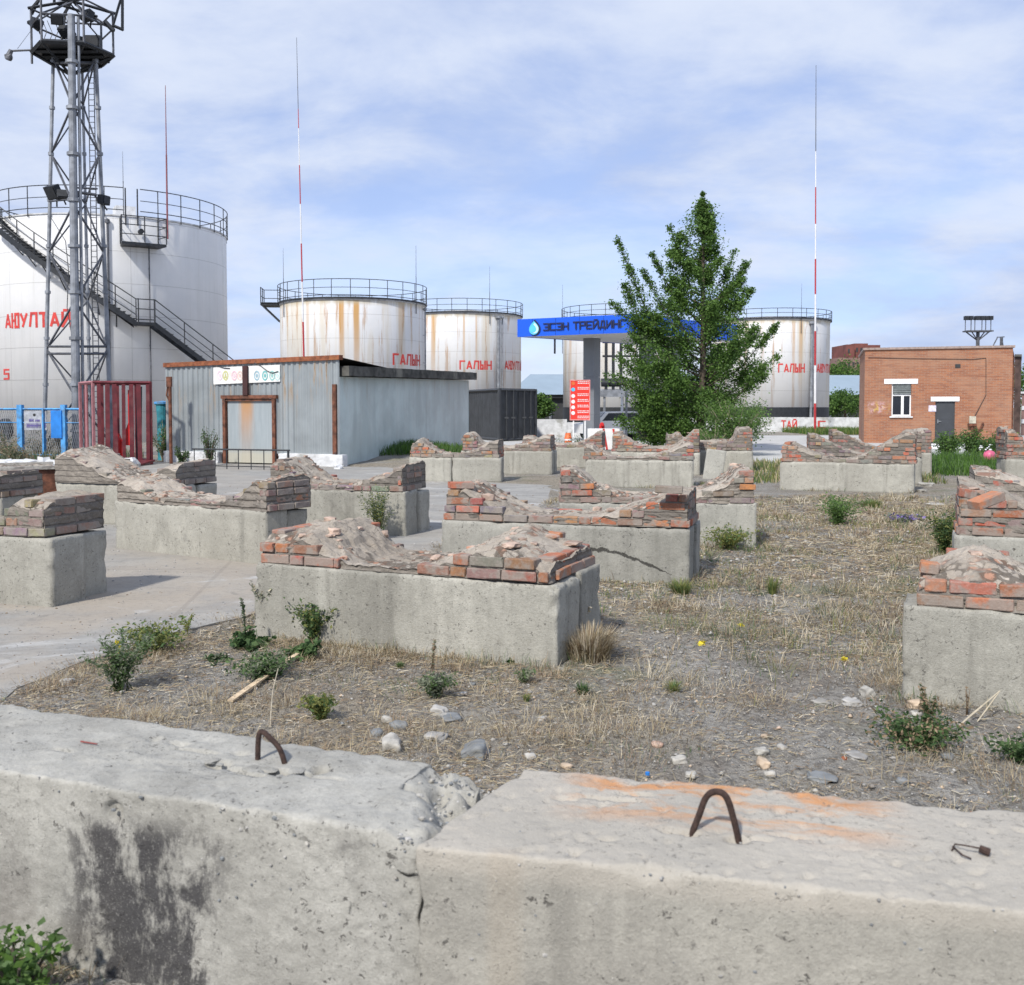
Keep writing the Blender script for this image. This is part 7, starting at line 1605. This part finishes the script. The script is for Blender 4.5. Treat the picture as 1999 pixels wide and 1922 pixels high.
mi = np.repeat(rng.choice(5, n, p=[.50, .24, .11, .12, .03]), 12); tag(npmesh('gravel', V.reshape(-1, 3), F, [M_stone, M_stoned, M_stonew, M_stonet, M_rub], mi), kind='stuff', label='loose grey gravel and pebbles between the cradles', cat='gravel')
x, y = scatter(16000, 5, 24, 1.2, inpad=True); k = in_poly(x, y, PAD) > .02; k &= rng.random(len(x)) < np.clip(.25 + .8 * nf(x, y, 1.9, 4.2) + np.exp(-in_poly(x, y, PAD) / .35), .02, 1); x, y = clear_of_blocks(x[k], y[k]); n = len(x); s = (.003 + .008 * rng.random(n) ** 2.5) * np.clip(y / 7, .8, 1.8); z = np.full(n, .005)
a = rng.uniform(0, 6.28, n); jit = rng.uniform(.7, 1.25, (n, 8, 3)); V = P8[None] * jit; ca_, sa_ = np.cos(a)[:, None], np.sin(a)[:, None]; vx, vy = V[:, :, 0], V[:, :, 1]; V = np.stack([vx * ca_ - vy * sa_, vx * sa_ + vy * ca_, V[:, :, 2] * .7], 2) * s[:, None, None] + np.stack([x, y, z], 1)[:, None, :]
F = (np.arange(n)[:, None, None] * 8 + T8[None]).reshape(-1, 3); tag(npmesh('yard_grit', V.reshape(-1, 3), F, [M_stone, M_stoned, M_strawd], np.repeat(rng.choice(3, n, p=[.5, .25, .25]), 12)), kind='stuff', label='grit and crumbs scattered on the concrete yard', cat='gravel')
# lying straw
xs, ys = clear_of_blocks(*scatter(230000, 2.9, 19, 1.35)); dens = .5 + .5 * nf(xs, ys, 1.1, .6) + .35 * nf(xs, ys, 3.7, 2.2); lane = np.clip((xs - .3) / 1.5, 0, 1) * np.clip((ys - 6) / 2, 0, 1); k = rng.random(len(xs)) < np.clip(dens * .75 + lane * .2 + .4 * (ys < 7.5) * (xs < .4) - .25 * (ys < 6.5) * (xs > .6), .05, 1); xs, ys = xs[k], ys[k]; n = len(xs); zs = ground_h(xs, ys) + rng.uniform(.001, .018, n)
az = rng.uniform(0, 6.28, n); ln = rng.uniform(.015, .085, n) * np.clip(ys / 7, .7, 1.6); w_ = rng.uniform(.0007, .0018, n) * np.clip(ys / 5, .8, 2.4); tl = rng.normal(.05, .18, n); dx, dy = np.cos(az), np.sin(az); bend = rng.normal(0, .25, n)
p0 = np.stack([xs, ys, zs], 1); p1 = p0 + np.stack([dx * ln * .5, dy * ln * .5, np.abs(tl) * ln * .6], 1); a2 = az + bend; p2 = p1 + np.stack([np.cos(a2) * ln * .5, np.sin(a2) * ln * .5, -np.abs(tl) * ln * .3], 1); W_ = np.stack([-dy * w_, dx * w_, w_ * .6], 1)
V = np.stack([p0 - W_, p0 + W_, p1 + W_, p1 - W_, p2 + W_ * .5, p2 - W_ * .5], 1).reshape(-1, 3); i = np.arange(n)[:, None] * 6; F = np.concatenate([i + np.array([[0, 1, 2, 3]]), i + np.array([[3, 2, 4, 5]])], 0); m1 = rng.choice(3, n, p=[.38, .47, .15]); mi = np.tile(m1, 2)
tag(npmesh('dry_straw', V, F, [M_straw, M_strawd, M_strawl], mi), kind='stuff', label='dry straw and dead stems scattered over the gravel', cat='straw')
# weeds and straw gathered at the feet of the blocks
def edge_growth():
    X_, Y_, H_ = [], [], []
    for o in bpy.data.objects:
        if o.type == 'EMPTY' and o.name.startswith(('brick_cradle', 'kerb_block')) and o.location.y < 22:
            c, s = math.cos(o.rotation_euler.z), math.sin(o.rotation_euler.z); wb2 = .85 if o.name.startswith('brick') else .56; m = 1500
            u = rng.uniform(-.05, 2.45, m); v = np.where(rng.random(m) < .6, -np.abs(rng.normal(0, .06, m)) - .01, wb2 + np.abs(rng.normal(0, .05, m))); e = rng.random(m) < .35; u = np.where(e, 2.40 + np.abs(rng.normal(0, .05, m)), u); v = np.where(e, rng.uniform(-.05, wb2, m), v)
            x = o.location.x + u * c - v * s; y = o.location.y + u * s + v * c; k = (in_poly(x, y, PAD) < .05) & (rng.random(m) < np.clip(.35 + .7 * nf(x, y, 2.7, 1.5), .03, 1)); X_.append(x[k]); Y_.append(y[k])
    x, y = clear_of_blocks(np.concatenate(X_), np.concatenate(Y_)); n = len(x); V, F = blades(x, y, ground_h(x, y) - .004, rng.uniform(.02, .13, n), rng.uniform(.001, .0022, n) * np.clip(y / 6, .8, 3), rng.uniform(.2, 1.2, n), rng.uniform(0, 6.28, n), rng)
    tag(npmesh('edge_grass', V, F, [M_straw, M_wgr, M_wg, M_strawd], np.tile(rng.choice(4, n, p=[.35, .2, .25, .2]), 2)), kind='stuff', label='dry and green grass gathered along the feet of the blocks', cat='grass')
edge_growth()
# short standing grass, dry and green, in patches
def grassfield(name, label, n, y0, y1, f, h0, h1, mats, pr, wk=1.0, pw=1.0):
    x, y = clear_of_blocks(*scatter(n, y0, y1, pw)); k = rng.random(len(x)) < f(x, y); x, y = x[k], y[k]; n = len(x); az = rng.uniform(0, 6.28, n); V, F = blades(x, y, ground_h(x, y) - .003, rng.uniform(h0, h1, n), rng.uniform(.0010, .0022, n) * np.clip(y / 5, .8, 4) * wk, rng.uniform(.15, 1.1, n), az, rng); tag(npmesh(name, V, F, mats, np.tile(rng.choice(len(mats), n, p=pr), 2)), kind='stuff', label=label, cat='grass')
def clumps(name, label, nc, per, y0, y1, f, h0, h1, mats, pr, sp=.06, pw=1.0):
    cx, cy = scatter(nc, y0, y1, pw); k = rng.random(len(cx)) < f(cx, cy); cx, cy = cx[k], cy[k]; m = rng.integers(0, len(mats), len(cx)); m = rng.choice(len(mats), len(cx), p=pr); sc = rng.uniform(.5, 1.5, len(cx))
    cnt = (per * sc).astype(int); ii = np.repeat(np.arange(len(cx)), cnt); n = len(ii); dx, dy = rng.normal(0, sp, n) * sc[ii], rng.normal(0, sp, n) * sc[ii]; x, y = cx[ii] + dx, cy[ii] + dy; az = np.arctan2(dy, dx) + rng.normal(0, .6, n); lean = np.clip(np.hypot(dx, dy) / sp * .5 + rng.normal(.5, .3, n), .05, 1.3)
    kk = np.ones(n, bool); xx, yy = clear_of_blocks(x, y); ok = set(zip(xx.tolist(), yy.tolist())); kk = np.array([(a_, b_) in ok for a_, b_ in zip(x.tolist(), y.tolist())]); x, y, az, lean, ii = x[kk], y[kk], az[kk], lean[kk], ii[kk]; n = len(x)
    V, F = blades(x, y, ground_h(x, y) - .003, rng.uniform(h0, h1, n) * sc[ii], rng.uniform(.0009, .0018, n) * np.clip(y / 6, .8, 3.2), lean, az, rng); mi = np.where(rng.random(n) < .25, rng.choice(len(mats), n), m[ii]); tag(npmesh(name, V, F, mats, np.tile(mi, 2)), kind='stuff', label=label, cat='grass')
lane_f = lambda x, y: np.clip((x - .35) / 1.0, 0, 1) * np.clip((y - 5.5) / 2.5, 0, 1) * np.clip((19 - y) / 3, 0, 1) * np.clip(.38 + .55 * nf(x, y, 1.7, 3.3) + .35 * nf(x, y, 5.1, 1.2), .03, 1)
clumps('dry_tufts', 'dry grass tufts on the lane and the rubble strip', 3600, 26, 3.3, 19, lambda x, y: np.clip(.02 + .45 * nf(x, y, 1.3, 4.4) + .5 * np.clip((x - .2) / 1.2, 0, 1) * np.clip((y - 5.5) / 3, 0, 1), .04, 1), .03, .12, [M_straw, M_strawl, M_strawd], [.45, .2, .35], .05)
clumps('straw_mats', 'flattened brown straw mats on the rubble strip', 4200, 42, 3.3, 8.5, lambda x, y: np.clip((.25 + .9 * nf(x, y, 2.1, .9) + .3 * nf(x, y, 5.5, 2.2)) * np.where(x < .3, 1, .3), .01, 1), .03, .085, [M_strawd, M_straw, M_strawl], [.55, .33, .12], .075)
clumps('green_tufts', 'small green grass tufts on the lane at right', 4200, 26, 5.5, 19.5, lambda x, y: lane_f(x, y) * np.clip(.3 + .9 * nf(x, y, .9, 5.1), 0, 1) + .02, .03, .13, [M_wg, M_wy, M_wgr, M_wd], [.35, .35, .2, .1], .06)
grassfield('dry_grass', 'short dry grass on the lane at right', 60000, 5, 19, lane_f, .02, .095, [M_straw, M_strawl, M_strawd, M_wy], [.36, .14, .28, .22])
grassfield('green_grass', 'thin green grass patches on the lane at right', 70000, 6, 19.5, lambda x, y: lane_f(x, y) * np.clip(.15 + .9 * nf(x, y, 1.1, 5.1) + .2 * np.clip((y - 9) / 4, 0, 1), 0, 1), .02, .095, [M_wg, M_wy, M_wgr], [.45, .3, .25])
grassfield('low_weeds', 'sparse low weeds on the rubble strip behind the foreground blocks', 60000, 3.4, 8, lambda x, y: np.clip(-.25 + .8 * nf(x, y, 2.3, 1.1) + .45 * nf(x, y, 6.3, .2), 0, .8), .008, .04, [M_wgr, M_wg, M_strawd], [.4, .25, .35])
def boxfield(name, label, n, x0, x1, y0, y1, h0, h1, mats, pr, wk=1.0, skew=0):
    x = rng.uniform(x0, x1, n); y = rng.uniform(y0, y1, n); x = x + skew * (y - y0); x, y = clear_of_blocks(x, y); k = rng.random(len(x)) < np.clip(.65 + .5 * nf(x, y, 1.3, 2.1), .1, 1); x, y = x[k], y[k]; n = len(x); V, F = blades(x, y, ground_h(x, y) - .01, rng.uniform(h0, h1, n), np.full(n, .011) * wk, rng.uniform(.1, .8, n), rng.uniform(0, 6.28, n), rng); tag(npmesh(name, V, F, mats, np.tile(rng.choice(len(mats), n, p=pr), 2)), kind='stuff', label=label, cat='grass')
boxfield('lush_grass', 'lush green grass strip in front of the apron of the brick building', 30000, 9.6, 18.5, 24.5, 31.6, .12, .42, [M_gg, M_wg, M_wd], [.6, .25, .15], skew=.35)
boxfield('meadow_grass', 'dry and green grass between the far cradles', 9000, 4.6, 9.4, 22, 30.5, .06, .22, [M_wy, M_wg, M_straw], [.4, .3, .3], skew=.28)
boxfield('mound_grass', 'green grass on the earth mound by the grey shed wing', 8000, -5.0, -1.0, 31.4, 35.0, .10, .34, [M_gg, M_wd, M_wg], [.5, .2, .3], skew=.15)
boxfield('wall_grass', 'grass along the low white wall', 9000, 18, 24, 62, 68.5, .12, .5, [M_gg, M_wy, M_wg], [.4, .3, .3], 1.6)
boxfield('fence_grass', 'weeds at the foot of the blue fence', 6000, -18, -12, 30, 33.5, .1, .4, [M_wgr, M_wd, M_strawd], [.4, .3, .3])
